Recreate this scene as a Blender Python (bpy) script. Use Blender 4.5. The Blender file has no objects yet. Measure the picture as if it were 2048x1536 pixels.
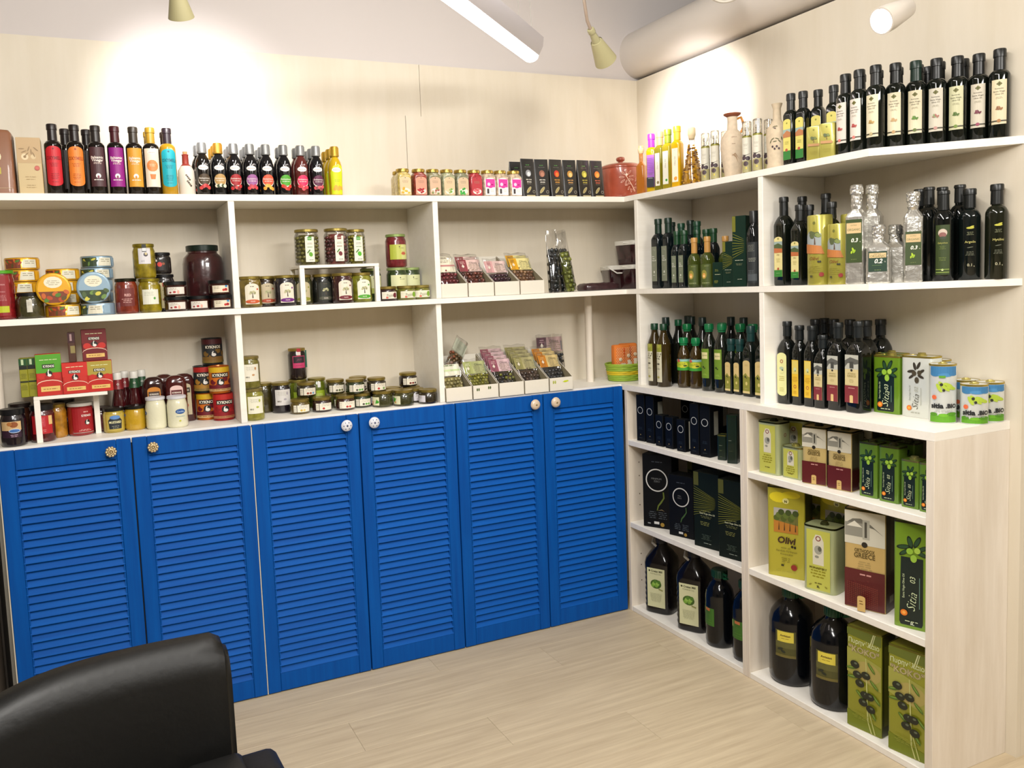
import bpy, bmesh, math, random
from mathutils import Vector, Matrix
random.seed(7)
PI = math.pi
SC = bpy.context.scene
COL = SC.collection
# ------------------------------------------------------------------ camera
cam_d = bpy.data.cameras.new('camera'); cam = bpy.data.objects.new('camera', cam_d); COL.objects.link(cam)
cam_d.sensor_width = 36; cam_d.lens = 28.7759; cam_d.clip_start = .02
cam_d.shift_x = 0.052171; cam_d.shift_y = -0.027911
cam.matrix_world = Matrix.Translation((-2.0664, -2.9343, 1.4619)) @ Matrix.Rotation(-0.415792, 4, 'Z') @ Matrix.Rotation(1.485949, 4, 'X') @ Matrix.Rotation(-0.042649, 4, 'Z')
SC.camera = cam
# ------------------------------------------------------------------ world, exposure, lights
SC.view_settings.view_transform = 'Standard'; SC.view_settings.look = 'None'
SC.view_settings.gamma = 1.0; SC.view_settings.use_curve_mapping = False
SC.view_settings.exposure = 0.72
W = bpy.data.worlds.new('world'); SC.world = W; W.use_nodes = True
W.node_tree.nodes['Background'].inputs[0].default_value = (1.0, 0.85, 0.54, 1)
W.node_tree.nodes['Background'].inputs[1].default_value = 0.21
def area(name, loc, target, sx, sy, power, color=(1, .93, .82)):
    d = bpy.data.lights.new(name, 'AREA'); d.shape = 'RECTANGLE'; d.size = sx; d.size_y = sy; d.energy = power; d.color = color
    o = bpy.data.objects.new(name, d); COL.objects.link(o); o.location = loc
    o.rotation_euler = (Vector(target) - Vector(loc)).to_track_quat('-Z', 'Y').to_euler(); return o
def spot(name, loc, target, power, ang, blend=.5, color=(1, .95, .9), r=.03):
    d = bpy.data.lights.new(name, 'SPOT'); d.energy = power; d.spot_size = math.radians(ang); d.spot_blend = blend; d.color = color; d.shadow_soft_size = r
    o = bpy.data.objects.new(name, d); COL.objects.link(o); o.location = loc
    o.rotation_euler = (Vector(target) - Vector(loc)).to_track_quat('-Z', 'Y').to_euler(); return o
# unseen tube by the oil shelves; rear and side lights are added fill
area('tube_light_near', (-1.15, -1.45, 2.8), (-.9, -.9, 0), .2, 1.2, 15, (1, .96, .90))
area('fill_light_rear', (-2.0, -2.5, 2.8), (-1.6, -.6, .5), .3, 1.5, 52, (1, .965, .91))
area('fill_light_side', (-.25, -3.9, 2.6), (-.7, -.6, .4), 1.5, .3, 34, (1, .965, .91))
spot('wall_spot_light', (-1.768, -.33, 2.275), (-1.685, .295, 2.14), 21, 74, 1, (1, .94, .93))
spot('corner_spot_light', (-.28, -.345, 2.255), (.33, -.14, 2.12), 34, 66, 1, (1, .94, .93))
spot('shelf_spot_light', (-.26, -1.47, 2.06), (-.95, -1.1, .2), 9, 120, .8, (1, .95, .9))

# ------------------------------------------------------------------ materials
def lin(h):
    h = h.lstrip('#'); o = []
    for i in (0, 2, 4):
        c = int(h[i:i + 2], 16) / 255; o.append(c / 12.92 if c <= .04045 else ((c + .055) / 1.055) ** 2.4)
    return (*o, 1)
MC = {}
def M(color, rough=.45, metal=0, coat=0, bump=0, scale=60, var=0, spec=.5):
    k = (color, rough, metal, coat, bump, scale, var, spec)
    if k in MC: return MC[k]
    m = bpy.data.materials.new('paint_' + color.strip('#')); m.use_nodes = True
    nt = m.node_tree; b = nt.nodes['Principled BSDF']
    b.inputs['Base Color'].default_value = lin(color); b.inputs['Roughness'].default_value = rough
    b.inputs['Metallic'].default_value = metal; b.inputs['Coat Weight'].default_value = coat; b.inputs['Coat Roughness'].default_value = .05
    b.inputs['Specular IOR Level'].default_value = spec
    if bump or var:
        tc = nt.nodes.new('ShaderNodeTexCoord'); n = nt.nodes.new('ShaderNodeTexNoise'); n.inputs['Scale'].default_value = scale
        n.inputs['Detail'].default_value = 4
        nt.links.new(tc.outputs['Object'], n.inputs['Vector'])
        if bump:
            bp = nt.nodes.new('ShaderNodeBump'); bp.inputs['Strength'].default_value = bump; bp.inputs['Distance'].default_value = .002
            nt.links.new(n.outputs['Fac'], bp.inputs['Height']); nt.links.new(bp.outputs['Normal'], b.inputs['Normal'])
        if var:
            r = nt.nodes.new('ShaderNodeValToRGB'); c = lin(color)
            r.color_ramp.elements[0].position = .35; r.color_ramp.elements[1].position = .68
            r.color_ramp.elements[0].color = (*[x * (1 - var) for x in c[:3]], 1); r.color_ramp.elements[1].color = (*[min(1, x * (1 + var * .6)) for x in c[:3]], 1)
            nt.links.new(n.outputs['Fac'], r.inputs[0]); nt.links.new(r.outputs[0], b.inputs['Base Color'])
    MC[k] = m; return m
def wood(name, c1, c2, axis, stretch=14, scale=3.5, rough=.5, bump=.15):
    m = bpy.data.materials.new(name); m.use_nodes = True; nt = m.node_tree; b = nt.nodes['Principled BSDF']
    tc = nt.nodes.new('ShaderNodeTexCoord'); mp = nt.nodes.new('ShaderNodeMapping'); n = nt.nodes.new('ShaderNodeTexNoise')
    s = [stretch] * 3; s[axis] = 1; mp.inputs['Scale'].default_value = s
    geo = nt.nodes.new('ShaderNodeNewGeometry'); nt.links.new(geo.outputs['Position'], mp.inputs['Vector'])
    nt.links.new(mp.outputs[0], n.inputs['Vector']); n.inputs['Scale'].default_value = scale; n.inputs['Detail'].default_value = 6; n.inputs['Roughness'].default_value = .65
    r = nt.nodes.new('ShaderNodeValToRGB'); r.color_ramp.elements[0].position = .3; r.color_ramp.elements[1].position = .7
    r.color_ramp.elements[0].color = lin(c1); r.color_ramp.elements[1].color = lin(c2)
    nt.links.new(n.outputs['Fac'], r.inputs[0]); nt.links.new(r.outputs[0], b.inputs['Base Color']); b.inputs['Roughness'].default_value = rough
    bp = nt.nodes.new('ShaderNodeBump'); bp.inputs['Strength'].default_value = bump; bp.inputs['Distance'].default_value = .001
    nt.links.new(n.outputs['Fac'], bp.inputs['Height']); nt.links.new(bp.outputs['Normal'], b.inputs['Normal'])
    return m
def emit(name, color, s):
    m = bpy.data.materials.new(name); m.use_nodes = True; nt = m.node_tree; nt.nodes.clear()
    e = nt.nodes.new('ShaderNodeEmission'); e.inputs[0].default_value = lin(color); e.inputs[1].default_value = s
    o = nt.nodes.new('ShaderNodeOutputMaterial'); nt.links.new(e.outputs[0], o.inputs[0]); return m
def clear(name, color='#ffffff', gloss=.08, alpha=.0):
    m = bpy.data.materials.new(name); m.use_nodes = True; nt = m.node_tree; nt.nodes.clear()
    t = nt.nodes.new('ShaderNodeBsdfTransparent'); t.inputs[0].default_value = lin(color)
    g = nt.nodes.new('ShaderNodeBsdfGlossy'); g.inputs['Roughness'].default_value = .06
    lw = nt.nodes.new('ShaderNodeLayerWeight'); lw.inputs[0].default_value = .25
    mt = nt.nodes.new('ShaderNodeMath'); mt.operation = 'MULTIPLY_ADD'; mt.inputs[1].default_value = .6; mt.inputs[2].default_value = gloss
    mx = nt.nodes.new('ShaderNodeMixShader'); o = nt.nodes.new('ShaderNodeOutputMaterial')
    nt.links.new(lw.outputs['Fresnel'], mt.inputs[0]); nt.links.new(mt.outputs[0], mx.inputs[0]); nt.links.new(t.outputs[0], mx.inputs[1]); nt.links.new(g.outputs[0], mx.inputs[2]); nt.links.new(mx.outputs[0], o.inputs[0])
    return m
GLASS = clear('clear_glass'); FILM = clear('clear_film', '#fbfbfb', .10)
WHITE = wood('white_painted_board', '#ece7dc', '#f3efe6', 0, 10, 3, .42, .08)
WHITEZ = wood('white_washed_wood', '#d6cab9', '#e8dfd2', 2, 9, 2.2, .5, .3)
PANEL = wood('cream_wall_board', '#d7cdb9', '#ded5c4', 2, 8, 1.5, .55, .05)
BLUE = wood('blue_stain', '#00428f', '#0052a4', 2, 22, 2.2, .55, .12)
BLUEH = wood('blue_stain_slat', '#004899', '#0057ad', 0, 22, 2.2, .6, .12)
for m_ in (BLUE, BLUEH): m_.node_tree.nodes['Principled BSDF'].inputs['Specular IOR Level'].default_value = .15
GREYW = M('#cfc8c5', .75); SHADEW = M('#3c4044', .8)  # the dark one carries the shade above the duct in its wall colour

# ------------------------------------------------------------------ mesh helpers
def finish(bm, name, mats, sharp=35, smooth=True):
    me = bpy.data.meshes.new(name); bm.normal_update(); bm.to_mesh(me); bm.free()
    for m in (mats if isinstance(mats, (list, tuple)) else [mats]): me.materials.append(m)
    if smooth:
        me.polygons.foreach_set('use_smooth', [True] * len(me.polygons)); me.set_sharp_from_angle(angle=math.radians(sharp))
    return me
def ob(name, me, parent=None, loc=None, kind=None, label=None):
    o = bpy.data.objects.new(name, me); COL.objects.link(o)
    if parent: o.parent = parent
    if loc: o.location = loc
    if kind: o['kind'] = kind
    if label: o['label'] = label
    return o
def empty(name, loc, rz=0, label=None, cat=None, group=None):
    o = bpy.data.objects.new(name, None); COL.objects.link(o); o.location = loc; o.rotation_euler = (0, 0, rz); o.empty_display_size = .03
    if label: o['label'] = label
    if cat: o['category'] = cat
    if group: o['group'] = group
    return o
def box(bm, x0, y0, z0, x1, y1, z1, bev=0, mi=0, mat=None):
    r = bmesh.ops.create_cube(bm, size=1); vs = r['verts']
    for v in vs: v.co = Vector((x0 + (v.co.x + .5) * (x1 - x0), y0 + (v.co.y + .5) * (y1 - y0), z0 + (v.co.z + .5) * (z1 - z0)))
    fs = set(f for v in vs for f in v.link_faces)
    for f in fs: f.material_index = mi
    if bev:
        es = list(set(e for v in vs for e in v.link_edges)); r2 = bmesh.ops.bevel(bm, geom=es, offset=bev, segments=1 if bev < .004 else 3, affect='EDGES', profile=.5)
        for f in r2['faces']: f.material_index = mi
        vs = list(set(v for f in r2['faces'] for v in f.verts) | set(v for v in vs if v.is_valid))
    if mat:
        for v in vs: v.co = mat @ v.co
    return vs
def bxm(name, mats, *a, **k):
    bm = bmesh.new(); box(bm, *a, **k); return finish(bm, name, mats, smooth=bool(k.get('bev')))
def ring_pts(rx, ry, p, n):
    o = []
    for i in range(n):
        t = 2 * PI * (i + .5) / n; c, s = math.cos(t), math.sin(t); e = 2 / p
        o.append((rx * math.copysign(abs(c) ** e, c), ry * math.copysign(abs(s) ** e, s)))
    return o
def loft(bm, secs, n=20, mi=0, cap0=True, cap1=True, mat=None):
    rings = []
    for s in secs:
        z, rx = s[0], s[1]; ry = s[2] if len(s) > 2 else rx; p = s[3] if len(s) > 3 else 2
        dx = s[4] if len(s) > 4 else 0
        r = []
        for x, y in ring_pts(rx, ry, p, n):
            co = Vector((x + dx, y, z)); r.append(bm.verts.new(mat @ co if mat else co))
        rings.append(r)
    for a, b in zip(rings, rings[1:]):
        for i in range(n):
            f = bm.faces.new((a[i], a[(i + 1) % n], b[(i + 1) % n], b[i])); f.material_index = mi
    if cap0: bm.faces.new(rings[0][::-1]).material_index = mi
    if cap1: bm.faces.new(rings[-1]).material_index = mi
def lofm(name, mat, secs, n=20, sharp=40, **k):
    bm = bmesh.new(); loft(bm, secs, n, **k); return finish(bm, name, mat, sharp)
def tube(bm, pts, r, n=8, mi=0):
    pts = [Vector(p) for p in pts]; rings = []
    for i, p in enumerate(pts):
        d = (pts[min(i + 1, len(pts) - 1)] - pts[max(i - 1, 0)]).normalized(); q = d.to_track_quat('Z', 'Y')
        rr = r[i] if isinstance(r, (list, tuple)) else r
        rings.append([bm.verts.new(p + q @ Vector((rr * math.cos(2 * PI * j / n), rr * math.sin(2 * PI * j / n), 0))) for j in range(n)])
    for a, b in zip(rings, rings[1:]):
        for i in range(n): bm.faces.new((a[i], a[(i + 1) % n], b[(i + 1) % n], b[i])).material_index = mi
    bm.faces.new(rings[0][::-1]).material_index = mi; bm.faces.new(rings[-1]).material_index = mi
def tubem(name, mat, pts, r, n=8):
    bm = bmesh.new(); tube(bm, pts, r, n); return finish(bm, name, mat)
def blob(bm, c, r, sub=1, sq=(1, 1, 1), mi=0):
    q = bmesh.ops.create_icosphere(bm, subdivisions=sub, radius=r)
    for v in q['verts']:
        v.co = Vector((v.co.x * sq[0], v.co.y * sq[1], v.co.z * sq[2])) + Vector(c)
        for f in v.link_faces: f.material_index = mi

# ------------------------------------------------------------------ prints: flat shapes laid onto bottles, jars and tins
TXT = {}
def text_polys(s, shear=0, bold=0):
    k = (s, shear, bold)
    if k in TXT: return TXT[k]
    cu = bpy.data.curves.new('lettering', 'FONT'); cu.body = s; cu.size = 1; cu.resolution_u = 2; cu.shear = shear; cu.offset = bold
    o = bpy.data.objects.new('lettering', cu); me = bpy.data.meshes.new_from_object(o)
    vs = [(v.co.x, v.co.y) for v in me.vertices]; ps = [[vs[i] for i in p.vertices] for p in me.polygons]
    bpy.data.objects.remove(o); bpy.data.curves.remove(cu); bpy.data.meshes.remove(me)
    xs = [v[0] for v in vs] or [0, 1]; ys = [v[1] for v in vs] or [0, 1]
    TXT[k] = (ps, min(xs), max(xs), min(ys), max(ys)); return TXT[k]
def ell(cx, cz, rx, rz, n=16, a0=0, rot=0):
    cr, sr = math.cos(rot), math.sin(rot)
    return [(cx + rx * math.cos(a0 + 2 * PI * i / n) * cr - rz * math.sin(a0 + 2 * PI * i / n) * sr, cz + rx * math.cos(a0 + 2 * PI * i / n) * sr + rz * math.sin(a0 + 2 * PI * i / n) * cr) for i in range(n)]
def polys_of(e, hw, h):
    """one print element -> (color, polygons in metres, x from the label's middle, z from its foot). x in half-widths, z in heights, radii in half-widths"""
    t = e[0]
    if t == 'r': x0, z0, x1, z1, c = e[1:]; return c, [[(x0 * hw, z0 * h), (x1 * hw, z0 * h), (x1 * hw, z1 * h), (x0 * hw, z1 * h)]]
    if t == 'e':
        cx, cz, rx, rz, c = e[1:6]; return c, [ell(cx * hw, cz * h, rx * hw, rz * hw, 14, 0, e[6] if len(e) > 6 else 0)]
    if t == 'p': return e[2], [[(x * hw, z * h) for x, z in e[1]]]
    if t == 'o':
        cx, cz, r, th, c = e[1:6]; n = 28; a = ell(cx * hw, cz * h, r * hw, r * hw, n); b = ell(cx * hw, cz * h, (r - th) * hw, (r - th) * hw, n)
        return c, [[a[i], a[(i + 1) % n], b[(i + 1) % n], b[i]] for i in range(n)]
    if t == 't':
        s, cx, cz, hh, c = e[1:6]; op = e[6] if len(e) > 6 else {}
        ps, xa, xb, ya, yb = text_polys(s, op.get('sh', 0), op.get('b', 0)); sc = hh * hw / .7; w = (xb - xa) * sc; sx = sc
        mw = op.get('w', 1.85) * hw
        if w > mw: sx = sc * mw / w
        rot = op.get('rot', 0); cr, sr = math.cos(rot), math.sin(rot); out = []
        for q in ps:
            r = []
            for x, y in q:
                X = (x - (xa + xb) / 2) * sx; Y = (y - .35) * sc; r.append((cx * hw + X * cr - Y * sr, cz * h + X * sr + Y * cr))
            out.append(r)
        return c, out
    if t == 'l':    # short bars where the print is too small to read
        cx, cz, w, n, dz, hh, c = e[1:8]; rnd = random.Random(int(abs(cx * 77 + cz * 991) + n)); out = []
        for i in range(n):
            ww = w * (1 - .35 * rnd.random()); z = cz * h - i * dz * hw; a = (cx - ww) * hw
            while a < (cx + ww) * hw:
                b = min((cx + ww) * hw, a + hw * (.12 + .25 * rnd.random())); out.append([(a, z), (b, z), (b, z + hh * hw), (a, z + hh * hw)]); a = b + hw * .06
        return c, out
def shape_pts(shape, hw, h):
    if shape == 'arch': return [(-hw, 0), (hw, 0)] + [(hw * math.cos(a), h - hw * .55 + hw * .55 * math.sin(a)) for a in [PI * i / 10 for i in range(11)]]
    if shape == 'oval':
        k = hw * .6; return [(hw * math.cos(a), h - k + k * math.sin(a)) for a in [PI * i / 10 for i in range(11)]] + [(hw * math.cos(a), k + k * math.sin(a)) for a in [PI + PI * i / 10 for i in range(11)]]
    if shape == 'round': return [(x, z + h / 2) for x, z in ell(0, 0, hw, h / 2, 24)]
    if shape == 'wave': return [(-hw, 0)] + [(hw * (2 * i / 10 - 1), -.02 * h * math.sin(i * PI / 2)) for i in range(1, 10)] + [(hw, 0), (hw, h * .94), (hw * .5, h * .96), (0, h), (-hw * .5, h * .96), (-hw, h * .94)]
    return [(-hw, 0), (hw, 0), (hw, h), (-hw, h)]
def rad_at(secs, z, i=1):
    for a, b in zip(secs, secs[1:]):
        if a[0] <= z <= b[0]:
            t = (z - a[0]) / (b[0] - a[0] + 1e-9); ra = a[i] if len(a) > i else a[1]; rb = b[i] if len(b) > i else b[1]; return ra + (rb - ra) * t
    return (secs[0] if z < secs[0][0] else secs[-1])[1]
def lay(polys, surf, z0, off, x0=0, ang=0, clip=None):
    """polys: [(material index, points)]; surf: ('flat', y) | ('cyl', r[, ry]) | ('prof', sections) | ('slope', y0, y1, zref)"""
    bm = bmesh.new()
    for mi, lyr, pts in polys:
        q = []
        for x, z in pts:
            if not q or abs(q[-1].co.x - x) + abs(q[-1].co.z - z) > 1e-6: q.append(bm.verts.new((x + x0, lyr, z + z0)))
        if len(q) < 3: continue
        try: f = bm.faces.new(q); f.material_index = mi
        except ValueError: pass
    if clip:
        for co, no in (((clip[0] + x0, 0, 0), (1, 0, 0)), ((-clip[0] + x0, 0, 0), (-1, 0, 0)), ((0, 0, z0 + clip[1]), (0, 0, 1)), ((0, 0, z0), (0, 0, -1))):
            bmesh.ops.bisect_plane(bm, geom=bm.verts[:] + bm.edges[:] + bm.faces[:], plane_co=co, plane_no=no, dist=1e-7, clear_outer=True)
    if surf[0] in ('cyl', 'prof'):
        r0 = surf[1] if surf[0] == 'cyl' else rad_at(surf[1], z0); st = r0 * .2
        xs = [v.co.x for v in bm.verts]; k = math.ceil(min(xs) / st)
        while k * st < max(xs):
            bmesh.ops.bisect_plane(bm, geom=bm.verts[:] + bm.edges[:] + bm.faces[:], plane_co=(k * st + 1e-5, 0, 0), plane_no=(1, 0, 0), dist=1e-7); k += 1
        if surf[0] == 'prof':
            zs = [v.co.z for v in bm.verts]; st = .006; k = math.ceil(min(zs) / st)
            while k * st < max(zs):
                bmesh.ops.bisect_plane(bm, geom=bm.verts[:] + bm.edges[:] + bm.faces[:], plane_co=(0, 0, k * st + 1e-5), plane_no=(0, 0, 1), dist=1e-7); k += 1
    ca, sa = math.cos(ang), math.sin(ang)
    for v in bm.verts:
        x, l, z = v.co; o = off + l * .00013
        if surf[0] == 'flat': P = (x, -surf[1] - o, z)
        elif surf[0] == 'slope': y0, y1, h = surf[1:]; P = (x, -(y0 + (y1 - y0) * z / h) - o, z)
        elif surf[0] == 'cyl':
            r = surf[1]; ry = surf[2] if len(surf) > 2 else r; th = x / r; P = ((r + o) * math.sin(th), -(ry + o) * math.cos(th), z)
        else:
            r = rad_at(surf[1], z); ry = rad_at(surf[1], z, 2); th = x / r0; P = ((r + o) * math.sin(th), -(ry + o) * math.cos(th), z)
        v.co = (P[0] * ca - P[1] * sa, P[0] * sa + P[1] * ca, P[2])
    # every face has to look outward
    bm.normal_update()
    return bm
def label(surf, w, z0, z1, color, shape='r', prints=(), x0=0, ang=0, rough=.5, name='label', base=True):
    """-> part tuple (name, mesh, [(print, mesh)])"""
    hw, h = w / 2, z1 - z0; out = None
    if base:
        b = lay([(0, 0, shape_pts(shape, hw, h))], surf, z0, .0004, x0, ang); bm = finish(b, name, M(color, rough), smooth=False)
    cols = []; ps = []
    for i, e in enumerate(prints):
        c, pl = polys_of(e, hw, h)
        if c not in cols: cols.append(c)
        for q in pl: ps.append((cols.index(c), i + 1.5, q))
    kids = []
    if ps:
        p = lay(ps, surf, z0, .0004, x0, ang, (hw, h)); kids = [('print', finish(p, 'print', [M(c, rough) for c in cols], smooth=False))]
    if base: return (name, bm, kids)
    return kids[0] if kids else None

# ------------------------------------------------------------------ product prototypes
PROTO = {}
def proto(key, name, cat, parts): PROTO[key] = (name, cat, [p for p in parts if p])
def put(key, x, y, z, rot, lab, group=None, tilt=None, scale=1):
    name, cat, parts = PROTO[key]
    r = empty(name, (x, y, z), math.radians(rot), lab, cat, group)
    if tilt: r.rotation_euler = (math.radians(tilt[0]), math.radians(tilt[1]), math.radians(rot))
    if scale != 1: r.scale = (scale,) * 3
    for p in parts:
        kd = p[3] if len(p) > 3 else None
        o = ob(p[0], p[1], r, kind=kd)
        for q in (p[2] if len(p) > 2 and p[2] else ()): ob(q[0], q[1], o)
    return r
def bodysecs(H, r, ry, p, zs, ze, rn, style='round', top=None):
    s = [(0, r * .9, ry * .9, p), (.0035, r, ry, p), (zs, r, ry, p)]; n = 6
    for i in range(1, n + 1):
        t = i / n; f = math.sqrt(max(0, 1 - t ** 2)) if style == 'round' else (1 - t * t * (3 - 2 * t)) if style == 'slope' else (1 - t)
        if style == 'round': f = .25 * (1 - t * t * (3 - 2 * t)) + .75 * f
        s.append((zs + (ze - zs) * t, rn + (r - rn) * f, rn + (ry - rn) * f, 2 + (p - 2) * (1 - t) ** 1.5))
    s.append((top or H - .002, rn, rn, 2)); return s
def capm(z0, H, rc, col, rough=.4, metal=0, sleeve=None, ridge=0, name='cap'):
    m = M(col, rough, metal)
    if sleeve: s = [(z0, rc * .96), (sleeve, rc * .92), (sleeve + .001, rc * 1.04), (H - .003, rc * 1.04), (H, rc * .95)]
    else: s = [(z0, rc), (H - .002, rc), (H, rc * .92)]
    bm = bmesh.new(); loft(bm, s, 16)
    if ridge:
        for i in range(ridge):
            a = 2 * PI * i / ridge; box(bm, -.0008, -.0008, z0 + .002, .0008, .0008, H - .003, mat=Matrix.Translation((rc * 1.02 * math.cos(a), rc * 1.02 * math.sin(a), 0)))
    return (name, finish(bm, name, m, 50))
def bottle(key, name, H, r, zs, ze, rn, rc, capz, glass, cap, labels=(), p=2, ry=None, style='round', cat='bottle', sleeve=None, caprough=.35, capmetal=0, liquid=None, extra=(), ridge=0, grough=.06):
    ry = ry or r; secs = bodysecs(H, r, ry, p, zs, ze, rn, style, min(capz + .004, H - .002))
    parts = [('body', lofm('body', M(glass, grough, 0, .3, 0, 60, 0, .4), secs, 24 if p > 2 else 20)), capm(capz, H, rc, cap, caprough, capmetal, sleeve, ridge)]
    for L in labels: parts.append(L)
    for e in extra: parts.append(e)
    proto(key, name, cat, parts); return secs
def jar(key, name, H, r, lidh, lid, content, labels=(), rl=None, p=2, neck=None, lidmetal=.8, glass=None, cat='jar', contentvar=.35, cscale=70, lidrough=.3, extra=(), cr=.25):
    rl = rl or r * .92; neck = neck or H * .12; zt = H - lidh
    s = [(0, r * .88, r * .88, p), (.004, r * .98, r * .98, p), (.008, r, r, p), (zt - neck, r, r, p), (zt - neck * .5, r * .93, r * .93, p), (zt - neck * .15, rl * .95, rl * .95, 2), (H - .003, rl * .93, rl * .93, 2)]
    bd = lofm('contents', M(content, cr, 0, .8, .5, cscale, contentvar), s, 22)
    ld = lofm('lid', M(lid, lidrough, lidmetal), [(zt, rl * .98), (zt + .001, rl * 1.03), (H - .0025, rl * 1.03), (H - .001, rl * .98), (H - .0022, rl * .85), (H - .0022, rl * .1)], 22, 30)
    proto(key, name, cat, [('contents', bd), ('lid', ld)] + list(labels) + list(extra)); return s
def rseed(i): return random.Random(i)
# motifs -------------------------------------------------------------
def tree(cx, cz, s, green='#5d6b3a', trunk='#5a4030', k=1.0):
    r = rseed(int(s * 100)); o = [('p', [(cx - .05 * s, cz - .16 * s * k), (cx + .07 * s, cz - .16 * s * k), (cx + .03 * s, cz + .02), (cx - .02 * s, cz + .02)], trunk)]
    for i in range(9): o.append(('e', cx + s * .3 * (r.random() - .5) * 2, cz + k * s * (.05 + .16 * r.random()), .17 * s, .13 * s, green if i % 3 else '#7d8a4a'))
    return o
def olive_branch(cx, cz, s, k, leaf='#55702c', ol='#3a2f35', n=3):
    o = []
    for i in range(n + 2): o.append(('e', cx + s * (-.5 + i * .28), cz + k * s * (.12 + .1 * (i % 2)), .26 * s, .07 * s, leaf, 1.1 - .5 * i))
    for i in range(n): o.append(('e', cx + s * (-.25 + i * .27), cz - k * s * (.08 + .09 * (i % 2)), .13 * s, .16 * s, ol))
    return o
def dots(cx, cz, s, k, col, n=5, r=.14, seed=1):
    q = rseed(seed); return [('e', cx + s * (q.random() - .5) * 1.5, cz + k * s * (q.random() - .5), r * s * 1.2, r * s, col[i % len(col)]) for i in range(n)]
BLK = '#10140f'; NEAR = '#0c0f0e'; CRM = '#e9dfc2'
# --- tall vinegar bottles on the upper left
def vinegar(key, lab, cap, glass='#17120f', shape='oval', txt=None, dark='#7a1016', H=.226, extra=()):
    pr = list(extra)
    if shape == 'oval': pr += [('e', 0, .93, .12, .12, dark), ('t', 'OXYMELI', 0, .70, .42, dark, {'b': .02}), ('l', 0, .56, .5, 3, .17, .05, dark), ('l', 0, .3, .5, 4, .2, .05, dark), ('l', 0, .1, .4, 1, .1, .04, dark)]
    secs = bodysecs(.226, .0265, .0265, 2, .158, .174, .0125, 'round')
    L = label(('cyl', .0265), .052, .026, .154, lab, shape, pr)
    bottle(key, 'vinegar_bottle', H, .0265, .158, .174, .0135, .0156, .172, glass, cap, [L], sleeve=.207)
BV = [('t', 'Balsamic', 0, .74, .32, '#f3e6dc', {'b': .02, 'w': 1.5}), ('t', 'Vinegar', 0, .67, .32, '#f3e6dc', {'b': .02, 'w': 1.4}), ('l', 0, .6, .5, 2, .14, .05, '#e5cfc4'), ('e', 0, .27, .3, .3, '#f6efe6'), ('e', 0, .24, .13, .2, '#7c3b4c'), ('l', 0, .16, .62, 1, .1, .1, '#f6efe6')]
vinegar('v_red', '#c8202c', '#231a19')
vinegar('v_orange', '#e98330', '#241a18', dark='#a0400f')
vinegar('v_brown', '#4a2c30', '#2b2522', shape='r', extra=BV)
vinegar('v_magenta', '#8f1580', '#4a1b22', shape='r', extra=BV)
vinegar('v_ochre', '#dc9a2c', '#3a332b', shape='r', extra=[e if e[-1] != '#7c3b4c' else (*e[:-1], '#c07f1c') for e in BV])
vinegar('v_peach', '#e8dcc8', '#b08a2a', shape='r', extra=[('e', 0, .9, .55, .22, '#f4eee4'), ('t', 'Galatina', 0, .9, .2, '#c63b40', {'sh': .3, 'w': .8}), ('e', 0, .55, .72, .75, '#dd8a4c'), ('l', 0, .58, .5, 2, .2, .06, '#f3d9b8'), ('p', [(-.25, .2), (.25, .2), (.35, .33), (-.35, .33)], '#e07b36')])
vinegar('v_cyan', '#17a9b8', '#2c2229', glass='#b58a1e', dark='#0b5f70')
vinegar('v_plain', '#2a1f1e', '#231a19', shape='r')
# --- glaze bottles with silver and gold caps
GS = [(0, .021, .021), (.004, .0235, .0235), (.045, .0245, .0245), (.085, .0262, .0262), (.108, .0255, .0255), (.124, .0215, .0215), (.136, .0155, .0155), (.141, .0125, .0125), (.15, .0125, .0125)]
def glaze(key, body, cap, c1, fruit, cap_m=.7, ring='#efe6d8', whole=None):
    pr = [('e', -.05, .78, .64, .36, '#f5efe8'), ('t', 'Galatina', -.05, .78, .2, '#cc4a50', {'sh': .3, 'w': .95}), ('p', [(.05, .85), (.4, .95), (.2, .88)], '#f5efe8')]
    if whole: pr = [('p', [(-.9, 0), (.9, 0), (.85, .9), (.3, .96), (-.5, .9), (-.9, .7)], whole)] + pr + [('l', 0, .45, .45, 2, .2, .06, '#9fae20'), ('p', [(0, .2), (.25, .3), (.15, .12)], '#7f9a20')]
    else: pr += [('e', .03, .40, .84, .84, ring), ('e', .03, .42, .8, .8, c1), ('t', 'Balsamico', .03, .46, .24, '#f3ece2', {'w': 1.3}), ('l', .03, .38, .55, 1, .2, .06, '#f3ece2')]
    q = rseed(sum(map(ord, key)))
    for i in range(5): pr.append(('e', -.5 + .25 * i + .1 * q.random(), .15 + .1 * q.random(), .25, .25, fruit[i % len(fruit)]))
    m = M(cap, .38, cap_m * .7); bm = bmesh.new(); loft(bm, [(.143, .0162), (.147, .0172), (.150, .0162), (.176, .0155), (.18, .014)], 16)
    for i in range(14):
        a = 2 * PI * i / 14; box(bm, -.0007, -.0009, .151, .0007, .0009, .175, mat=Matrix.Translation((.0160 * math.cos(a), .0160 * math.sin(a), 0)) @ Matrix.Rotation(a, 4, 'Z'))
    proto(key, 'glaze_bottle', 'bottle', [('body', lofm('body', M(body, .08, 0, .6), GS, 22)), ('cap', finish(bm, 'cap', m, 50)),
        label(('prof', GS), .050, .005, .118, body, 'r', pr, base=False)])
glaze('g_berry', '#15110f', '#8c8d8c', '#4a3a26', ['#d04a44', '#b8262c'])
glaze('g_tan', '#111214', '#b98c34', '#b89358', ['#e9e2c8', '#3c4a2a'])
glaze('g_red', '#121012', '#8c8d8c', '#a32026', ['#c33030', '#7a1a1c'])
glaze('g_purple', '#121012', '#8c8d8c', '#9a5c96', ['#d8474a', '#b83a52'])
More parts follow.
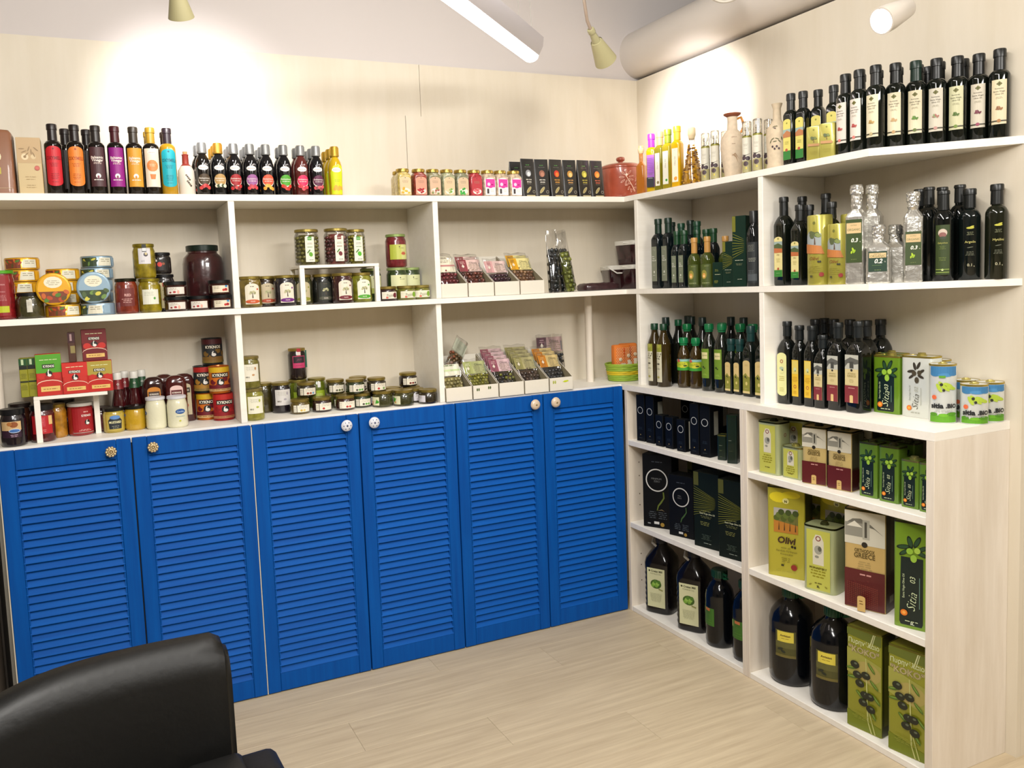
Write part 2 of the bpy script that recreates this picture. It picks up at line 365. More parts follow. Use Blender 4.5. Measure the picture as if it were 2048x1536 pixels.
glaze('g_orange', '#100f12', '#8c8d8c', '#e2593a', ['#f0a23a', '#e8b54e'])
glaze('g_green', '#100f12', '#8c8d8c', '#4ea02a', ['#d83a24', '#b82a1c'])
glaze('g_pink', '#5a2420', '#8c8d8c', '#e0285c', ['#e04a54', '#c62a40'])
glaze('g_plum', '#0f0e12', '#8c8d8c', '#5a1f42', ['#d8545c', '#8a3a3c'])
glaze('g_yellow', '#c9a516', '#b3902f', '#cbd420', ['#e0a83a'], whole='#cfdc1c')
# --- square spice jars
def spice(key, content, lab, fruit, top='#d6b394', pink=False):
    if pink: pr = [('r', -.9, .45, .9, .92, '#e0379a'), ('e', -.3, .62, .3, .3, '#f2c9e0'), ('e', .35, .6, .25, .12, '#a01a6a'), ('e', 0, .45, .4, .15, '#e0379a'), ('l', .3, .3, .4, 3, .18, .05, '#b8b8b0'), ('r', -.7, .08, -.3, .36, '#3a3436')]
    else: pr = [('e', 0, .93, .08, .08, '#3c2f28'), ('l', 0, .76, .6, 3, .16, .05, '#8e7a62'), ('e', 0, .2, .82, .5, '#efe6d6')] + dots(0, .2, .75, .45, fruit, 9, .24, len(key))
    S = [(0, .025, .025, 6), (.004, .0275, .0275, 6), (.072, .0275, .0275, 6), (.080, .0255, .0255, 5), (.088, .0215, .0215, 2), (.1, .0215, .0215, 2)]
    bmz = lofm('contents', M(content, .25, 0, .7, .4, 90, .4), S, 24)
    proto(key, 'spice_jar', 'jar', [('contents', bmz), ('lid', lofm('lid', M('#b59a4c', .3, .8), [(.09, .0235), (.091, .0252), (.1, .0252), (.1025, .024), (.1015, .021)], 20, 30)), label(('flat', .0275), .045, .004, .072, lab, 'arch', pr)])
spice('s_yellow', '#cdb664', '#ddc49c', ['#d8a51e', '#e4bc3c']); spice('s_redf', '#9a4034', '#d89a80', ['#b81f26', '#a01820'])
spice('s_mix', '#8d8a66', '#d6b394', ['#c9a98a', '#a05a4a', '#7a8a4a']); spice('s_pale', '#a7aa86', '#dabf98', ['#6fa83c', '#a8b070', '#d8c8a0'])
spice('s_basil', '#8b8c70', '#cfb795', ['#2f9a38', '#3fae46']); spice('s_red2', '#ae3a40', '#b5323c', ['#e0727a', '#c84a54'])
spice('s_pink', '#c9b49a', '#efe9e4', ['#000000'], pink=True)
# --- black spice packets: flat-bottomed pouches
def packet(key, c1, c2, txtc='#e6e0d2', low='#1c1b1a'):
    pr = [('e', 0, .95, .05, .05, '#0c0c0c'), ('l', 0, .84, .35, 1, .1, .06, '#5aa04a'), ('l', 0, .79, .6, 1, .1, .03, '#8a8a80'), ('e', 0, .62, .42, .46, c1), ('e', .06, .6, .25, .3, c2), ('t', 'MIX FOR', 0, .45, .15, txtc, {'b': .02}), ('t', 'SPICES', 0, .385, .17, txtc, {'b': .02, 'w': 1.1}), ('l', 0, .33, .45, 1, .1, .03, '#a8a090'),
          ('e', -.15, .17, .2, .55, '#b4ac84', -.7), ('e', -.15, .17, .14, .47, '#a0905a', -.7), ('o', .6, .12, .2, .05, '#a09c8c'), ('r', -.55, -.005, .75, .03, '#b8ae84')]
    bm = bmesh.new(); loft(bm, [(0, .0325, .019, 8), (.03, .033, .0155, 8), (.10, .032, .0075, 8), (.135, .0315, .0035, 8), (.155, .031, .0012, 8)], 24)
    proto(key, 'spice_packet', 'packet', [('pouch', finish(bm, 'pouch', M(low, .32, 0, .3, .4, 40), 40)), label(('slope', .0195, .0015, .155), .062, 0.002, .153, low, 'r', pr, base=False)])
packet('p_grey', '#8e9094', '#d6d8da'); packet('p_brown', '#8c5a48', '#b07a62'); packet('p_red', '#c0301e', '#e07a2a', '#e8a84a'); packet('p_gold', '#b8863a', '#e2c07a', '#e8b06a')
packet('p_olive', '#a9a23a', '#d8cc5a', '#d8c85a'); packet('p_flower', '#e07a2c', '#f2a84a', '#e07050')
# --- casserole
def _pot():
    S = [(0, .075), (.006, .083), (.03, .0875), (.1, .091), (.125, .0925), (.132, .091)]
    k = M('#8d4029', .3, 0, .6, 0, 60, 0)
    pot = lofm('pot', M('#a34a33', .3, 0, .7, .1, 30, .12), S, 40)
    lid = lofm('lid', M('#9c4a33', .3, 0, .7), [(.130, .094), (.136, .0955), (.142, .091), (.150, .07), (.156, .035), (.158, .012), (.163, .010), (.166, .017), (.174, .02), (.181, .017), (.184, .006)], 40, 60)
    h = [('handle', tubem('handle', k, [(sx * .082, 0, .095), (sx * .105, .0, .105), (sx * .108, 0, .122), (sx * .088, 0, .13)], .008)) for sx in (-1, 1)]
    W1 = '#f0cdb8'; pr = [('e', 0, .72, .08, .08, '#f4e4d8')]
    for i in range(9):
        a = i * .72 + .2; r1 = .2 + .06 * (i % 3); cx, cz = .30 * math.cos(a), .62 + .22 * math.sin(a)
        for (o, w) in ((0, .0),): pr.append(('e', cx, cz, .16, .05, W1, a)); pr.append(('e', cx, cz, .13, .033, '#a34a33', a))
    for i in range(8):
        a = 2.6 + i * .62; cx, cz = .35 + .3 * math.cos(a), .38 + .25 * math.sin(a); pr.append(('e', cx, cz, .13, .045, W1, a + .5)); pr.append(('e', cx, cz, .105, .03, '#a34a33', a + .5))
    pr.append(('p', [(-.1, .7), (-.05, .7), (.55, .12), (.5, .12)], W1))
    proto('pot', 'casserole_pot', 'pot', [('pot', pot), ('lid', lid)] + h + [label(('prof', S), .13, .012, .128, '#a34a33', 'r', pr, base=False)])
_pot()
# --- slim oil bottles and other things on the upper right shelf
bottle('o_amber', 'oil_bottle', .2, .0185, .115, .135, .008, .011, .172, '#b06a24', '#c9a878', p=5, style='slope', extra=[('stopper', lofm('stopper', M('#cdb48c', .7), [(.168, .009), (.174, .012), (.186, .0135), (.196, .009), (.2, .003)], 14))])
def slim(key, glass, cap, lab, pr, H=.236, w=.03, z0=.02, z1=.15, r=.0195):
    bottle(key, 'oil_bottle', H, r, .165, .182, .012, .0145, .182, glass, cap, [label(('flat', r), w, z0, z1, lab, 'r', pr)], p=6, sleeve=.212)
def lattice():
    o = []
    for i in range(-3, 4):
        for j in range(9): o.append(('e', i * .3 + .15 * (j % 2), .45 + j * .055, .1, .1, '#8a3cb0'))
    return o + [('r', -1, 0, 1, .3, '#1c1f28'), ('l', 0, .42, .7, 3, .2, .07, '#6a6068'), ('t', 'OLIVE OIL', 0, .27, .2, '#c8c4cc', {'b': .02})]
slim('o_purple', '#c7a412', '#9a2fc0', '#a766c6', lattice())
LT = lambda c: [('t', 'Olive Oil', -.05, .62, .5, '#8a8a72', {'rot': 1.5708, 'w': 4.2}), ('e', .1, .1, .55, .55, c), ('e', -.1, .95, .3, .15, '#d8d2b8')]
slim('o_peach', '#7c7414', '#d7a06a', '#ebe6d6', LT('#8a7a4a'), w=.022); slim('o_green', '#9a8a14', '#7a8a1e', '#e9e8d8', LT('#4f9a34') + [('r', -1, 0, 1, .22, '#e9e8d8'), ('e', .3, .12, .4, .4, '#3f9430')], w=.026)
slim('o_gold', '#d4a40c', '#e8b01c', '#efe8d0', LT('#e0953a') + [('e', .2, .12, .5, .4, '#e8a040')], w=.026)
bm_ = bmesh.new(); q_ = rseed(3)
for i_ in range(150):
    z_ = .008 + .135 * q_.random() ** 1.2; a_ = q_.random() * 6.28; rr = max(.006, .0365 - .205 * max(0, z_ - .015)) * .97
    blob(bm_, (rr * math.cos(a_), rr * math.sin(a_), z_), .0048, 1, (1, 1, .55), i_ % 3)
proto('o_herb', 'herb_oil_bottle', 'bottle', [('glass', lofm('glass', GLASS, [(0, .034), (.004, .037), (.02, .037), (.09, .022), (.13, .0105), (.17, .0105), (.172, .012)], 24)),
    ('oil', lofm('oil', M('#b8860c', .2, 0, .4, .3, 80, .5), [(.002, .0325), (.02, .0345), (.085, .0205), (.12, .010)], 24)), ('herbs', finish(bm_, 'herbs', [M('#6a3a10'), M('#d9a21c'), M('#8a5a14')]), None, 'stuff'),
    ('stopper', lofm('stopper', M('#d2c09a', .7), [(.160, .0095), (.172, .0125), (.176, .014), (.198, .0135), (.202, .010)], 14))])
def spray():
    pr = [('r', -1, .0, 1, .35, '#a8a070'), ('p', [(-1, .3), (1, .42), (1, .5), (-1, .4)], '#d4d0c0'), ('e', -.35, .42, .4, .4, '#4a3a40'), ('e', .35, .4, .38, .38, '#3e3038'), ('e', 0, .25, .42, .42, '#4a3a40'), ('p', [(-.8, .52), (-.1, .47), (.9, .55), (.1, .5)], '#3a342c'), ('e', .1, .12, .12, .18, '#d9c24a'), ('l', 0, .8, .4, 2, .2, .05, '#a8a090'), ('l', 0, .68, .3, 1, .2, .04, '#a8a090')]
    proto('spray', 'spray_bottle', 'bottle', [('can', lofm('can', M('#3c3722', .35, .2, .4), [(0, .0145), (.002, .016), (.125, .016), (.13, .0145), (.134, .011)], 20)), ('collar', lofm('collar', M('#8d8a3c', .4, .3), [(.124, .0165), (.130, .0165)], 20)),
        ('nozzle', lofm('nozzle', M('#e6e2d8', .4), [(.132, .006), (.150, .006), (.151, .009), (.162, .009), (.163, .004)], 12)), ('cap', lofm('cap', clear('clear_cap', '#f2f0ea', .2), [(.130, .0158), (.178, .0155), (.180, .0135)], 20)),
        label(('cyl', .016), .040, .004, .124, '#d8d4c4', 'r', pr)])
spray()
def jugs():
    c = M('#d5c3aa', .75, 0, 0, .3, 80, .08); S = [(0, .023), (.004, .026), (.05, .033), (.095, .0385), (.125, .037), (.145, .026), (.155, .0165), (.185, .0155), (.2, .0165)]
    proto('amphora', 'ceramic_jug', 'jug', [('body', lofm('body', c, S, 32, 60)), ('rim', lofm('rim', M('#8f4f36', .5), [(.196, .016), (.203, .027), (.207, .028), (.209, .012)], 28, 60)),
        ('handle', tubem('handle', M('#d08a3c', .4), [(.0145, 0, .19), (.030, 0, .195), (.036, 0, .18), (.034, 0, .155), (.026, 0, .142)], .0042)),
        label(('prof', S), .05, .03, .15, '#d5c3aa', 'r', [('l', -.3, .8, .3, 1, .1, .05, '#8a6a50'), ('l', -.35, .62, .25, 1, .1, .05, '#8a6a50'), ('p', [(-.6, .3), (-.2, .38), (.3, .2), (-.2, .34)], '#a98a6a'), ('p', [(-.6, .36), (-.1, .3), (.2, .1), (-.15, .26)], '#a98a6a')], base=False)])
    S2 = [(0, .03), (.004, .032), (.012, .031), (.018, .029), (.1, .033), (.125, .031), (.14, .018), (.15, .0125), (.185, .0115), (.196, .0155), (.2, .0165), (.2, .009)]
    proto('olive_jug', 'ceramic_jug', 'jug', [('body', lofm('body', M('#cdbb9f', .75, 0, 0, .3, 80, .08), S2, 32, 60)),
        label(('prof', S2), .056, .02, .135, '#cdbb9f', 'r', olive_branch(0, .45, .75, .9, '#5a5c3a', '#43303a', 4) + olive_branch(.1, .9, .4, .4, '#5a5c3a', '#43303a', 2), base=False)])
    S3 = [(0, .025), (.003, .0275), (.06, .0285), (.085, .027), (.1, .018), (.108, .0105), (.132, .0095)]
    proto('grape_jug', 'ceramic_jug', 'jug', [('body', lofm('body', M('#e6dccd', .45, 0, .4), S3, 28, 60)), ('neck', lofm('neck', M('#96382e', .4), [(.1, .0185), (.108, .0112), (.136, .0105), (.139, .0125), (.141, .0095)], 20)), ('cork', lofm('cork', M('#b98a5c', .8), [(.138, .0075), (.15, .0082)], 12)),
        label(('prof', S3), .04, .012, .085, '#e6dccd', 'r', [('e', -.15 + .13 * (i % 4) + .04 * i, .75 - .07 * i, .16, .15, '#4a4034' if i % 2 else '#6a5c48') for i in range(8)], base=False)])
jugs()
# --- gift boxes
def boxparts(w, d, h, col, pr_front, side=None, bev=.0015, rough=.45, top=None, sidepr=None):
    P = [('carton', bxm('carton', M(col, rough, spec=.2 if max(lin(col)[:3]) < .03 else .5), -w / 2, -d / 2, 0, w / 2, d / 2, h, bev=bev))]
    P.append(label(('flat', d / 2), w * .985, .001, h - .001, col, 'r', pr_front, base=False, rough=rough))
    if sidepr: P.append(label(('flat', w / 2), d * .97, .001, h - .001, side or col, 'r', sidepr, ang=PI / 2, base=bool(side), name='side_panel', rough=rough))
    return P
proto('beige_box', 'gift_box', 'box', boxparts(.07, .07, .178, '#c3ac7c', [('r', -1, .55, 1, 1, '#b8996a'), ('e', -.35, .66, .3, .3, '#d8c49c'), ('e', -.35, .66, .12, .12, '#8a6a3a'), ('e', .35, .66, .22, .22, '#cdb68a')] + [('e', -.6 + .2 * i, .8 - .05 * (i % 3), .26, .05, '#8a6c3c', .4 * i) for i in range(7)] + [('o', .6, .46, .22, .03, '#b8443a'), ('e', .6, .46, .18, .18, '#c05848'), ('l', 0, .3, .5, 2, .22, .03, '#a08450'), ('l', 0, .15, .5, 2, .2, .03, '#a08450')]))
def brownbox():
    bm = bmesh.new(); loft(bm, [(0, .045, .04, 7), (.19, .043, .038, 7), (.2, .036, .032, 6), (.203, .02, .02, 4)], 28)
    proto('brown_box', 'gift_tin', 'tin', [('tin', finish(bm, 'tin', M('#8a5c40', .45, 0, .2), 40)), label(('flat', .0402), .07, .01, .18, '#8a5c40', 'r', [('e', -.2, .62, .5, .5, '#e6d8b0'), ('r', -.6, .3, .2, .42, '#b8a83c'), ('r', -1, .04, 1, .05, '#b89a78')], base=False), label(('flat', .0452), .045, .005, .185, '#5c382a', 'r', (), ang=PI / 2, name='side_panel')])
brownbox()
# --- black square oil bottles with cream labels (upper right row)
def greek(key, fruit, cap='#121413', lab='#d9cfb0', band='#6b7a2c', seal=None):
    DK = '#3a3524'; pr = [('p', [(-.38, .905), (0, .96), (.38, .905), (0, .85)], '#4c4a1c'), ('o', 0, .905, .2, .04, '#a09a4c'), ('t', 'Romantic', 0, .8, .2, DK, {'w': 1.2}), ('t', 'Extra Virgin', 0, .735, .22, DK, {'w': 1.4}), ('t', 'Olive Oil', 0, .675, .2, DK, {'w': 1.1}), ('l', 0, .6, .45, 2, .16, .04, '#8a8468')]
    pr += [('e', -.2 + .25 * (i % 3), .34 + .03 * (i // 3), .24, .11, fruit[i % len(fruit)], .5 * i) for i in range(5)] + [('r', -1, .06, 1, .085, DK), ('e', 0, .075, .24, .24, seal or fruit[0])]
    bottle(key, 'oil_bottle', .245, .0262, .172, .188, .0125, .0155, .186, BLK, cap, [label(('cyl', .0262), .038, .036, .158, lab, 'r', pr)], sleeve=.222)
greek('k_red', ['#b0504c', '#a83c3c'], lab='#d9d0c4', seal='#d87a70'); greek('k_nut', ['#b8985a', '#a8884c'], seal='#b8a87c'); greek('k_rose', ['#b89464', '#c0a070'])
greek('k_basil', ['#4f7a24', '#5f8a2c'], cap='#0f2a20', seal='#5a6a2a'); greek('k_pep', ['#a8685c', '#8a9a6a'], lab='#cfc8b6', seal='#b88a80'); greek('k_rosem', ['#55702a', '#4a6a24'], lab='#cdcba4', seal='#6f8a34')
greek('k_beet', ['#6a2436', '#7a3044'], lab='#cfc6b2', seal='#96405a'); greek('k_mush', ['#9a6a3c', '#8a5a34'], lab='#dccfac', seal='#a8743c'); greek('k_dark', ['#444440'], lab='#3c3a2c')
YG = '#aea650'
OLT = [('e', 0, .9, .2, .2, '#8a8a34'), ('r', -1, .62, 1, .75, '#9ab0a8'), ('p', [(-1, .55), (1, .55), (1, .66), (0, .72), (-1, .64)], '#b8784c'), ('r', -1, 0, 1, .22, '#2f7a34'), ('e', -.1, .24, .34, .34, '#b0503c'), ('l', 0, .44, .6, 3, .25, .06, '#8a8230')]
bottle('ol_slim', 'oil_bottle', .235, .0195, .165, .182, .012, .0142, .18, BLK, '#191b1a', [label(('flat', .0195), .03, .02, .152, '#dcd070', 'arch', OLT)], p=6, sleeve=.212)
def grove(k=1, low=True):
    o = [('p', [(-.95, .48), (.95, .44), (.95, .62), (-.95, .66)], '#a7a09a'), ('p', [(-.95, .34), (.95, .3), (.95, .52), (.2, .56), (-.95, .5)], '#b0703a')] + tree(.05, .56, 1.1, '#4c5a34', '#5a4030', k)
    return o
proto('yt_small', 'oil_tin', 'tin', [('tin', lofm('tin', M(YG, .3, .3, .3), [(0, .024, .019, 5), (.002, .0245, .0195, 5), (.102, .0245, .0195, 5), (.105, .0235, .0185, 5)], 24)), label(('flat', .0197), .044, .002, .102, YG, 'r', [('e', 0, .92, .12, .12, '#8a8a34')] + tree(.0, .6, 1.0, '#5c6640', '#6a4a30', .45) + [('p', [(-.8, .42), (.8, .4), (.8, .48), (-.8, .5)], '#b88a5a'), ('l', 0, .25, .5, 3, .18, .04, '#a89c40')], base=False)])
# --- round food tins (stuffed vine leaves and beans)
def vine(key, c, food, food2):
    S = [(0, .05), (.0015, .0525), (.036, .0525), (.0385, .0505)]
    q = rseed(5); pr = [('r', -1, .05, -.15, .95, food)] + [('e', -.9 + .12 * i, .3 + .5 * q.random(), .12, .05, food2[i % len(food2)], q.random() * 3) for i in range(7)] + [('p', [(-.1, .1), (.62, .1), (.6, .9), (-.02, .92)], '#dcd8c2'), ('l', .28, .7, .25, 2, .1, .03, '#8a8468'), ('r', .66, .1, 1, .9, c)]
    proto(key, 'food_tin', 'tin', [('tin', lofm('tin', M(c, .3, .4, .4), S, 32)), label(('cyl', .0525), .13, .002, .036, c, 'r', pr, base=False), ('lid', lofm('lid', M('#b9b49c', .3, .8), [(.037, .0495), (.0395, .051), (.0395, .049), (.038, .047)], 32))])
    pf = [('e', 0, .5, .95, .95, c), ('e', .0, .72, .55, .38, '#e2dcc4'), ('l', 0, .76, .4, 3, .12, .03, '#8a7c5a'), ('p', [(-.9, .42), (.9, .42), (.7, .17), (.3, .05), (-.3, .05), (-.7, .17)], food)]
    pf += [('e', -.6 + .17 * i, .14 + .26 * q.random(), .19, .13, food2[i % len(food2)], q.random() * 3) for i in range(9)]
    proto(key + '_face', 'food_tin', 'tin', [('tin', lofm('tin', M(c, .3, .4, .4), S, 32)), ('face', lofm('face', M(c, .35, .2, .2), [(.0385, .051), (.040, .049)], 32)), ('print_face', None)])
    bm = lay([(i, i + 1, pts) for i, (cc, pl) in enumerate([polys_of(e, .049, .098) for e in pf]) for pts in pl], ('flat', 0), -.049, .0004)
    cols = [polys_of(e, .049, .098)[0] for e in pf]
    for v in bm.verts: v.co = Vector((v.co.x, -v.co.z, .040 - v.co.y))   # lay the print on the round face, top towards -y
    for v in bm.verts: v.co.y = -v.co.y
    me = finish(bm, 'print', [M(x, .35) for x in cols], smooth=False)
    n, ct, pp = PROTO[key + '_face']; PROTO[key + '_face'] = (n, ct, [pp[0], ('face', pp[1][1], [('print', me)])])
vine('t_yellow', '#dca31c', '#7a3c26', ['#c0602c', '#4f7a2c', '#b04a24', '#5a4a24']); vine('t_blue', '#8ba6b8', '#33442c', ['#4c5f38', '#c8c04a', '#2c3c26', '#6b8a44'])
# --- jars
def jl(w, z0, z1, r, col, pr, shape='r'): return label(('cyl', r), w, z0, z1, col, shape, pr)
jar('j_redgreen', 'sauce_jar', .157, .037, .012, '#4f9a1e', '#7a1518', [jl(.05, .012, .14, .037, '#8a1a1e', [('t', 'arktos', 0, .78, .26, '#d8a0a0', {'w': 1.3}), ('t', 'Tomato', 0, .6, .2, '#d89a9a', {'w': 1}), ('l', 0, .5, .6, 5, .16, .05, '#c88888'), ('r', -.8, .08, .8, .24, '#b4bc1e')])], rl=.036, lidmetal=.2)
jar('j_dark', 'pickle_jar', .084, .04, .012, '#101214', '#3d3a1e', [jl(.016, .02, .06, .04, '#c9c6b8', [('l', 0, .8, .7, 5, .3, .08, '#8a8878')])], lidmetal=.1, rl=.037)
jar('j_pepper', 'pepper_jar', .119, .037, .012, '#2c2a1c', '#7a2c1a', [jl(.05, .025, .085, .037, '#6a2a26', [('t', 'RED', .1, .62, .32, '#d8a8a0', {'b': .02, 'w': .9}), ('l', 0, .38, .7, 3, .22, .08, '#c89890')])], cscale=50)
jar('j_yelpep', 'pepper_jar', .116, .0365, .012, '#9a8c2c', '#8a7a14', [jl(.055, .028, .078, .0365, '#dcdccc', [('l', -.2, .8, .6, 3, .18, .04, '#a0a890'), ('e', .45, .4, .13, .16, '#4f9a3a')])], contentvar=.5, cscale=40)
jar('j_yelpep2', 'pepper_jar', .117, .0365, .012, '#9a8c2c', '#857513', [jl(.04, .048, .1, .0365, '#cfcccf', [('e', .2, .6, .35, .35, '#4a4248'), ('e', .25, .65, .2, .2, '#c8b88a'), ('l', -.3, .2, .4, 2, .16, .05, '#8a8890')]), label(('cyl', .0368), .014, .088, .114, '#1a1c1a', 'r', [('r', -.9, .1, .9, .5, '#d8d8d8')], name='seal')], contentvar=.5, cscale=40)
jar('j_tallblack', 'pickle_jar', .13, .037, .012, '#0f0f12', '#17100f', [jl(.036, .012, .10, .037, '#d0c294', [('r', -.4, .85, .4, 1, '#b01f22'), ('l', 0, .7, .6, 1, .1, .06, '#5a4c2c'), ('l', 0, .52, .4, 1, .1, .12, '#4a3c2c'), ('e', -.2, .34, .3, .26, '#8a4a34'), ('e', .25, .26, .32, .26, '#7a3428'), ('l', 0, .08, .4, 1, .1, .05, '#6a5a34')])], lidmetal=.1)
jar('j_shortblack', 'pickle_jar', .075, .036, .011, '#0f0f12', '#1c1614', [jl(.05, .012, .05, .036, '#1d1917', [('e', -.2, .55, .32, .32, '#c23a34'), ('e', .3, .6, .2, .18, '#8a4a2c'), ('r', -.95, .8, -.5, .98, '#c8c4bc')])], lidmetal=.1)
jar('j_flatblack', 'spread_jar', .051, .0375, .013, '#0e1012', '#3a1a14', [jl(.06, .007, .031, .0375, '#ddd3bc', [('l', -.45, .75, .4, 2, .16, .05, '#8a7a5c'), ('e', .3, .35, .16, .14, '#b8322c'), ('e', .58, .4, .2, .16, '#a8242a'), ('r', .5, .75, .8, 1, '#3a8ac0')])], lidmetal=.1, rl=.037)
jar('j_flatblack2', 'spread_jar', .051, .0375, .013, '#0e1012', '#3a1a14', [jl(.06, .007, .031, .0375, '#ddd6cc', [('l', -.3, .8, .5, 2, .16, .05, '#9a8a78'), ('e', -.65, .25, .12, .1, '#8a2a2c'), ('e', -.2, .3, .16, .12, '#a8242a'), ('e', .2, .3, .14, .2, '#d8a090')])], lidmetal=.1, rl=.037)
jar('j_big', 'preserve_jar', .232, .072, .022, '#14231c', '#3a191a', [], rl=.055, neck=.045, lidmetal=.2, contentvar=.45, cscale=30)
TR = lambda c: [('l', 0, .84, .35, 1, .1, .09, '#5a5040'), ('e', .72, .72, .13, .13, c)] + [('e', .0 + .3 * math.cos(i), .56 + .05 * math.sin(i * 1.7), .16, .13, '#b8b48c' if i % 2 else '#9a9a70') for i in range(7)] + [('p', [(-.06, .3), (.1, .3), (.03, .55), (-.02, .55)], '#4a4030'), ('e', 0, .13, .98, .27, c), ('t', 'OLIVES', 0, .13, .16, '#ecdcd0', {'w': .6})]
def olj(key, content, c, lab='#e0d8c6', H=.112, r=.04): jar(key, 'olive_jar', H, r, .012, '#9c8a46', content, [jl(.052, .012, .085, r, lab, TR(c), 'arch')], cscale=36, contentvar=.5)
olj('ol_orange', '#6d5a1e', '#c0552c'); olj('ol_brown', '#2c2012', '#a8482c', '#c2b494'); olj('ol_purple', '#1d1820', '#6a1f7a'); olj('ol_green', '#3a3a1c', '#8a8a2c', '#b9ae8c'); olj('ol_maroon', '#3a1a1a', '#701f2c'); olj('ol_lime', '#7a7a22', '#4fa02c', '#e2e4cf'); olj('ol_plain', '#141614', '#4a4a3c', '#2a2c26')
def clearjar(key, H, r, olc, lab, pr, n=110, lidc='#a3924e', orad=.0085, lw=.034):
    zt = H - .012; S = [(0, r * .9), (.004, r), (zt - .016, r), (zt - .006, r * .9), (zt, r * .86), (H - .003, r * .86)]
    bm = bmesh.new(); q = rseed(len(key) + int(H * 1000)); rr = r - orad - .0015; nz = int((zt - .012) / (orad * 1.65)); na = int(2 * PI * rr / (orad * 1.95))
    for k in range(nz):
        for a in range(na):
            t = 2 * PI * (a + .5 * (k % 2) + .25 * q.random()) / na
            blob(bm, (rr * math.cos(t), rr * math.sin(t), .01 + orad * .7 + k * orad * 1.65 + .002 * q.random()), orad, 1, (1, 1, .88), q.choice([0, 0, 1, 2]))
    loft(bm, [(.003, rr - orad * .6), (zt - .01, rr - orad * .6)], 14, 2)
    proto(key, 'olive_jar', 'jar', [('glass', lofm('glass', GLASS, S, 26)), ('olives', finish(bm, 'olives', [M(c, .25, 0, .5) for c in olc], 60), None, 'stuff'),
        ('lid', lofm('lid', M(lidc, .3, .8), [(zt, r * .9), (zt + .001, r * .95), (H - .0025, r * .95), (H - .001, r * .88), (H - .0022, r * .8), (H - .0022, r * .1)], 24, 30)), label(('cyl', r), lw, .012, H - .03, '#e3dece', 'r', pr)])
OP = lambda c, c2, d: [('r', -.45, .86, .45, 1, c), ('t', 'OLIVES', 0, .93, .2, '#f0efe6', {'w': .7}), ('l', 0, .74, .6, 2, .24, .08, '#6a6a5a'), ('l', 0, .58, .6, 1, .2, .12, d), ('p', [(-.7, .36), (-.1, .5), (.1, .46), (-.5, .34)], '#4a7a2c'), ('e', .12, .3, .42, .5, c2, .3), ('l', .2, .07, .5, 1, .1, .1, '#4a4a3c')]
clearjar('cj_green', .134, .046, ['#6f6a22', '#8a8632', '#5a5518'], '', OP('#4c9a34', '#5c9e24', '#5a8a4a'))
clearjar('cj_red', .136, .046, ['#4e1f22', '#6a2c2c', '#7a3a32'], '', OP('#7a2c26', '#6e2028', '#8a4a3a'))
clearjar('cj_green2', .134, .037, ['#8a8428', '#a09a3a', '#6f6a20'], '', OP('#4c9a34', '#4fae20', '#5a8a4a'), orad=.0075, lw=.036)
jar('j_lips', 'pepper_jar', .13, .0415, .012, '#8aa05c', '#6e1a22', [jl(.078, .03, .088, .0415, '#c9cc84', [('r', -1, 0, -.3, 1, '#a9b23c'), ('r', -.3, 0, .2, 1, '#bcc260'), ('e', 0, .85, .06, .06, '#3a3a2a'), ('l', .25, .74, .4, 1, .1, .05, '#8a8a5a'), ('p', [(.15, .38), (.3, .52), (.42, .5), (.55, .52), (.75, .38), (.6, .3), (.3, .3)], '#c46a4a'), ('r', .25, .385, .65, .41, '#8a3a2c')])], lidmetal=.4)
jar('j_limelabel', 'pickle_jar', .128, .0415, .012, '#9cb070', '#2c3d18', [jl(.078, .03, .098, .0415, '#d4d6a8', [('r', -1, 0, 1, .3, '#b4bc5a'), ('e', 0, .85, .06, .06, '#3a3a2a'), ('l', .25, .74, .4, 1, .1, .05, '#8a8a5a')])], lidmetal=.4)
PES = lambda f, red: [('r', -1, .62, 1, .66, '#c8c4b0'), ('t', 'Pesto', .0, .5, .3, '#6a6a4a', {'w': .8}), ('e', .62, .5, .26, .3, f)] + ([('r', -.5, .05, -.25, .3, '#d05a4a')] if red else []) + [('l', -.1, .2, .3, 1, .1, .05, '#a0a088')]
jar('pe_red', 'pesto_jar', .056, .038, .012, '#a08c48', '#2a1414', [jl(.066, .008, .034, .038, '#ddd8c8', PES('#6a1f2c', True))]); jar('pe_green', 'pesto_jar', .056, .038, .012, '#a39350', '#6a6a24', [jl(.07, .008, .034, .038, '#e0dcc4', PES('#7aa42c', True))])
def spr(key, fruit, content='#2a2414', lab='#e3ddcc', line=True):
    pr = [('r', -.62, 0, -.56, 1, '#2c2620')] if line else []
    pr += [('l', .15, .82, .5, 2, .16, .05, '#a8a090'), ('l', -.82, .7, .15, 3, .2, .05, '#a8a090')] + [('e', -.1 + .32 * i, .26, .14, .12, c) for i, c in enumerate(fruit)]
    jar(key, 'spread_jar', .056, .0375, .012, '#9f8c48', content, [jl(.068, .008, .034, .0375, lab, pr)])
spr('sp_bean', ['#8a3a24', '#a05030', '#6a9ac0']); spr('sp_yellow', ['#c9a848', '#d8c070'], '#5a4a1c'); spr('sp_red', ['#b0302c'], '#2a1414'); spr('sp_red2', ['#a83030', '#c84a3a'], '#34180f', line=False); spr('sp_mix', ['#5a5a4a', '#4a5a2c', '#6a6a3c'], '#3a3820')
spr('sp_grn', ['#4a4a3a', '#5a9a3c', '#5aa03c'], '#26331c'); spr('sp_tom', ['#b02a24', '#e0dcc8', '#6a9a4a'], '#2a2418'); spr('sp_plain', ['#c8c0c4'], '#2c2416', '#dcd8dc'); spr('sp_choc', ['#6a1f1c', '#7a2a20', '#4a3a3c'], '#1a100c')
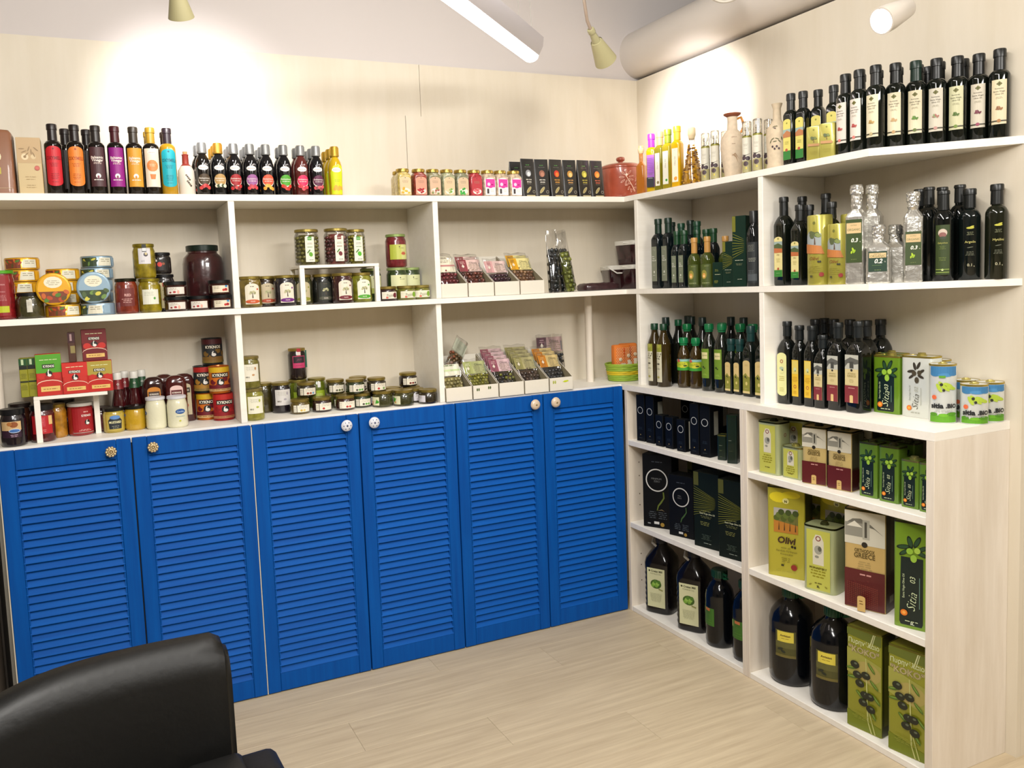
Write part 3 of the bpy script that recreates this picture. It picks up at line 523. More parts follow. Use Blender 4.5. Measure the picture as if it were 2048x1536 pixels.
jar('sp_lime', 'spread_jar', .062, .040, .012, '#9f8c48', '#3a3a1a', [jl(.072, .008, .040, .040, '#dedcb8', [('r', -1, .4, 1, .44, '#c8c8a0'), ('l', -.5, .7, .4, 3, .2, .05, '#8a8a68'), ('r', -.05, 0, .12, .5, '#d8604a'), ('p', [(.5, .2), (.7, .75), (.9, .5), (1, .6), (.95, .3)], '#3f9a24')])])
jar('sp_lime2', 'spread_jar', .062, .040, .012, '#9f8c48', '#3a3a1a', [jl(.072, .008, .040, .040, '#dedcb8', [('p', [(-.3, .35), (.0, .5), (0, .9), (.3, .7), (.5, .75), (.35, .45), (.2, .25), (0, .35)], '#4fa82c'), ('e', .35, .25, .12, .1, '#d8a04a'), ('l', -.6, .7, .3, 3, .2, .05, '#9a9a78')])])
WL = lambda c, f: [('l', -.1, .84, .6, 4, .13, .035, '#a8a494'), ('e', .5, .75, .12, .2, f), ('e', .2, .38, .18, .12, f), ('r', -1, 0, 1, .12, c), ('l', -.5, .28, .3, 3, .06, .04, '#7a766a')]
jar('w_lime', 'pickle_jar', .117, .036, .012, '#a0925a', '#84802a', [jl(.058, .026, .088, .036, '#e2e0cc', WL('#e2e0cc', '#a8b03c'))], cscale=45); jar('w_top', 'pickle_jar', .117, .036, .012, '#9a8c54', '#6a6426', [jl(.058, .026, .088, .036, '#dcd8c8', WL('#dcd8c8', '#b88a5a'))], cscale=45)
jar('w_red', 'pickle_jar', .115, .037, .012, '#a0904e', '#3c3414', [jl(.064, .018, .086, .037, '#dedacb', WL('#c83c34', '#d0884a'))], cscale=45); jar('w_dark', 'pickle_jar', .117, .037, .012, '#9a8a4a', '#1a141c', [jl(.064, .03, .09, .037, '#d4d0cc', WL('#d4d0cc', '#a8a0a8'))])
jar('w_cucum', 'pickle_jar', .118, .037, .012, '#a39850', '#5f6a1a', [jl(.05, .02, .07, .037, '#9ab028', [('l', 0, .7, .6, 3, .2, .06, '#d8e0a8')]), label(('cyl', .0373), .012, .082, .104, '#e4e2dc', 'r', (), name='seal')], cscale=40)
jar('w_beet', 'jam_jar', .122, .035, .012, '#a8924c', '#1c1014', [jl(.05, .045, .092, .035, '#c23a6a', [('r', -.9, .42, .9, .95, '#2c2228'), ('t', 'JAM', 0, .7, .3, '#8a3a5a', {'sh': .2}), ('l', 0, .2, .6, 1, .1, .06, '#7a1c3c')]), label(('cyl', .0353), .015, .092, .121, '#a8202c', 'r', [('r', -.9, .1, .9, .55, '#e0d8d0')], name='seal')],
    extra=[('ribbon', bxm('ribbon', M('#1c5a44', .5), .028, -.02, .045, .034, -.0185, .112))])
jar('eggplant', 'preserve_jar', .122, .038, .02, '#0f1014', '#150b14', [jl(.062, .03, .082, .038, '#2c1228', [('r', -1, .45, 1, 1, '#caa878'), ('e', .3, .8, .4, .3, '#8a4a20'), ('e', -.1, .85, .25, .2, '#a86a34'), ('e', .35, .42, .55, .22, '#d4e0f0'), ('e', .35, .42, .5, .17, '#3a68a8'), ('l', .3, .15, .4, 2, .16, .05, '#c8a8c0')])], lidmetal=.1)
jar('redjam', 'preserve_jar', .124, .038, .02, '#111013', '#4a0c10', [jl(.066, .028, .088, .038, '#b01820', [('r', -.6, .4, .3, .92, '#b83844'), ('r', .62, .5, 1, .98, '#dcb878'), ('l', -.2, .8, .4, 4, .16, .05, '#d07a7a'), ('l', -.1, .2, .5, 2, .16, .05, '#d88a8a')])], lidmetal=.1)
jar('brownjar', 'preserve_jar', .13, .036, .016, '#1a0f0c', '#3a1c10', [jl(.04, .02, .06, .036, '#3a2c28', [('l', 0, .8, .7, 4, .2, .06, '#8a7c74')])], lidmetal=.1)
jar('honeyjar', 'preserve_jar', .115, .03, .012, '#a88a3c', '#a8741c', [], contentvar=.4, cscale=40); jar('plumjar', 'preserve_jar', .085, .035, .012, '#2a1414', '#4a1218', [jl(.05, .01, .055, .035, '#5a161e', [('l', 0, .7, .5, 3, .2, .05, '#8a4a50')])], lidmetal=.1)
LG = ('e', 0, .0, 0, 0, '#000000')
def logo(cz, w=.62, c='#33619c', rim='#c8d8ea'): return [('e', 0, cz, w, w * .38, rim), ('e', 0, cz, w * .9, w * .3, c), ('t', 'Condito', 0, cz, .2, '#c8d8ea', {'sh': .3, 'w': w * 1.3})]
jar('mustard', 'mustard_jar', .086, .035, .012, '#14130f', '#b09a38', [jl(.058, .008, .064, .035, '#b8a24a', [('p', [(-.7, .1), (.7, .1), (.8, .62), (.5, .82), (-.5, .82), (-.8, .62)], '#232a30'), ('e', .0, .82, .6, .24, '#5a86c0'), ('t', 'MUSTARD', 0, .52, .26, '#e0dcae', {'b': .03, 'w': 1.35}), ('l', 0, .26, .4, 2, .2, .05, '#a8a890')])], lidmetal=.1, rl=.034, contentvar=.05)
jar('mustard2', 'mustard_jar', .086, .035, .012, '#14130f', '#b8921c', [jl(.058, .008, .064, .035, '#bf9a26', [('e', .0, .82, .6, .22, '#6a7ab8'), ('l', 0, .45, .6, 2, .3, .1, '#d8c070'), ('l', 0, .2, .7, 1, .2, .1, '#a87a18')])], lidmetal=.1, rl=.034, contentvar=.05)
for k_, xx in (('mayo', 0), ('mayo2', .15)):
    jar(k_, 'mayonnaise_jar', .112, .035, .011, '#d3d3d8', '#d9d6ba', [label(('cyl', .035), .06, .012, .075, '#dadabf', 'r', [('e', xx, .72, .58, .3, '#24508e'), ('t', 'Condito', xx, .72, .2, '#c8dcf0', {'sh': .3, 'w': .8}), ('t', 'mayonnaise', xx, .46, .17, '#7aa0a8', {'w': 1}), ('e', xx - .1, .2, .12, .1, '#b8b83c'), ('e', xx + .5, .32, .1, .1, '#c8d0b0')], base=False)], lidmetal=.1, neck=.022, contentvar=.0, cr=.2)
def ketchup(key, neckc):
    S = bodysecs(.2, .0255, .0255, 2, .07, .165, .0125, 'slope', .172)
    proto(key, 'ketchup_bottle', 'bottle', [('body', lofm('body', M('#3c0c10', .1, 0, .7), S, 22)), ('cap', capm(.176, .2, .0145, '#dcdad2')[1]), ('neck_label', lofm('neck_label', M(neckc, .4), [(.142, .0195), (.150, .0172), (.172, .0142), (.176, .0135)], 20), [('print', lay_p(('cyl', .018), [('e', 0, .5, .35, .35, '#e8e4dc'), ('e', 0, .5, .2, .2, neckc)], .02, .15, .17))]),
        label(('cyl', .0255), .044, .015, .07, '#d8c8bc', 'arch', [('t', 'KYKNOS', 0, .5, .3, '#8a1418', {'b': .02})])])
def lay_p(surf, prints, w, z0, z1):
    cols = []; ps = []
    for i, e in enumerate(prints):
        c, pl = polys_of(e, w / 2, z1 - z0)
        if c not in cols: cols.append(c)
        for q in pl: ps.append((cols.index(c), i + 1.5, q))
    return finish(lay(ps, surf, z0, .0012), 'print', [M(c) for c in cols], smooth=False)
ketchup('kt_red', '#7a1a20'); ketchup('kt_green', '#1f4a2a')
def squeeze(key, col, lab, dark):
    S = [(0, .034, .022, 3), (.004, .037, .024, 3), (.12, .038, .025, 3), (.15, .037, .024, 3), (.168, .03, .02, 3), (.176, .016, .012, 2.5)]
    pr = [('r', -.85, .70, .85, .86, dark), ('t', 'KYKNOS', 0, .78, .24, '#e8dccc', {'b': .03, 'w': 1.5}), ('l', 0, .6, .7, 1, .1, .1, dark), ('e', .1, .3, .4, .38, '#b0402c'), ('e', -.3, .25, .25, .25, '#a8301f'), ('l', 0, .06, .5, 1, .1, .06, dark)]
    proto(key, 'sauce_bottle', 'bottle', [('body', lofm('body', M(col, .15, 0, .6), S, 28)), label(('flat', .0253), .044, .025, .142, lab, 'arch', pr)])
squeeze('sq_orange', '#2a0d0c', '#c07a24', '#3a2414'); squeeze('sq_pink', '#44100f', '#dcb8b0', '#5a1c1c'); squeeze('sq_beige', '#3c1012', '#b8ac8c', '#2c2418'); squeeze('sq_plain', '#40140f', '#44100f', '#3a100e')
SWAN = lambda x, z, k: [('e', x, z, .26, .26, '#1c1c1a'), ('e', x + .02, z - .04, .16, .12, '#e8e6de'), ('p', [(x - .12, z + .03), (x - .04, z + .11), (x + .02, z + .1), (x - .03, z + .04), (x, z - .04), (x - .1, z - .06)], '#e8e6de')]
def can(key, top, mid, low, band, txtbg='#1a1614', r=.037, H=.1, word='KYKNOS'):
    pr = [('r', -1, .78, 1, 1, top), ('r', -1, .3, 1, .8, mid)] + [('e', -.8 + .23 * i, .3 + .12 * (i % 3), .22, .2, low if i % 2 else mid) for i in range(8)] + [('r', -1, .08, 1, .3, low), ('r', -.62, .6, .62, .78, txtbg), ('t', word, 0, .69, .2, '#ece6d2', {'b': .03, 'w': 1.1})] + SWAN(0, .42, 1) + [('r', -1, .05, 1, .15, band), ('l', 0, .1, .7, 1, .1, .05, '#8a5a34')]
    proto(key, 'tomato_can', 'can', [('can', lofm('can', M(mid, .3, .5, .3), [(0, r * .97), (.001, r * 1.02), (.003, r * 1.02), (.004, r), (H - .004, r), (H - .003, r * 1.02), (H - .001, r * 1.02), (H - .0005, r * .96), (H - .003, r * .94), (H - .003, r * .1)], 30, 30)), label(('cyl', r), .1, .004, H - .004, mid, 'r', pr, base=False)])
can('c_yellow', '#d0a91c', '#c86a1c', '#6a1420', '#c8a468'); can('c_red', '#b8241f', '#a8181f', '#8a1018', '#b0704a'); can('c_black', '#a8201c', '#23282a', '#a8782c', '#8a7a3c'); can('c_dark', '#4a1418', '#23282c', '#7a5a24', '#7a6c2c')
jar('c_paste', 'tomato_can', .112, .0415, .012, '#d6d4ce', '#8d1218', [jl(.07, .01, .094, .0415, '#9c141c', [('t', 'KYKNOS', .3, .7, .2, '#e8e0d8', {'b': .03, 'w': .9}), ('l', .25, .83, .3, 1, .1, .1, '#e0b0a8')] + SWAN(.35, .42, 1) + [('l', .1, .12, .6, 2, .1, .06, '#d09088'), ('r', -1, -.02, 1, .02, '#a8a49a')])], rl=.041, lidmetal=.1, cat='can', neck=.004, contentvar=0)
def soup(key, top, bot='#b8241c', w=.077, h=.134, side='#1f3418'):
    pr = [('r', -1, .55, 1, 1, top), ('l', 0, .86, .8, 1, .1, .05, '#d8e0b0'), ('r', -.5, .66, .45, .76, '#1a1c14'), ('t', 'KYKNOS', 0, .71, .2, '#e8e6d8', {'b': .03, 'w': .85}), ('e', -.6, .47, .32, .28, '#c02a20'), ('e', .6, .47, .32, .28, '#c02a20'), ('e', .0, .45, .4, .2, '#a81c18')] + SWAN(0, .53, 1) + [('e', 0, .28, 1.0, .36, '#e6c8b0'), ('e', 0, .26, 1.0, .36, bot), ('r', -1, 0, 1, .27, bot), ('r', -.72, .1, .78, .22, '#dcb86a'), ('l', 0, .15, .55, 1, .1, .06, '#8a5a2c')]
    proto(key, 'soup_carton', 'carton', boxparts(w, .036, h, bot, pr))
soup('so_green', '#4f9a22', h=.138); soup('so_red', '#c4281f', h=.104); soup('so_gold', '#a8953c', h=.104); soup('so_dark', '#6e1418', '#6a1018', h=.106)
proto('so_side', 'soup_carton', 'carton', boxparts(.024, .05, .128, '#8c8a20', [('r', -1, .82, 1, 1, '#1c4a20'), ('r', -1, .72, 1, .82, '#141a10'), ('r', -.4, .84, .2, .98, '#b8c8a0'), ('l', 0, .6, .8, 5, .3, .1, '#6a681c'), ('r', -1, .38, 1, .42, '#20240f'), ('l', 0, .3, .8, 5, .3, .1, '#6a681c')]))
proto('so_side2', 'soup_carton', 'carton', boxparts(.022, .05, .1, '#4a2a1c', [('r', -1, .65, 1, 1, '#3a1418'), ('r', -.4, .72, .2, .95, '#a88a8a'), ('r', -.4, .3, .9, .55, '#8a7c4a')]))
# --- counter bottles, right run
GA = '#33270d'; DG = '#0d1512'
OVL = [('r', -1, .8, 1, 1, '#8f9434'), ('e', 0, .95, .6, .5, '#a8a84a')] + [('e', -.5 + .25 * i, .62 + .06 * (i % 3), .28, .09, '#3a3a22', .9 * i) for i in range(6)] + [('e', -.3 + .3 * i, .48, .15, .17, '#3c3426') for i in range(3)] + [('l', 0, .36, .6, 2, .2, .06, '#5a5a3c'), ('e', 0, .13, .4, .25, '#a09a54')]
bottle('m_oval', 'oil_bottle', .262, .0295, .17, .232, .0125, .0155, .236, GA, '#0f3a24', [label(('cyl', .0295), .034, .02, .178, '#cfcbb0', 'arch', OVL)], style='slope')
def pet(key, H, r, lab_pr, labc, z0, z1, glass='#1c1a0c', cap='#0c7a44', lw=None, feet=True):
    zs = H * .58; S = [(0, r * .8), (.005, r * .97)]; k = 0; z = .012
    while z < zs:
        S += [(z, r * (1 if k % 2 else .955))]; z += .0075; k += 1
    S += [(zs, r), (zs + H * .06, r * .98), (zs + H * .14, r * .82), (zs + H * .22, r * .55), (zs + H * .27, r * .42), (H - .012, .0125)]
    lb = label(('cyl', r), lw or r * 3.1, z0, z1, labc, 'r', lab_pr)
    proto(key, 'oil_bottle', 'bottle', [('body', lofm('body', M(glass, .08, 0, .7), S, 22, 60)), capm(H - .024, H, .0165, cap, .35, 0, None, 14), ('collar', lofm('collar', M(cap, .4), [(H - .031, .0155), (H - .026, .0155)], 16)), lb])
OLL = [('r', -1, .8, 1, 1, '#8ec0b8'), ('e', -.35, .86, .2, .16, '#c8604a'), ('r', -1, 0, 1, .3, '#3f9a34'), ('e', .1, .5, .55, .3, '#c9c834'), ('e', -.4, .45, .3, .2, '#a8b82c'), ('e', .35, .42, .18, .08, '#3a4a14'), ('t', 'OLIVE', 0, .56, .2, '#6a8a1c', {'w': .8})]
pet('m_pet', .258, .0325, OLL, '#8fb82e', .078, .128); pet('m_petsmall', .205, .0265, OLL, '#8fb82e', .072, .118, glass='#3a2c10')
SQL = [('r', -.8, .66, .7, .88, '#d8cf98'), ('t', 'Agrinion', 0, .78, .3, '#5a5a2c', {'w': 1.2}), ('e', -.3, .38, .25, .2, '#2a3410'), ('e', .05, .34, .18, .14, '#2a3410'), ('l', 0, .14, .5, 2, .2, .06, '#a8c05a')]
pet('m_petgreen', .265, .0315, SQL, '#6a8a24', .052, .168, glass='#0f150f', lw=.036, cap='#0f7040')
def oval2(key, H, r, z1, glass=DG):
    pr = [('p', [(-1, .52), (-.2, .62), (.4, .52), (1, .5), (1, 0), (-1, 0)], '#8c8a34'), ('l', 0, .86, .6, 2, .2, .08, '#c0a060'), ('e', -.3, .5, .2, .26, '#1c1c10'), ('e', .1, .47, .12, .16, '#3a3a20'), ('e', .05, .3, .3, .4, '#d8c878'), ('r', -1, 0, 1, .07, '#dcc88c'), ('l', 0, .14, .4, 1, .1, .05, '#dcd0a0')]
    bottle(key, 'oil_bottle', H, r, H * .62, H * .76, .0125, .0155, H * .78, glass, '#123a38', [label(('flat', r), r * 1.5, .012, z1, '#d8bf80', 'arch', pr)], p=6, sleeve=H * .9)
oval2('m_sq', .262, .0235, .135); oval2('m_sqsmall', .21, .0185, .122)
bottle('m_back', 'oil_bottle', .272, .030, .16, .24, .0125, .0155, .246, '#141510', '#0e5a38', style='slope'); bottle('m_backdark', 'oil_bottle', .285, .030, .175, .24, .0125, .0155, .25, NEAR, '#0f2622', style='slope')
# mid shelf, first cell
GL = [('e', -.1, .92, .5, .12, '#8a8a7c', .3), ('e', .2, .9, .3, .1, '#96968a', -.5), ('t', 'Extra', -.3, .72, .26, '#eceae0', {'b': .02, 'w': .8}), ('t', 'Virgin', -.2, .66, .26, '#eceae0', {'b': .02, 'w': 1}), ('t', 'Olive Oil', 0, .6, .28, '#eceae0', {'b': .03, 'w': 1.5}), ('l', 0, .5, .5, 4, .2, .05, '#a8a894'), ('e', 0, .26, .22, .38, '#e6e6da'), ('e', 0, .23, .09, .22, '#7c8a6a'), ('l', 0, .17, .5, 1, .1, .1, '#e6e6da')]
bottle('q_tall', 'oil_bottle', .285, .0235, .2, .225, .0125, .0148, .225, '#0c1518', '#0f2a1e', [label(('flat', .0235), .034, .03, .172, '#7f8471', 'r', GL)], p=6, sleeve=.262)
bottle('q_small', 'oil_bottle', .225, .0185, .145, .172, .0118, .0145, .172, '#0c1518', '#103a1f', [label(('flat', .0185), .028, .022, .128, '#77806a', 'r', GL)], p=6, sleeve=.206)
bottle('q_mid', 'oil_bottle', .262, .0215, .17, .202, .0125, .0148, .202, '#0c1518', '#12402a', [], p=6, sleeve=.242)
bottle('q_clear', 'oil_bottle', .192, .0265, .10, .132, .0105, .0125, .132, '#3a4416', '#b98a48', [label(('cyl', .0265), .044, .01, .088, '#47541f', 'r', [('e', -.25, .5, .5, .8, '#8a8434'), ('e', -.25, .45, .3, .45, '#d0984a'), ('e', -.25, .42, .14, .2, '#e8c890'), ('l', .2, .9, .5, 1, .1, .05, '#a8b070'), ('l', 0, .08, .7, 1, .1, .07, '#b8bc88')])], sleeve=.172, ridge=0)
GB = lambda c='#10281e': [('r', -1, .78, -.5, 1, '#6a6a1c')] + [('e', -.3, .72 - .035 * i, 1.15, .03, '#8e8c26' if i % 2 else '#6f7420', .12 * (i - 4)) for i in range(9)] + [('l', 0, .37, .6, 1, .1, .06, '#cfd0b8'), ('l', 0, .32, .5, 2, .16, .04, '#8a8c6a'), ('l', .1, .1, .4, 1, .1, .05, '#b8bca8')]
proto('gb_tall', 'oil_box', 'box', boxparts(.05, .05, .252, '#10281e', GB())); proto('gb_mid', 'oil_box', 'box', boxparts(.042, .042, .165, '#10281e', GB())); proto('gb_small', 'oil_box', 'box', boxparts(.04, .036, .092, '#10281e', [('l', -.2, .7, .4, 2, .25, .07, '#8a8c3c'), ('l', 0, .5, .7, 1, .2, .08, '#cfd0a8'), ('l', -.3, .25, .4, 3, .2, .06, '#9c9a3c')]))
bottle('q_darklab', 'oil_bottle', .265, .027, .17, .215, .0125, .015, .222, '#101416', '#16191a', [label(('cyl', .027), .04, .012, .155, '#23282a', 'r', [('l', -.2, .92, .6, 5, .25, .07, '#8a8c80'), ('l', 0, .6, .7, 3, .25, .08, '#a0a294'), ('l', -.2, .3, .6, 4, .22, .06, '#6a7074'), ('r', -.8, .05, .8, .22, '#4a5054')])])
bottle('q_plain', 'oil_bottle', .27, .0225, .18, .212, .0125, .0148, .212, '#0a1214', '#0f241c', [], p=6, sleeve=.252)
# mid shelf, second cell
CL = [('e', 0, .95, .2, .2, '#8a8a3c'), ('r', -1, .78, 1, .88, '#93a5a0'), ('p', [(-1, .68), (1, .66), (1, .78), (0, .84), (-1, .8)], '#4a5a34'), ('p', [(-1, .6), (1, .6), (1, .7), (-1, .72)], '#b8683c'), ('t', 'Olivi', 0, .55, .26, '#6a3a24', {'sh': .3, 'w': 1.2}), ('l', 0, .45, .5, 4, .2, .05, '#a89a50'), ('r', -1, 0, 1, .17, '#2f7a2c'), ('e', 0, .2, .24, .24, '#a84a30'), ('l', 0, .09, .5, 1, .1, .05, '#a8c890')]
bottle('z_tall', 'oil_bottle', .298, .0265, .203, .237, .0125, .0152, .235, BLK, '#111413', [label(('flat', .0265), .036, .03, .165, '#dccf90', 'arch', CL)], p=5, sleeve=.28); bottle('z_mid', 'oil_bottle', .265, .0235, .18, .21, .0125, .0148, .212, BLK, '#111413', [label(('flat', .0235), .032, .024, .145, '#dccf90', 'arch', CL)], p=5, sleeve=.245)
bottle('z_blank', 'oil_bottle', .28, .028, .19, .222, .0125, .0152, .228, '#0d100f', '#131514', [], sleeve=.27)
def roundtin(key, H, r):
    pr = [('e', -.2, .9, .1, .12, '#6a6a2c')] + [('p', [(-.95, .58), (.3, .56), (.3, .74), (-.6, .78), (-.95, .72)], '#98a0a0')] + tree(-.15, .66, 1.0, '#56603c', '#5a4432', .5) + [('p', [(-.95, .46), (.5, .44), (.3, .56), (-.95, .6)], '#b8743c'), ('t', 'Olivi', -.2, .38, .26, '#7a3a20', {'sh': .3, 'w': .9}), ('e', .1, .33, .07, .07, '#2a2a1c'), ('e', .22, .33, .07, .07, '#2a2a1c'), ('l', -.2, .26, .5, 4, .14, .035, '#8c8434'), ('e', .3, .14, .16, .16, '#8c2c2a'), ('r', -.5, .1, -.3, .13, '#4a4a2c')]
    proto(key, 'oil_tin', 'tin', [('tin', lofm('tin', M('#a69f44', .3, .35, .4), [(0, r * .98), (.002, r), (H - .003, r), (H, r * .96), (H - .002, r * .9)], 32)), label(('cyl', r), r * 2.3, .003, H - .004, '#a69f44', 'r', pr, base=False)])
roundtin('rt_tall', .222, .038); roundtin('rt_mid', .188, .035)
def foil(key, H, w, zs, ze, lab, lz0, lz1, pr, lw):
    S = [(0, w * .96, w * .96, 7), (.004, w, w, 7), (zs * .5, w * 1.01, w * 1.0, 6), (zs, w, w, 6), (zs + (ze - zs) * .35, w * .82, w * .82, 4), (zs + (ze - zs) * .7, w * .5, w * .5, 3), (ze, .0155, .0155, 2), (H - .03, .0150, .0150, 2), (H - .028, .018, .018, 2), (H - .003, .0178, .0178, 2), (H, .014, .014, 2)]
    bm = bmesh.new(); loft(bm, S, 36); bmesh.ops.subdivide_edges(bm, edges=[e for e in bm.edges if abs(e.verts[0].co.z - e.verts[1].co.z) > .012], cuts=5)
    q = rseed(4)
    for v in bm.verts:
        if v.co.z > .002: v.co += Vector((q.uniform(-1, 1), q.uniform(-1, 1), q.uniform(-.6, .6))) * (.0011 if not lz0 - .005 < v.co.z < lz1 + .005 else .0003)
    m = M('#d5d3cc', .28, .85, 0, .9, 55)
    proto(key, 'foil_wrapped_bottle', 'bottle', [('foil', finish(bm, 'foil', m, 12)), label(('flat', w + .0006), lw, lz0, lz1, lab, 'r', pr)])
def org(n, col='#34451c', leaf=True): return [('r', -.9, .68, .9, .92, '#cdb182'), ('t', 'EXTRA', 0, .865, .17, '#7a7a4c', {'w': .9}), ('t', 'ORGANIC', 0, .765, .3, '#5a6a3a', {'w': 1.6}), ('t', n, .1, .52, .5, '#eceada', {'sh': .25, 'w': 1.0, 'b': .02}), ('t', '%', .78, .48, .14, '#eceada')] + ([('e', -.1, .3, .12, .3, '#a8c42c', .3), ('e', .05, .26, .14, .26, '#8fb024', -.5), ('e', -.28, .24, .1, .2, '#a8c42c', -.2)] if leaf else [('r', -.6, .3, .4, .32, '#5a7a4a')]) + [('l', 0, .07, .5, 1, .1, .04, '#8a9a5a')]
foil('f_tall', .3, .027, .203, .236, '#34451c', .065, .195, org('0.3'), .046); foil('f_small', .175, .0325, .105, .13, '#173524', .035, .095, org('0.2', leaf=False), .05); foil('f_mid', .265, .0245, .19, .22, '#34451c', .05, .148, org('0.3'), .042)
proto('foil_back', 'foil_wrapped_bottle', 'bottle', [(PROTO['f_tall'][2][0][0], PROTO['f_tall'][2][0][1])]); proto('foil_backsmall', 'foil_wrapped_bottle', 'bottle', [(PROTO['f_small'][2][0][0], PROTO['f_small'][2][0][1])])
def island(key, name, num, glass, H, labc=None, top='#b8b43c', r=.0285):
    YL = '#c9c070'; pr = [('e', .0, .9, .45, .14, top), ('e', .15, .92, .3, .12, top, .4), ('l', 0, .8, .4, 3, .16, .06, '#7d7f5c'), ('t', name, 0, .6, .3, YL, {'w': 1.5}), ('e', 0, .48, .35, .06, '#5a5c4a', .15), ('l', 0, .38, .55, 4, .15, .05, '#6a6c58'), ('t', num, -.05, .1, .36, '#cfc9a4', {'w': .8}), ('t', '%', .45, .07, .14, '#cfc9a4')]
    bottle(key, 'oil_bottle', H, r, H * .69, H * .78, .013, .0165, H * .79, glass, '#101312', [label(('cyl', r), .044, .03, H * .62, glass, 'r', pr, base=False)], sleeve=H * .93, grough=.12)
island('i_argolis', 'Argolis', '0.1', '#0e1413', .262); island('i_mytilini', 'Mytilini', '0.1', '#171a10', .268)
bottle('i_zakynthos', 'oil_bottle', .262, .0275, .176, .205, .013, .016, .205, NEAR, '#111413', [label(('cyl', .0275), .038, .018, .162, '#33421a', 'r', [('e', 0, .84, .62, .62, '#c8b8a8'), ('e', 0, .8, .5, .4, '#8a5a54'), ('e', 0, .74, .5, .22, '#3a4430'), ('t', 'Zakynthos', 0, .64, .22, '#c8c468', {'w': 1.4}), ('l', 0, .57, .4, 3, .2, .04, '#8a9a4a'), ('l', 0, .34, .5, 3, .2, .04, '#8a9a4a'), ('e', 0, .1, .16, .16, '#d8e0a8'), ('r', -.9, .04, .9, .055, '#8aa04a'), ('r', -.9, .1, .9, .115, '#8aa04a')])], sleeve=.25)
# counter, second cell
def arch(key, name_, H, r, z0, z1, lab, pr, lw, shape='r', glass=NEAR): bottle(key, 'oil_bottle', H, r, H * .655, H * .785, .0125, .0152, H * .82, glass, '#12181a', [label(('flat', r), lw, z0, z1, lab, shape, pr)], p=5, sleeve=H * .94)
YB = [('o', 0, .8, .3, .09, '#a0403a'), ('e', .0, .64, .45, .28, '#a8b8a0'), ('e', .2, .6, .2, .14, '#5a6a5a'), ('l', 0, .44, .6, 3, .3, .08, '#a8982c'), ('l', 0, .18, .5, 3, .25, .06, '#a8982c')]
arch('n_cream', '', .285, .0265, .028, .178, '#dcdc9c', YB + [('e', 0, .62, .6, .7, '#dcdc9c')] + YB[:3], .042, 'oval'); YY = [('r', -.9, .62, .9, .98, '#d8c464'), ('e', .0, .74, .4, .5, '#c8cc9c'), ('e', .1, .7, .2, .2, '#7a8a5a'), ('l', 0, .52, .8, 4, .35, .12, '#b8861c'), ('o', 0, .27, .42, .12, '#a0403a'), ('l', 0, .14, .6, 4, .2, .06, '#b8861c')]
arch('n_yellow', '', .272, .0215, .03, .155, '#e0b830', YY, .028)
def greece(): return [('r', -1, .7, 1, 1, '#b8b8ac'), ('p', [(-1, .74), (-.6, .82), (.2, .84), (.4, .8), (1, .82), (1, .9), (-.2, .95), (-1, .88)], '#5c5c56'), ('r', -.3, .72, .3, .86, '#44443e'), ('e', 0, .68, .17, .17, '#2a2620'), ('t', 'ORTHODOX', 0, .61, .2, '#8a7a3c', {'w': 1.2}), ('t', 'GREECE', 0, .56, .26, '#8a7a3c', {'w': 1.3}), ('l', 0, .48, .4, 3, .16, .04, '#b0a06c'), ('r', -1, 0, 1, .36, '#7c2a30'), ('r', -1, .355, 1, .36, '#5a1c20'), ('l', 0, .3, .5, 1, .1, .1, '#c8908c'), ('r', -.25, 0, .25, .14, '#d8b87c'), ('e', 0, .14, .25, .12, '#d8b87c')]
arch('n_greece', '', .285, .0265, .03, .178, '#d0bf8a', greece(), .042, 'arch'); arch('n_greecesmall', '', .243, .0215, .028, .15, '#d0bf8a', greece(), .034, 'arch'); arch('n_greecebig', '', .29, .030, .032, .185, '#d0bf8a', greece(), .05, 'arch')
bottle('n_back', 'oil_bottle', .287, .031, .188, .226, .0135, .0165, .235, NEAR, '#14191b', [], p=3, sleeve=.268)
def tin(key, w, d, h, col, pr, side=None, sidepr=(), p=12, spout=True, metal='#a89a54', gr=.3, rimc=None, band=None):
    S = [(0, w / 2 * .985, d / 2 * .985, p), (.002, w / 2, d / 2, p), (h - .003, w / 2, d / 2, p), (h, w / 2 * .985, d / 2 * .985, p)]
    P = [('tin', lofm('tin', M(col, gr, .25, .35), S, 32, 50)), ('rim', lofm('rim', M(rimc or metal, .3, .85), [(h - .004, w / 2 * 1.008, d / 2 * 1.01, p), (h + .0015, w / 2 * 1.008, d / 2 * 1.01, p), (h + .0015, w / 2 * .97, d / 2 * .95, p), (h - .001, w / 2 * .96, d / 2 * .94, p)], 32, 30, cap0=False))]
    if spout: P.append(('spout', lofm('spout', M(metal, .35, .7), [(h - .001, .014), (h + .004, .014), (h + .005, .011), (h + .009, .011), (h + .010, .009)], 16)))
    wf = w * (.97 if p > 8 else .80)
    P.append(label(('flat', d / 2), wf, .003, h - .005, col, 'r', pr, base=False, rough=gr))
    if sidepr or side: P.append(label(('flat', w / 2), d * (.95 if p > 8 else .7), .003, h - .005, side or col, 'r', sidepr, ang=PI / 2, base=bool(side), name='side_panel', rough=gr))
    proto(key, 'oil_tin', 'tin', P); return S
LEAF = '#132318'
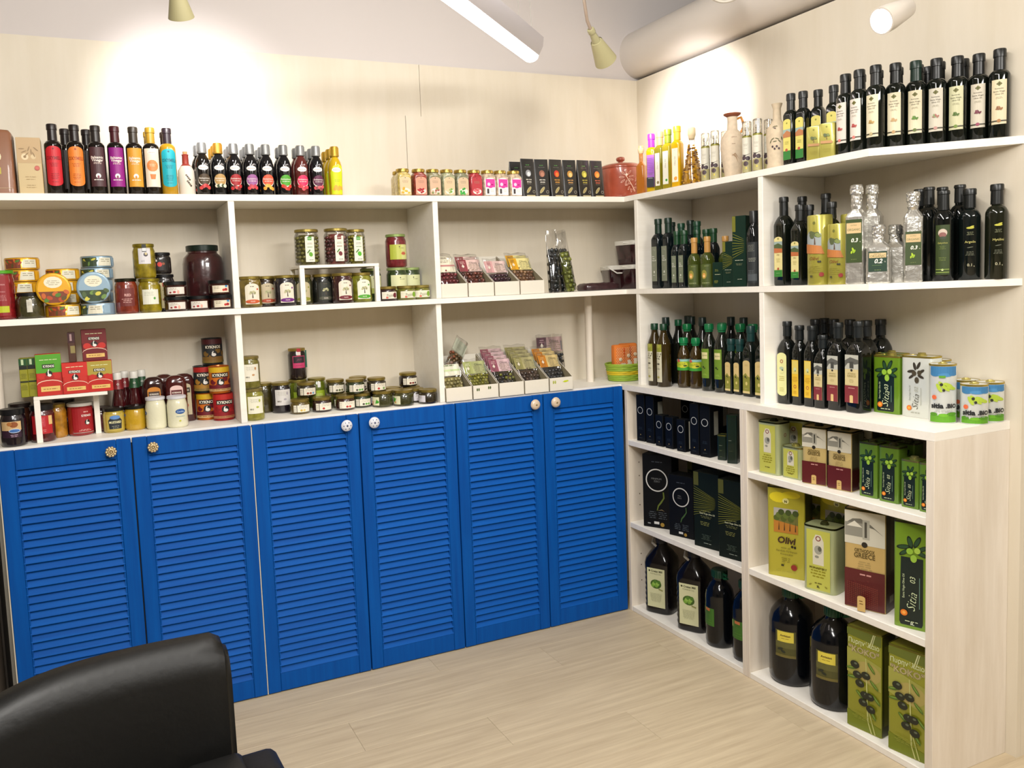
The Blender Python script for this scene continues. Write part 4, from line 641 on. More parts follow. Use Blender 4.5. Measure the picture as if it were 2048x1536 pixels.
def sitia(k, bg='#77a01c', card='#10211f', leaf=LEAF, num='03', lit='#cfdcb0', plain=False):
    """k = height / half width of the printed face"""
    o = []
    if not plain: o += [('p', [(-.62, .02), (.55, .02), (.62, .05), (.62, .68), (-.62, .68), (-.7, .05)], card)]
    f = leaf if not plain else '#3a3428'
    for (x, z, rx, rz, a) in ((-.12, .86, .16, .42, .25), (.3, .88, .15, .42, -.45), (-.5, .75, .42, .15, .15), (.62, .76, .36, .14, .55), (-.45, .64, .36, .13, -2.5), (.55, .65, .36, .14, -.4)):
        s = .95 if not plain else .75; zz = .78 + (z - .76) * 3 / k; o.append(('e', x * s, zz, rx * s, rz * s, f, a))
        if not plain: o.append(('e', x * s, zz, rx * s * .72, rz * s * .72, '#28482c', a))
    oc = '#8fb83a' if not plain else '#4a4230'
    o += [('e', -.12, .74, .19, .2, oc), ('e', .3, .755, .17, .19, '#a4c44a' if not plain else oc), ('e', .1, .74 - .42 / k, .18, .24, '#94bc40' if not plain else oc)]
    o += [('t', num, .05, .47, .3, lit if not plain else '#a8a898', {'rot': 1.5708, 'sh': .2}), ('t', 'Sitia', .0, .26, .5, lit if not plain else '#4a463a', {'rot': 1.45, 'sh': .35, 'b': -.012, 'w': k * .4})]
    o += [('l', -.45, .52, .0, 0, .1, .1, lit)] if 0 else [('t', 'Extra Virgin Olive Oil', -.46, .4, .12, lit if not plain else '#6a6a5a', {'rot': 1.5708, 'w': k * .3}), ('r', .42, .2, .46, .5, '#6a8a7a' if not plain else '#a8a89a')]
    o += [('e', -.42 if not plain else -.5, .14, .2, .2, '#e07a24'), ('e', -.42 if not plain else -.5, .14, .1, .1, '#f0a84a'), ('l', 0, .06, .4, 1, .1, .05, lit if not plain else '#9a9a8a')]
    return o
tin('x_sitia1', .09, .055, .18, '#6a9020', sitia(4), rimc='#b4a04a'); tin('x_sitiaw', .1, .055, .185, '#d6dad2', sitia(3.7, plain=True, num='02'), rimc='#b4a04a', sidepr=[('l', 0, .5, .5, 4, .3, .06, '#8a9a8a')], p=7)
SB = lambda s: [('r', -1, .86, 1, 1, '#3a78a8'), ('e', -.6, .86, .4, .16, '#3a78a8'), ('e', .1, .85, .5, .14, '#4a88b8'), ('e', .7, .87, .4, .16, '#3a78a8'), ('r', -1, 0, 1, .12, '#5c9a1c'), ('e', -.7, .14, .3, .14, '#4f8a1a'), ('e', .0, .13, .35, .12, '#6aaa24'), ('e', .6, .15, .4, .14, '#4f8a1a')] + [('e', -.3 + .2 * i, .62 + .05 * (i % 2), .13, .36, '#a9bf3c', .5 + .2 * i) for i in range(5)] + [('e', -.15, .68, .1, .12, '#2a2a20'), ('e', .0, .58, .09, .11, '#2a2a20'), ('e', -.62, .45, .17, .17, '#d8643a'), ('r', -.3, .8, .1, .84, '#5a9a2c') if s else ('e', 0, 0, .01, .01, '#5c9a1c'), ('t', 'sitia', -.42, .3, .36, '#15171a', {'b': .045, 'w': .9}), ('t', '.BIO', .5, .3, .3, '#15171a', {'b': .045, 'w': .75}), ('l', 0, .21, .6, 2, .1, .035, '#a0a09a')]
def biocan(key, H, r):
    proto(key, 'oil_can', 'can', [('can', lofm('can', M('#d9dcd8', .3, .3, .3), [(0, r * .98), (.003, r), (H - .003, r), (H, r)], 30)), ('rim', lofm('rim', M('#b8a24a', .3, .85), [(H - .004, r * 1.015), (H + .001, r * 1.015), (H + .001, r * .95), (H - .002, r * .94), (H - .002, r * .1)], 30, 30)), ('spout', lofm('spout', M('#c8b86a', .35, .8), [(H - .003, .012), (H + .003, .012), (H + .004, .008), (H + .006, .007)], 14)), label(('cyl', r), r * 2.2, .003, H - .005, '#d9dcd8', 'r', SB(H > .13), base=False)])
biocan('bio_tall', .170, .035); biocan('bio_small', .113, .035)
# lower right: shelf a
RING = lambda z, r, txt: [('o', 0, z, r, .1, '#b8bcbc'), ('e', 0, .14, .1, .1, '#a89058'), ('l', 0, .3, .5, 3, .18, .04, '#2f3f4c'), ('l', 0, .07, .6, 1, .1, .05, '#4a5456')]
NAVY = '#080b0f'
proto('rb_tall', 'oil_box', 'box', boxparts(.0465, .055, .2, NAVY, RING(.67, .66, ''), sidepr=[('r', -.1, .42, .9, .88, '#8d8c80'), ('l', .4, .82, .35, 10, .2, .05, '#74746a')])); proto('rb_small', 'oil_box', 'box', boxparts(.045, .036, .13, NAVY, RING(.7, .68, ''), sidepr=[('r', .2, .08, .9, .94, '#a8a594'), ('l', .5, .85, .25, 9, .2, .05, '#8a8878')]))
DGN = '#0e241c'
tin('gt_small', .034, .036, .095, DGN, [('l', -.2, .6, .5, 1, .1, .08, '#8a9a80'), ('l', -.2, .4, .4, 2, .2, .05, '#6a7a50'), ('l', -.1, .12, .4, 1, .1, .05, '#7a8a60')], spout=False, p=8, metal='#7a7a3c'); tin('gt_tall', .038, .042, .178, DGN, [('l', -.4, .48, .4, 1, .1, .08, '#a0aca0'), ('l', -.2, .25, .5, 1, .1, .04, '#5a6a50')], spout=False, p=8, metal='#2a4a3a')
PY = '#aab285'
NUN = [('p', [(-.9, .02), (.9, .02), (.9, .97), (-.9, .97)], '#b9b950'), ('p', [(-.42, .42), (.42, .42), (.42, .8), (.2, .9), (-.2, .9), (-.42, .8)], '#cfcab4'), ('o', 0, .84, .2, .07, '#7a2c2a'), ('e', 0, .66, .3, .34, '#9a9a8c'), ('e', .12, .68, .14, .2, '#5a5a50'), ('e', -.1, .55, .16, .1, '#8a8a7c'), ('l', 0, .36, .6, 4, .22, .09, '#8c8414'), ('l', 0, .12, .4, 1, .1, .08, '#6a6420')]
tin('nt_mid', .09, .07, .183, PY, NUN, sidepr=[('o', 0, .78, .25, .08, '#7a2c2a'), ('l', 0, .55, .6, 3, .2, .07, '#8c8414'), ('l', 0, .25, .4, 2, .2, .06, '#8c8414')], p=5.5, metal='#2c2f18', rimc='#3a3c1c'); tin('nt_small', .08, .055, .108, PY, NUN, p=5.5, metal='#a8a05c')
GRT = lambda k=1: [('r', -1, .66, 1, 1, '#c9c5b4'), ('p', [(-1, .86), (-.6, .92), (-.2, .93), (.3, .88), (.95, .78), (.5, .84), (0, .86)], '#6c6a60'), ('r', -.98, .74, -.1, .88, '#8c8a7e'), ('r', -.1, .72, .25, .92, '#a8a698'), ('r', .0, .74, .12, .9, '#4a4840'), ('p', [(-.9, .84), (-.5, .9), (-.1, .84)], '#d8d4c4'), ('e', 0, .665, .15, .15, '#2a2620'), ('t', 'ORTHODOX', 0, .6, .19, '#5a4a24', {'w': 1.0, 'b': .02}), ('t', 'GREECE', 0, .55, .26, '#5a4a24', {'w': 1.05, 'b': .02}), ('l', 0, .48, .4, 4, .12, .03, '#a08c5a'), ('r', -1, 0, 1, .4, '#56191c'), ('l', .05, .345, .35, 1, .1, .08, '#c08a84')]
def grid_(n, m, x0, x1, z0, z1, c): return [('r', x0 + (x1 - x0) * i / n, z0 + (z1 - z0) * j / m, x0 + (x1 - x0) * (i + .55) / n, z0 + (z1 - z0) * (j + .55) / m, c) for i in range(n) for j in range(m)]
TAGL = [('r', -.2, 0, .2, .14, '#c9a868'), ('e', 0, .14, .2, .1, '#c9a868'), ('l', 0, .1, .13, 2, .14, .05, '#7a5a2c')]
tin('or_mid', .082, .07, .19, '#d0b878', GRT() + TAGL, side='#3a2a1c', sidepr=[('r', -1, .4, 1, 1, '#4a4634'), ('r', .1, .3, .9, .98, '#6a6a5c'), ('r', -1, 0, 1, .36, '#3c1214'), ('r', .1, .05, .9, .12, '#8a8a78')], p=9, metal='#3c3a20'); tin('or_big', .122, .075, .312, '#c9ac6c', GRT() + grid_(16, 12, -.85, .85, .04, .27, '#6e2c24') + TAGL, side='#2c1c16', sidepr=[('r', -1, .38, 1, 1, '#3a3426'), ('r', 0, .4, .9, .95, '#5c563e'), ('r', -1, 0, 1, .36, '#2c0f10'), ('r', -.2, .08, .7, .15, '#7a7464')], p=14, metal='#3c3a20')
tin('si_mid', .062, .05, .168, '#64892a', sitia(5.4), p=9, metal='#5a5a3c'); tin('si_small', .054, .05, .14, '#64892a', sitia(5.2), p=9, metal='#9a9860'); tin('si_big', .098, .07, .316, '#76982a', sitia(6.5) + [('t', '5L', .05, .045, .15, '#d8e0c8', {'b': .04})], p=12, metal='#3c3c2c')
OLV = [('e', -.4, .9, .5, .3, '#d8c828'), ('e', .3, .94, .5, .2, '#d2c61e'), ('e', 0, .865, .18, .16, '#dcd88c'), ('t', 'N', 0, .86, .13, '#3a3420', {'b': .05}), ('r', -.66, .5, .66, .78, '#a8a49c'), ('p', [(-.66, .66), (-.2, .74), (.1, .7), (.66, .72), (.66, .5), (-.66, .5)], '#6a6a34'), ('p', [(-.66, .5), (.66, .5), (.66, .6), (-.1, .62), (-.66, .64)], '#b0742c')] + [('e', -.5 + .13 * i, .665 + .035 * (i % 3), .17, .17, ('#4c5a24', '#5c6c2c', '#3c4a20')[i % 3]) for i in range(9)] + [('p', [(-.4 + .3 * i, .53), (-.34 + .3 * i, .53), (-.36 + .3 * i, .64)], '#3c2a1c') for i in range(4)] + [('t', 'Olivi', .05, .42, .36, '#3c2218', {'sh': .15, 'w': 1.25, 'b': .03}), ('e', .35, .355, .07, .07, '#231c14'), ('e', .5, .35, .07, .07, '#231c14'), ('l', 0, .325, .35, 1, .1, .035, '#7a7220'), ('t', 'Elaiolado Parthenon', .05, .295, .1, '#4a4418', {'w': 1.3}), ('t', 'Koutsoubas', .05, .26, .1, '#4a4418', {'w': .7}), ('l', 0, .21, .3, 3, .1, .03, '#7a7220'), ('r', -.25, .12, -.1, .14, '#2c2c1c'), ('e', .45, .12, .17, .17, '#8c2a24'), ('l', 0, .06, .6, 1, .1, .03, '#9a9230')]
tin('olivi', .127, .08, .315, '#b4ac34', OLV, side='#2c3318', sidepr=[('r', -.6, .4, .6, .6, '#3a4020')], p=14, metal='#3c3a20')
NU3 = [e if e[0] != 'l' else e for e in NUN] + [('t', 'MONASTERY', 0, .37, .16, '#5a5418', {'w': 1.4, 'b': .02}), ('t', '3L', 0, .075, .16, '#3a3818', {'b': .05}), ('e', -.6, .09, .12, .05, '#8c8430', .5), ('e', .6, .09, .12, .05, '#8c8430', -.5)]
tin('nt_big', .11, .085, .218, PY, NU3, p=5.5, metal='#4a4c2c', rimc='#2c2f18')
def koko():
    o = [('p', [(-1, .55), (1, .45), (1, .7), (-1, .8)], '#9a9a44'), ('p', [(-1, 0), (1, 0), (1, .08), (-1, .16)], '#6f7a16'), ('p', [(-1, .93), (1, .9), (1, 1), (-1, 1)], '#5f6a20'), ('e', .2, .6, .8, .6, '#a89a54'), ('p', [(.3, .86), (.36, .86), (.6, 1), (.54, 1)], '#c8cc98'), ('p', [(.42, .86), (.46, .86), (.68, 1), (.64, 1)], '#c8cc98'),
         ('t', 'Πυρηνέλαιο', 0, .88, .26, '#c9cf9c', {'b': .02, 'w': 1.8}), ('t', '"KOKO"', .0, .80, .34, '#d8cf9a', {'b': .05, 'w': 1.78}), ('t', '"KOKO"', .0, .80, .34, '#4a2418', {'b': .03, 'w': 1.74}), ('t', '"KOKO"', .0, .80, .34, '#cfc58c', {'b': -.012, 'w': 1.7})]
    o += [('p', [(.1, .74), (.15, .74), (.3, .1), (.5, 0), (.42, 0), (.2, .12)], '#b9bb74'), ('p', [(.3, .2), (.36, .2), (.7, 0), (.64, 0)], '#b9bb74')]
    for (x, z, a) in ((-.7, .6, .2), (-.65, .51, .15), (-.2, .35, -.7), (.45, .66, -.9), (.62, .5, -.75), (.75, .36, -.8), (.55, .2, -1.0)): o.append(('e', x, z, .34, .085, '#4c6a1e', a)); o.append(('e', x, z + .004, .26, .03, '#7c9a3c', a))
    for (x, z) in ((-.5, .645), (-.35, .55), (.15, .57), (-.2, .47), (.1, .37), (.38, .37), (.0, .29), (.45, .25)): o.append(('e', x, z, .27, .22, '#1b2014')); o.append(('e', x + .05, z + .012, .09, .06, '#5a6450'))
    o += [('l', 0, .16, .7, 4, .09, .03, '#8c9430')]; return o
tin('koko', .114, .075, .326, '#8f9226', koko(), side='#3a3c14', sidepr=[('r', -.7, .1, .3, .9, '#5a5c1c')], p=16, metal='#6a6a30', spout=False)
proto('n2_big', 'oil_box', 'box', boxparts(.131, .075, .315, '#07090b', [('o', -.03, .655, .76, .075, '#c9c9c4'), ('t', 'MINIMUM', -.05, .675, .12, '#6a6c6c', {'w': .7}), ('t', 'ZERO', -.02, .64, .12, '#6a6c6c', {'w': .42}), ('l', 0, .9, .4, 1, .1, .06, '#3c4248'), ('p', [(.38, .5), (.46, .5), (.5, .42), (.3, .35), (.1, .3), (.0, .24), (-.06, .24), (.02, .31), (.2, .36), (.4, .42)], '#5c6a24'), ('p', [(0, .24), (.3, .26), (.5, .235), (.3, .25)], '#8a7a5a'), ('l', -.35, .21, .3, 4, .13, .04, '#4c545a'), ('l', .35, .21, .3, 4, .13, .04, '#4c545a'), ('r', -.25, .05, .1, .085, '#c8c8c4'), ('e', .32, .05, .14, .14, '#9c7c2c'), ('r', -.7, .045, -.5, .06, '#8a8e90')]))
proto('n2_mid', 'oil_box', 'box', boxparts(.117, .07, .255, '#07090b', [('o', .0, .65, .68, .075, '#c9c9c4'), ('t', 'MILL', -.1, .67, .1, '#6a6c6c', {'w': .35}), ('t', 'ZERO', -.1, .635, .1, '#6a6c6c', {'w': .35}), ('l', 0, .88, .35, 1, .1, .06, '#3c4248'), ('p', [(.38, .5), (.44, .5), (.48, .42), (.3, .35), (.1, .3), (.0, .24), (-.06, .24), (.02, .31), (.2, .36), (.4, .42)], '#3c5a2c'), ('l', -.3, .2, .25, 4, .12, .04, '#4c545a'), ('l', .35, .2, .3, 4, .12, .04, '#4c545a'), ('r', -.2, .05, .15, .085, '#c8c8c4'), ('e', .35, .05, .12, .12, '#9c7c2c')]))
GBX = [('r', -1, .82, -.6, 1, '#4a4c18')] + [('e', -.4, .76 - .025 * i, 1.2, .022, '#6a6c1e' if i % 2 else '#565a1c', .06 * (i - 6)) for i in range(13)] + [('t', 'Extra Virgin Olive Oil', .1, .46, .11, '#b8bc9c', {'w': 1.2, 'b': .02}), ('l', 0, .49, .4, 1, .1, .03, '#8a8c5c'), ('l', 0, .42, .5, 2, .1, .03, '#7a7c4c'), ('l', -.1, .34, .4, 3, .1, .03, '#8a8c4c'), ('l', 0, .17, .4, 4, .1, .03, '#4c5c50'), ('l', .1, .06, .4, 1, .1, .04, '#8a9488')]
proto('gx_big', 'oil_box', 'box', boxparts(.116, .07, .298, '#0a1510', GBX))
# jugs at floor level
def bigjug(key):
    S = [(0, .058, .058, 4), (.005, .062, .062, 4)]; z = .02; k = 0
    while z < .2: S.append((z, .064 if k % 2 else .0615, .064 if k % 2 else .062, 4)); z += .0115; k += 1
    S += [(.215, .064, .064, 4), (.235, .061, .061, 3.4), (.262, .046, .046, 2.6), (.285, .027, .029, 2), (.298, .024, .024, 2)]
    pr = [('e', -.72, .93, .1, .1, '#2c3014'), ('t', 'Cretan Mill', .1, .93, .2, '#2c3014', {'b': .03, 'w': 1.4}), ('t', 'POMACE OIL', 0, .86, .15, '#7a7a5c', {'w': 1.5}), ('e', 0, .6, .62, .5, '#3c5a1c')] + [('e', -.35 + .14 * i, .56 + .05 * (i % 3), .2, .2, ('#6f9a34', '#8ab04a', '#4a7424')[i % 3]) for i in range(6)] + [('p', [(.3, .5), (.8, .47), (.75, .44), (.3, .47)], '#8a8a4c'), ('l', 0, .35, .7, 8, .12, .035, '#a8a888')]
    h = tubem('handle', M('#b0aca0', .4), [(-.012, -.026, .285), (-.03, -.026, .298), (-.036, .0, .312), (-.03, .026, .298), (-.012, .026, .285)], .0055)
    proto(key, 'plastic_jug', 'jug', [('body', lofm('body', M('#0a0708', .16, 0, .25, 0, 60, 0, .35), S, 28, 60)), capm(.298, .32, .024, '#24262a', .4, 0, None, 18), ('handle', h), label(('flat', .0645), .08, .03, .2, '#c9c9a0', 'r', pr)])
bigjug('jug_cream')
def roundjug(key, r, H, lab, z0, z1, lw, pr, cap='#0e3a26', hc='#145a3a'):
    S = [(0, r * .85), (.006, r * .95), (.02, r), (H * .55, r), (H * .56, r * .985), (H * .66, r * .99), (H * .74, r * .9), (H * .8, r * .72), (H * .86, r * .45), (H * .88, .027), (H * .93, .025)]
    h = tubem('handle', M(hc, .4), [(.03, 0, H * .9), (.052, -.0, H * .925), (.045, 0, H * .955), (.02, 0, H * .96)], .005)
    proto(key, 'plastic_jug', 'jug', [('body', lofm('body', M('#06080c', .14, 0, .25, 0, 60, 0, .35), S, 32, 60)), capm(H * .9, H, .029, cap, .4, 0, None, 20), ('handle', h), label(('cyl', r), lw, z0, z1, lab, 'r', pr)])
roundjug('jug_green', .055, .3, '#3a6a1c', .085, .155, .062, [('r', -1, .6, -.75, .95, '#b8c87a'), ('r', -.4, .82, .4, .98, '#b86a3c'), ('l', .1, .78, .6, 2, .2, .05, '#24501a'), ('l', .1, .3, .6, 2, .3, .06, '#55862c')])
roundjug('jug_blue', .0755, .335, '#4c4a20', .105, .2, .07, [('r', -1, .35, 1, .6, '#5c5a2c'), ('r', -.8, .58, .8, .97, '#d6c648'), ('t', 'Agrinion', 0, .82, .2, '#4a2c18', {'b': .03, 'w': 1.1}), ('l', 0, .7, .5, 1, .1, .04, '#8a6a24'), ('e', -.5, .3, .3, .12, '#23281a', .3), ('e', -.2, .22, .25, .12, '#23281a', -.4), ('r', -1, 0, 1, .1, '#6a602c')], cap='#0e4a30')
# --- display trays, bags, buckets, basket
def tray():
    w, d, hf, hb, t = .1135, .205, .055, .165, .0018; m = [M('#ded8ca', .7, 0, 0, .2, 60), M('#8d8266', .8)]
    fr = bxm('front_panel', m[0], -w / 2, -d / 2, 0, w / 2, -d / 2 + t, hf); bk = bxm('back_panel', m[0], -w / 2, d / 2 - t, 0, w / 2, d / 2, hb); bt = bxm('bottom', m[0], -w / 2, -d / 2, 0, w / 2, d / 2, t)
    P = [('front_panel', fr), ('back_panel', bk), ('bottom', bt)]
    for s in (-1, 1):
        bm = bmesh.new(); x0 = s * w / 2; x1 = s * (w / 2 - t); vs = []
        for x in (x0, x1): vs.append([bm.verts.new(c) for c in ((x, -d / 2, 0), (x, d / 2, 0), (x, d / 2, hb), (x, -d / 2 + .004, hf), (x, -d / 2, hf))])
        f1 = bm.faces.new(vs[0]); f2 = bm.faces.new(vs[1][::-1]); f2.material_index = 1; f1.material_index = 1
        for i in range(5): bm.faces.new((vs[0][i], vs[0][(i + 1) % 5], vs[1][(i + 1) % 5], vs[1][i]))
        P.append(('side_panel', finish(bm, 'side_panel', m, smooth=False)))
    proto('tray', 'display_tray', 'tray', P)
    proto('tray_mark', 'display_tray', 'tray', P + [label(('flat', d / 2), w * .9, .004, hf - .004, '#d6d2c8', 'r', [('e', -.75, .72, .06, .12, '#4a5a24'), ('e', -.6, .72, .06, .12, '#4a5a24'), ('e', .25, .8, .06, .12, '#4a5a24'), ('e', .4, .8, .06, .12, '#4a5a24')], base=False)])
    proto('tray_lime', 'display_tray', 'tray', P + [label(('flat', d / 2), w * .9, .004, hf - .004, '#d6d2c8', 'r', [('e', -.75, .7, .07, .14, '#a8b04a'), ('e', -.58, .7, .07, .14, '#a8b04a'), ('p', [(.1, .66), (.3, .78), (.6, .8), (.7, .7), (.4, .62)], '#c2d01c')], base=False)])
tray()
def bag(key, cols, head, hp, w=.098, h=.11, hh=.06, orad=.0085, seed=1, th=.022, fill=1.0, hx=1.0):
    q = rseed(seed); bm = bmesh.new(); nx = int(w / (orad * 1.9)); nz = int(h * fill / (orad * 1.75))
    for k in range(nz):
        for i in range(nx):
            x = -w / 2 + orad + (i + .5 * (k % 2)) * orad * 1.9 + q.uniform(-1, 1) * orad * .25
            if abs(x) > w / 2 - orad * .6: continue
            u = 1 - (2 * x / w) ** 2 * .5; z = orad + k * orad * 1.75 + q.uniform(-1, 1) * orad * .2
            for s in (-1, 1): blob(bm, (x, s * (th / 2) * u * (.75 + .25 * q.random()), z), orad * q.uniform(.85, 1.08), 1, (1, .8, q.uniform(.85, 1.15)), q.choice(range(len(cols))))
    loft(bm, [(.004, w / 2 * .85, th * .3, 3), (h * fill * .95, w / 2 * .88, th * .3, 3)], 12, 0)
    H = h + hh; fb = bmesh.new(); loft(fb, [(0, w / 2 * .96, .003, 3), (.006, w / 2 * 1.02, th * .5 + .004, 3), (h * .6, w / 2 * 1.03, th * .5 + .007, 2.6), (h, w / 2 * 1.01, .006, 2.6), (h + .01, w / 2 * 1.03, .0015, 4), (H + .012, w / 2 * 1.05, .0010, 4)], 28)
    for v in fb.verts:
        v.co.y += .0022 * math.sin(v.co.x * 160 + v.co.z * 90); v.co.z += .003 * math.sin(v.co.x * 90)
    P = [('olives', finish(bm, 'olives', [M(c, .18, 0, .8) for c in cols], 60), None, 'stuff'), ('film', finish(fb, 'film', FILM, 30))]
    if head:
        cd = bmesh.new(); box(cd, -w / 2 * hx, -.0005, h + .004, w / 2 * hx, .0005, H); P.append(('header_card', finish(cd, 'header_card', M(head, .55), smooth=False), [('print', lay_p(('flat', .0), hp, w * hx, h + .004, H))]))
    proto(key, 'olive_bag', 'bag', P)
HP = lambda c, lab: [('r', -1, 0, -.25, 1, c), ('p', [(-.75, .42), (-.62, .62), (-.5, .42), (-.62, .3)], '#e8e0d0'), ('l', -.62, .78, .25, 2, .14, .06, lab), ('t', 'Olives', .35, .72, .2, '#4a4a3a', {'w': .7}), ('l', .35, .55, .5, 5, .13, .04, '#8a8468'), ('r', .88, .1, .94, .7, '#6a7a7a')]
bag('b_darkred', ['#5c1c24', '#74242a', '#451420'], '#e3dcc4', [('r', -1, .42, 1, .58, '#c8a8a0'), ('r', -1, .48, 1, .52, '#a83c3c'), ('l', 0, .85, .7, 2, .14, .05, '#8a7a6a')], seed=2, hh=.065)
bag('b_brownred', ['#5a2a20', '#74382a', '#3c1c18'], '#d6b8b0', HP('#8a3c44', '#d8b0a8'), seed=3)
bag('b_purple', ['#3a1a28', '#4c2436', '#2c1420'], '#d8bcb6', HP('#c89a98', '#a06a6c'), seed=4, h=.10)
bag('b_brown', ['#6c4a32', '#83603f', '#5a3c28'], '#dcd08c', HP('#d09a1c', '#8a6414'), seed=5)
bag('b_black', ['#151a1e', '#222a30', '#10151a'], None, [], w=.05, h=.19, hh=.06, orad=.0105, seed=6, th=.024)
bag('b_green', ['#5c6420', '#737a2a', '#484e18'], None, [], w=.05, h=.18, hh=.06, orad=.0105, seed=7, th=.024)
bag('b_light', ['#7c7440', '#968c54', '#6a6232'], '#e2e0cc', [('r', -1, .4, 1, .55, '#c0d09c'), ('l', 0, .85, .7, 1, .1, .1, '#6a7a4a')], seed=8, h=.1, hh=.055)
bag('b_lime', ['#6d6c1e', '#88862c', '#565614'], '#a8ac74', HP('#9aa060', '#d8dcb8'), seed=9, h=.1, orad=.007); bag('b_mixed', ['#23201c', '#6a6c20', '#1a1c20', '#3c3024'], '#cfb0b4', HP('#8a4a5a', '#d8b0b4'), seed=10, h=.1)
bag('b_choc', ['#3c2c24', '#4c382c', '#2c201c'], '#a8a070', HP('#8a8450', '#c8c090'), seed=11, h=.1); bag('b_orange', ['#1c2026', '#14181c', '#2a2e34'], '#ccb478', HP('#b8741c', '#e0b060'), seed=12, h=.1)
bag('b_blackbig', ['#16181e', '#1f232b', '#0f1116'], '#b89a98', HP('#5c3c48', '#a88a90'), w=.13, h=.14, hh=.07, seed=13); bag('b_lean', ['#4a3a1c', '#6a4c24', '#7a3c1c'], '#c4c8b4', [('l', 0, .6, .5, 3, .2, .05, '#a8ac9c')], w=.07, h=.08, hh=.06, seed=14)
def slabs():
    bm = bmesh.new(); loft(bm, [(0, .085, .045, 5), (.004, .09, .05, 5), (.02, .09, .05, 5), (.03, .08, .042, 4)], 26); q = rseed(8); bmesh.ops.subdivide_edges(bm, edges=bm.edges[:], cuts=1)
    for v in bm.verts: v.co.z += q.uniform(0, .004) if v.co.z > .01 else 0
    proto('flatpack', 'fruit_packet', 'packet', [('packet', finish(bm, 'packet', M('#3a2226', .3, 0, .5, .5, 60, .3), 50))])
slabs()
def bucket():
    w = .062; bm = bmesh.new(); loft(bm, [(0, w * .82, w * .82, 7), (.003, w * .85, w * .85, 7), (.093, w, w, 7)], 28)
    lid = lofm('lid', M('#cfccc2', .5), [(.088, w * 1.05, w * 1.05, 7), (.104, w * 1.06, w * 1.06, 7), (.107, w * 1.02, w * 1.02, 7)], 28)
    h = tubem('handle', M('#dedbd2', .4), [(-w * 1.07, 0, .098), (-w * .95, -w * 1.08, .094), (-w * .45, -w * 1.12, .072), (w * .45, -w * 1.12, .072), (w * .95, -w * 1.08, .094), (w * 1.07, 0, .098)], .0032)
    proto('bucket', 'olive_bucket', 'bucket', [('tub', finish(bm, 'tub', M('#33161a', .2, 0, .6, .3, 40, .6), 40)), ('lid', lid), ('handle', h)])
bucket()
def basket():
    bm = bmesh.new()
    for k in range(8):
        z = .006 + k * .0088; R = .068 + .012 * k / 8; n = 44
        pts = [(R * math.cos(2 * PI * i / n) * 1.1, R * math.sin(2 * PI * i / n) * .95 * (1 + .035 * math.sin(i * PI / 2 + k * PI)), z) for i in range(n + 1)]
        tube(bm, pts, .0046, 6, 1 if k in (3, 4) else 0)
    loft(bm, [(0, .07, .062), (.066, .08, .07)], 30, 0, cap1=False)
    tube(bm, [((.088) * math.cos(2 * PI * i / 30), .078 * math.sin(2 * PI * i / 30), .074) for i in range(31)], .005, 6, 0)
    proto('basket', 'wicker_basket', 'basket', [('weave', finish(bm, 'weave', [M('#8fae34', .6), M('#cfb61c', .6)], 60))])
    bm = bmesh.new(); box(bm, -.04, -.018, 0, .04, .018, .15, bev=.008)
    pr = []
    for i in range(9):
        for j in range(12): pr.append(('e', -.9 + .225 * i + .11 * (j % 2), .42 + .048 * j, .05, .05, '#ecd0b0'))
    pr += [('r', -.5, .1, .2, .45, '#d8ccb4'), ('r', .45, .1, .9, .55, '#d8ccb4'), ('p', [(-.1, .95), (.0, .55), (.12, .95)], '#c8501c')]
    b1 = lofm('button', M('#d8c8a8', .5), [(0, .008), (.002, .009), (.004, .007)], 14)
    bt = bmesh.new()
    for (x, z) in ((-.012, .085), (.028, .10)): loft(bt, [(0, .0075), (.002, .0085), (.004, .006)], 14, mat=Matrix.Translation((x, -.0185, z)) @ Matrix.Rotation(PI / 2, 4, 'X'))
    proto('giftbag', 'fabric_bag', 'bag', [('sack', finish(bm, 'sack', M('#d9782c', .8, 0, 0, .3, 50), 40)), label(('flat', .0182), .068, .008, .143, '#d9782c', 'r', pr, base=False), ('button', finish(bt, 'button', M('#d8c8a8', .5), 40))])
basket()

# ================================================================== the room
D, XW, ZT, ZM, ZC, XU, XR = .2952, .3284, 1.8112, 1.4154, 1.0057, .0385, .0064
XA, XB, Y1, Y2, YK, YE = -1.6048, -.8367, -.0671, -.771, -1.202, -1.465
YP1, YP2, WD, CT = -.7116, -1.4366, .3968, .0241
def struct(name, me=None):
    o = ob(name, me) if me else empty(name, (0, 0, 0)); o['kind'] = 'structure'; return o
floor = struct('floor', bxm('floor', M('#5a4f3c', .8), -3.3, -4.7, -.05, 1.1, .45, -.0085))
FW = [wood('laminate_plank', '#b3a185', '#cdbd9f', 0, 17, 2.4, .42, .12), wood('laminate_plank_pale', '#b6a488', '#d0c0a2', 0, 17, 2.6, .42, .12)]
pm = [bxm('plank', f, -.6397, -.09585, -.008, .6397, .09585, 0, bev=.0004) for f in FW]
k = 0; y = .35
while y > -4.6:
    x = -3.1 + (.43 * k % 1.28) - .64; j = 0
    while x < 1.0:
        o = ob('plank', pm[(j + k) % 2], floor); o.location = (x, y, 0); x += 1.28; j += 1
    y -= .192; k += 1
wb = struct('wall_back'); PN = PANEL
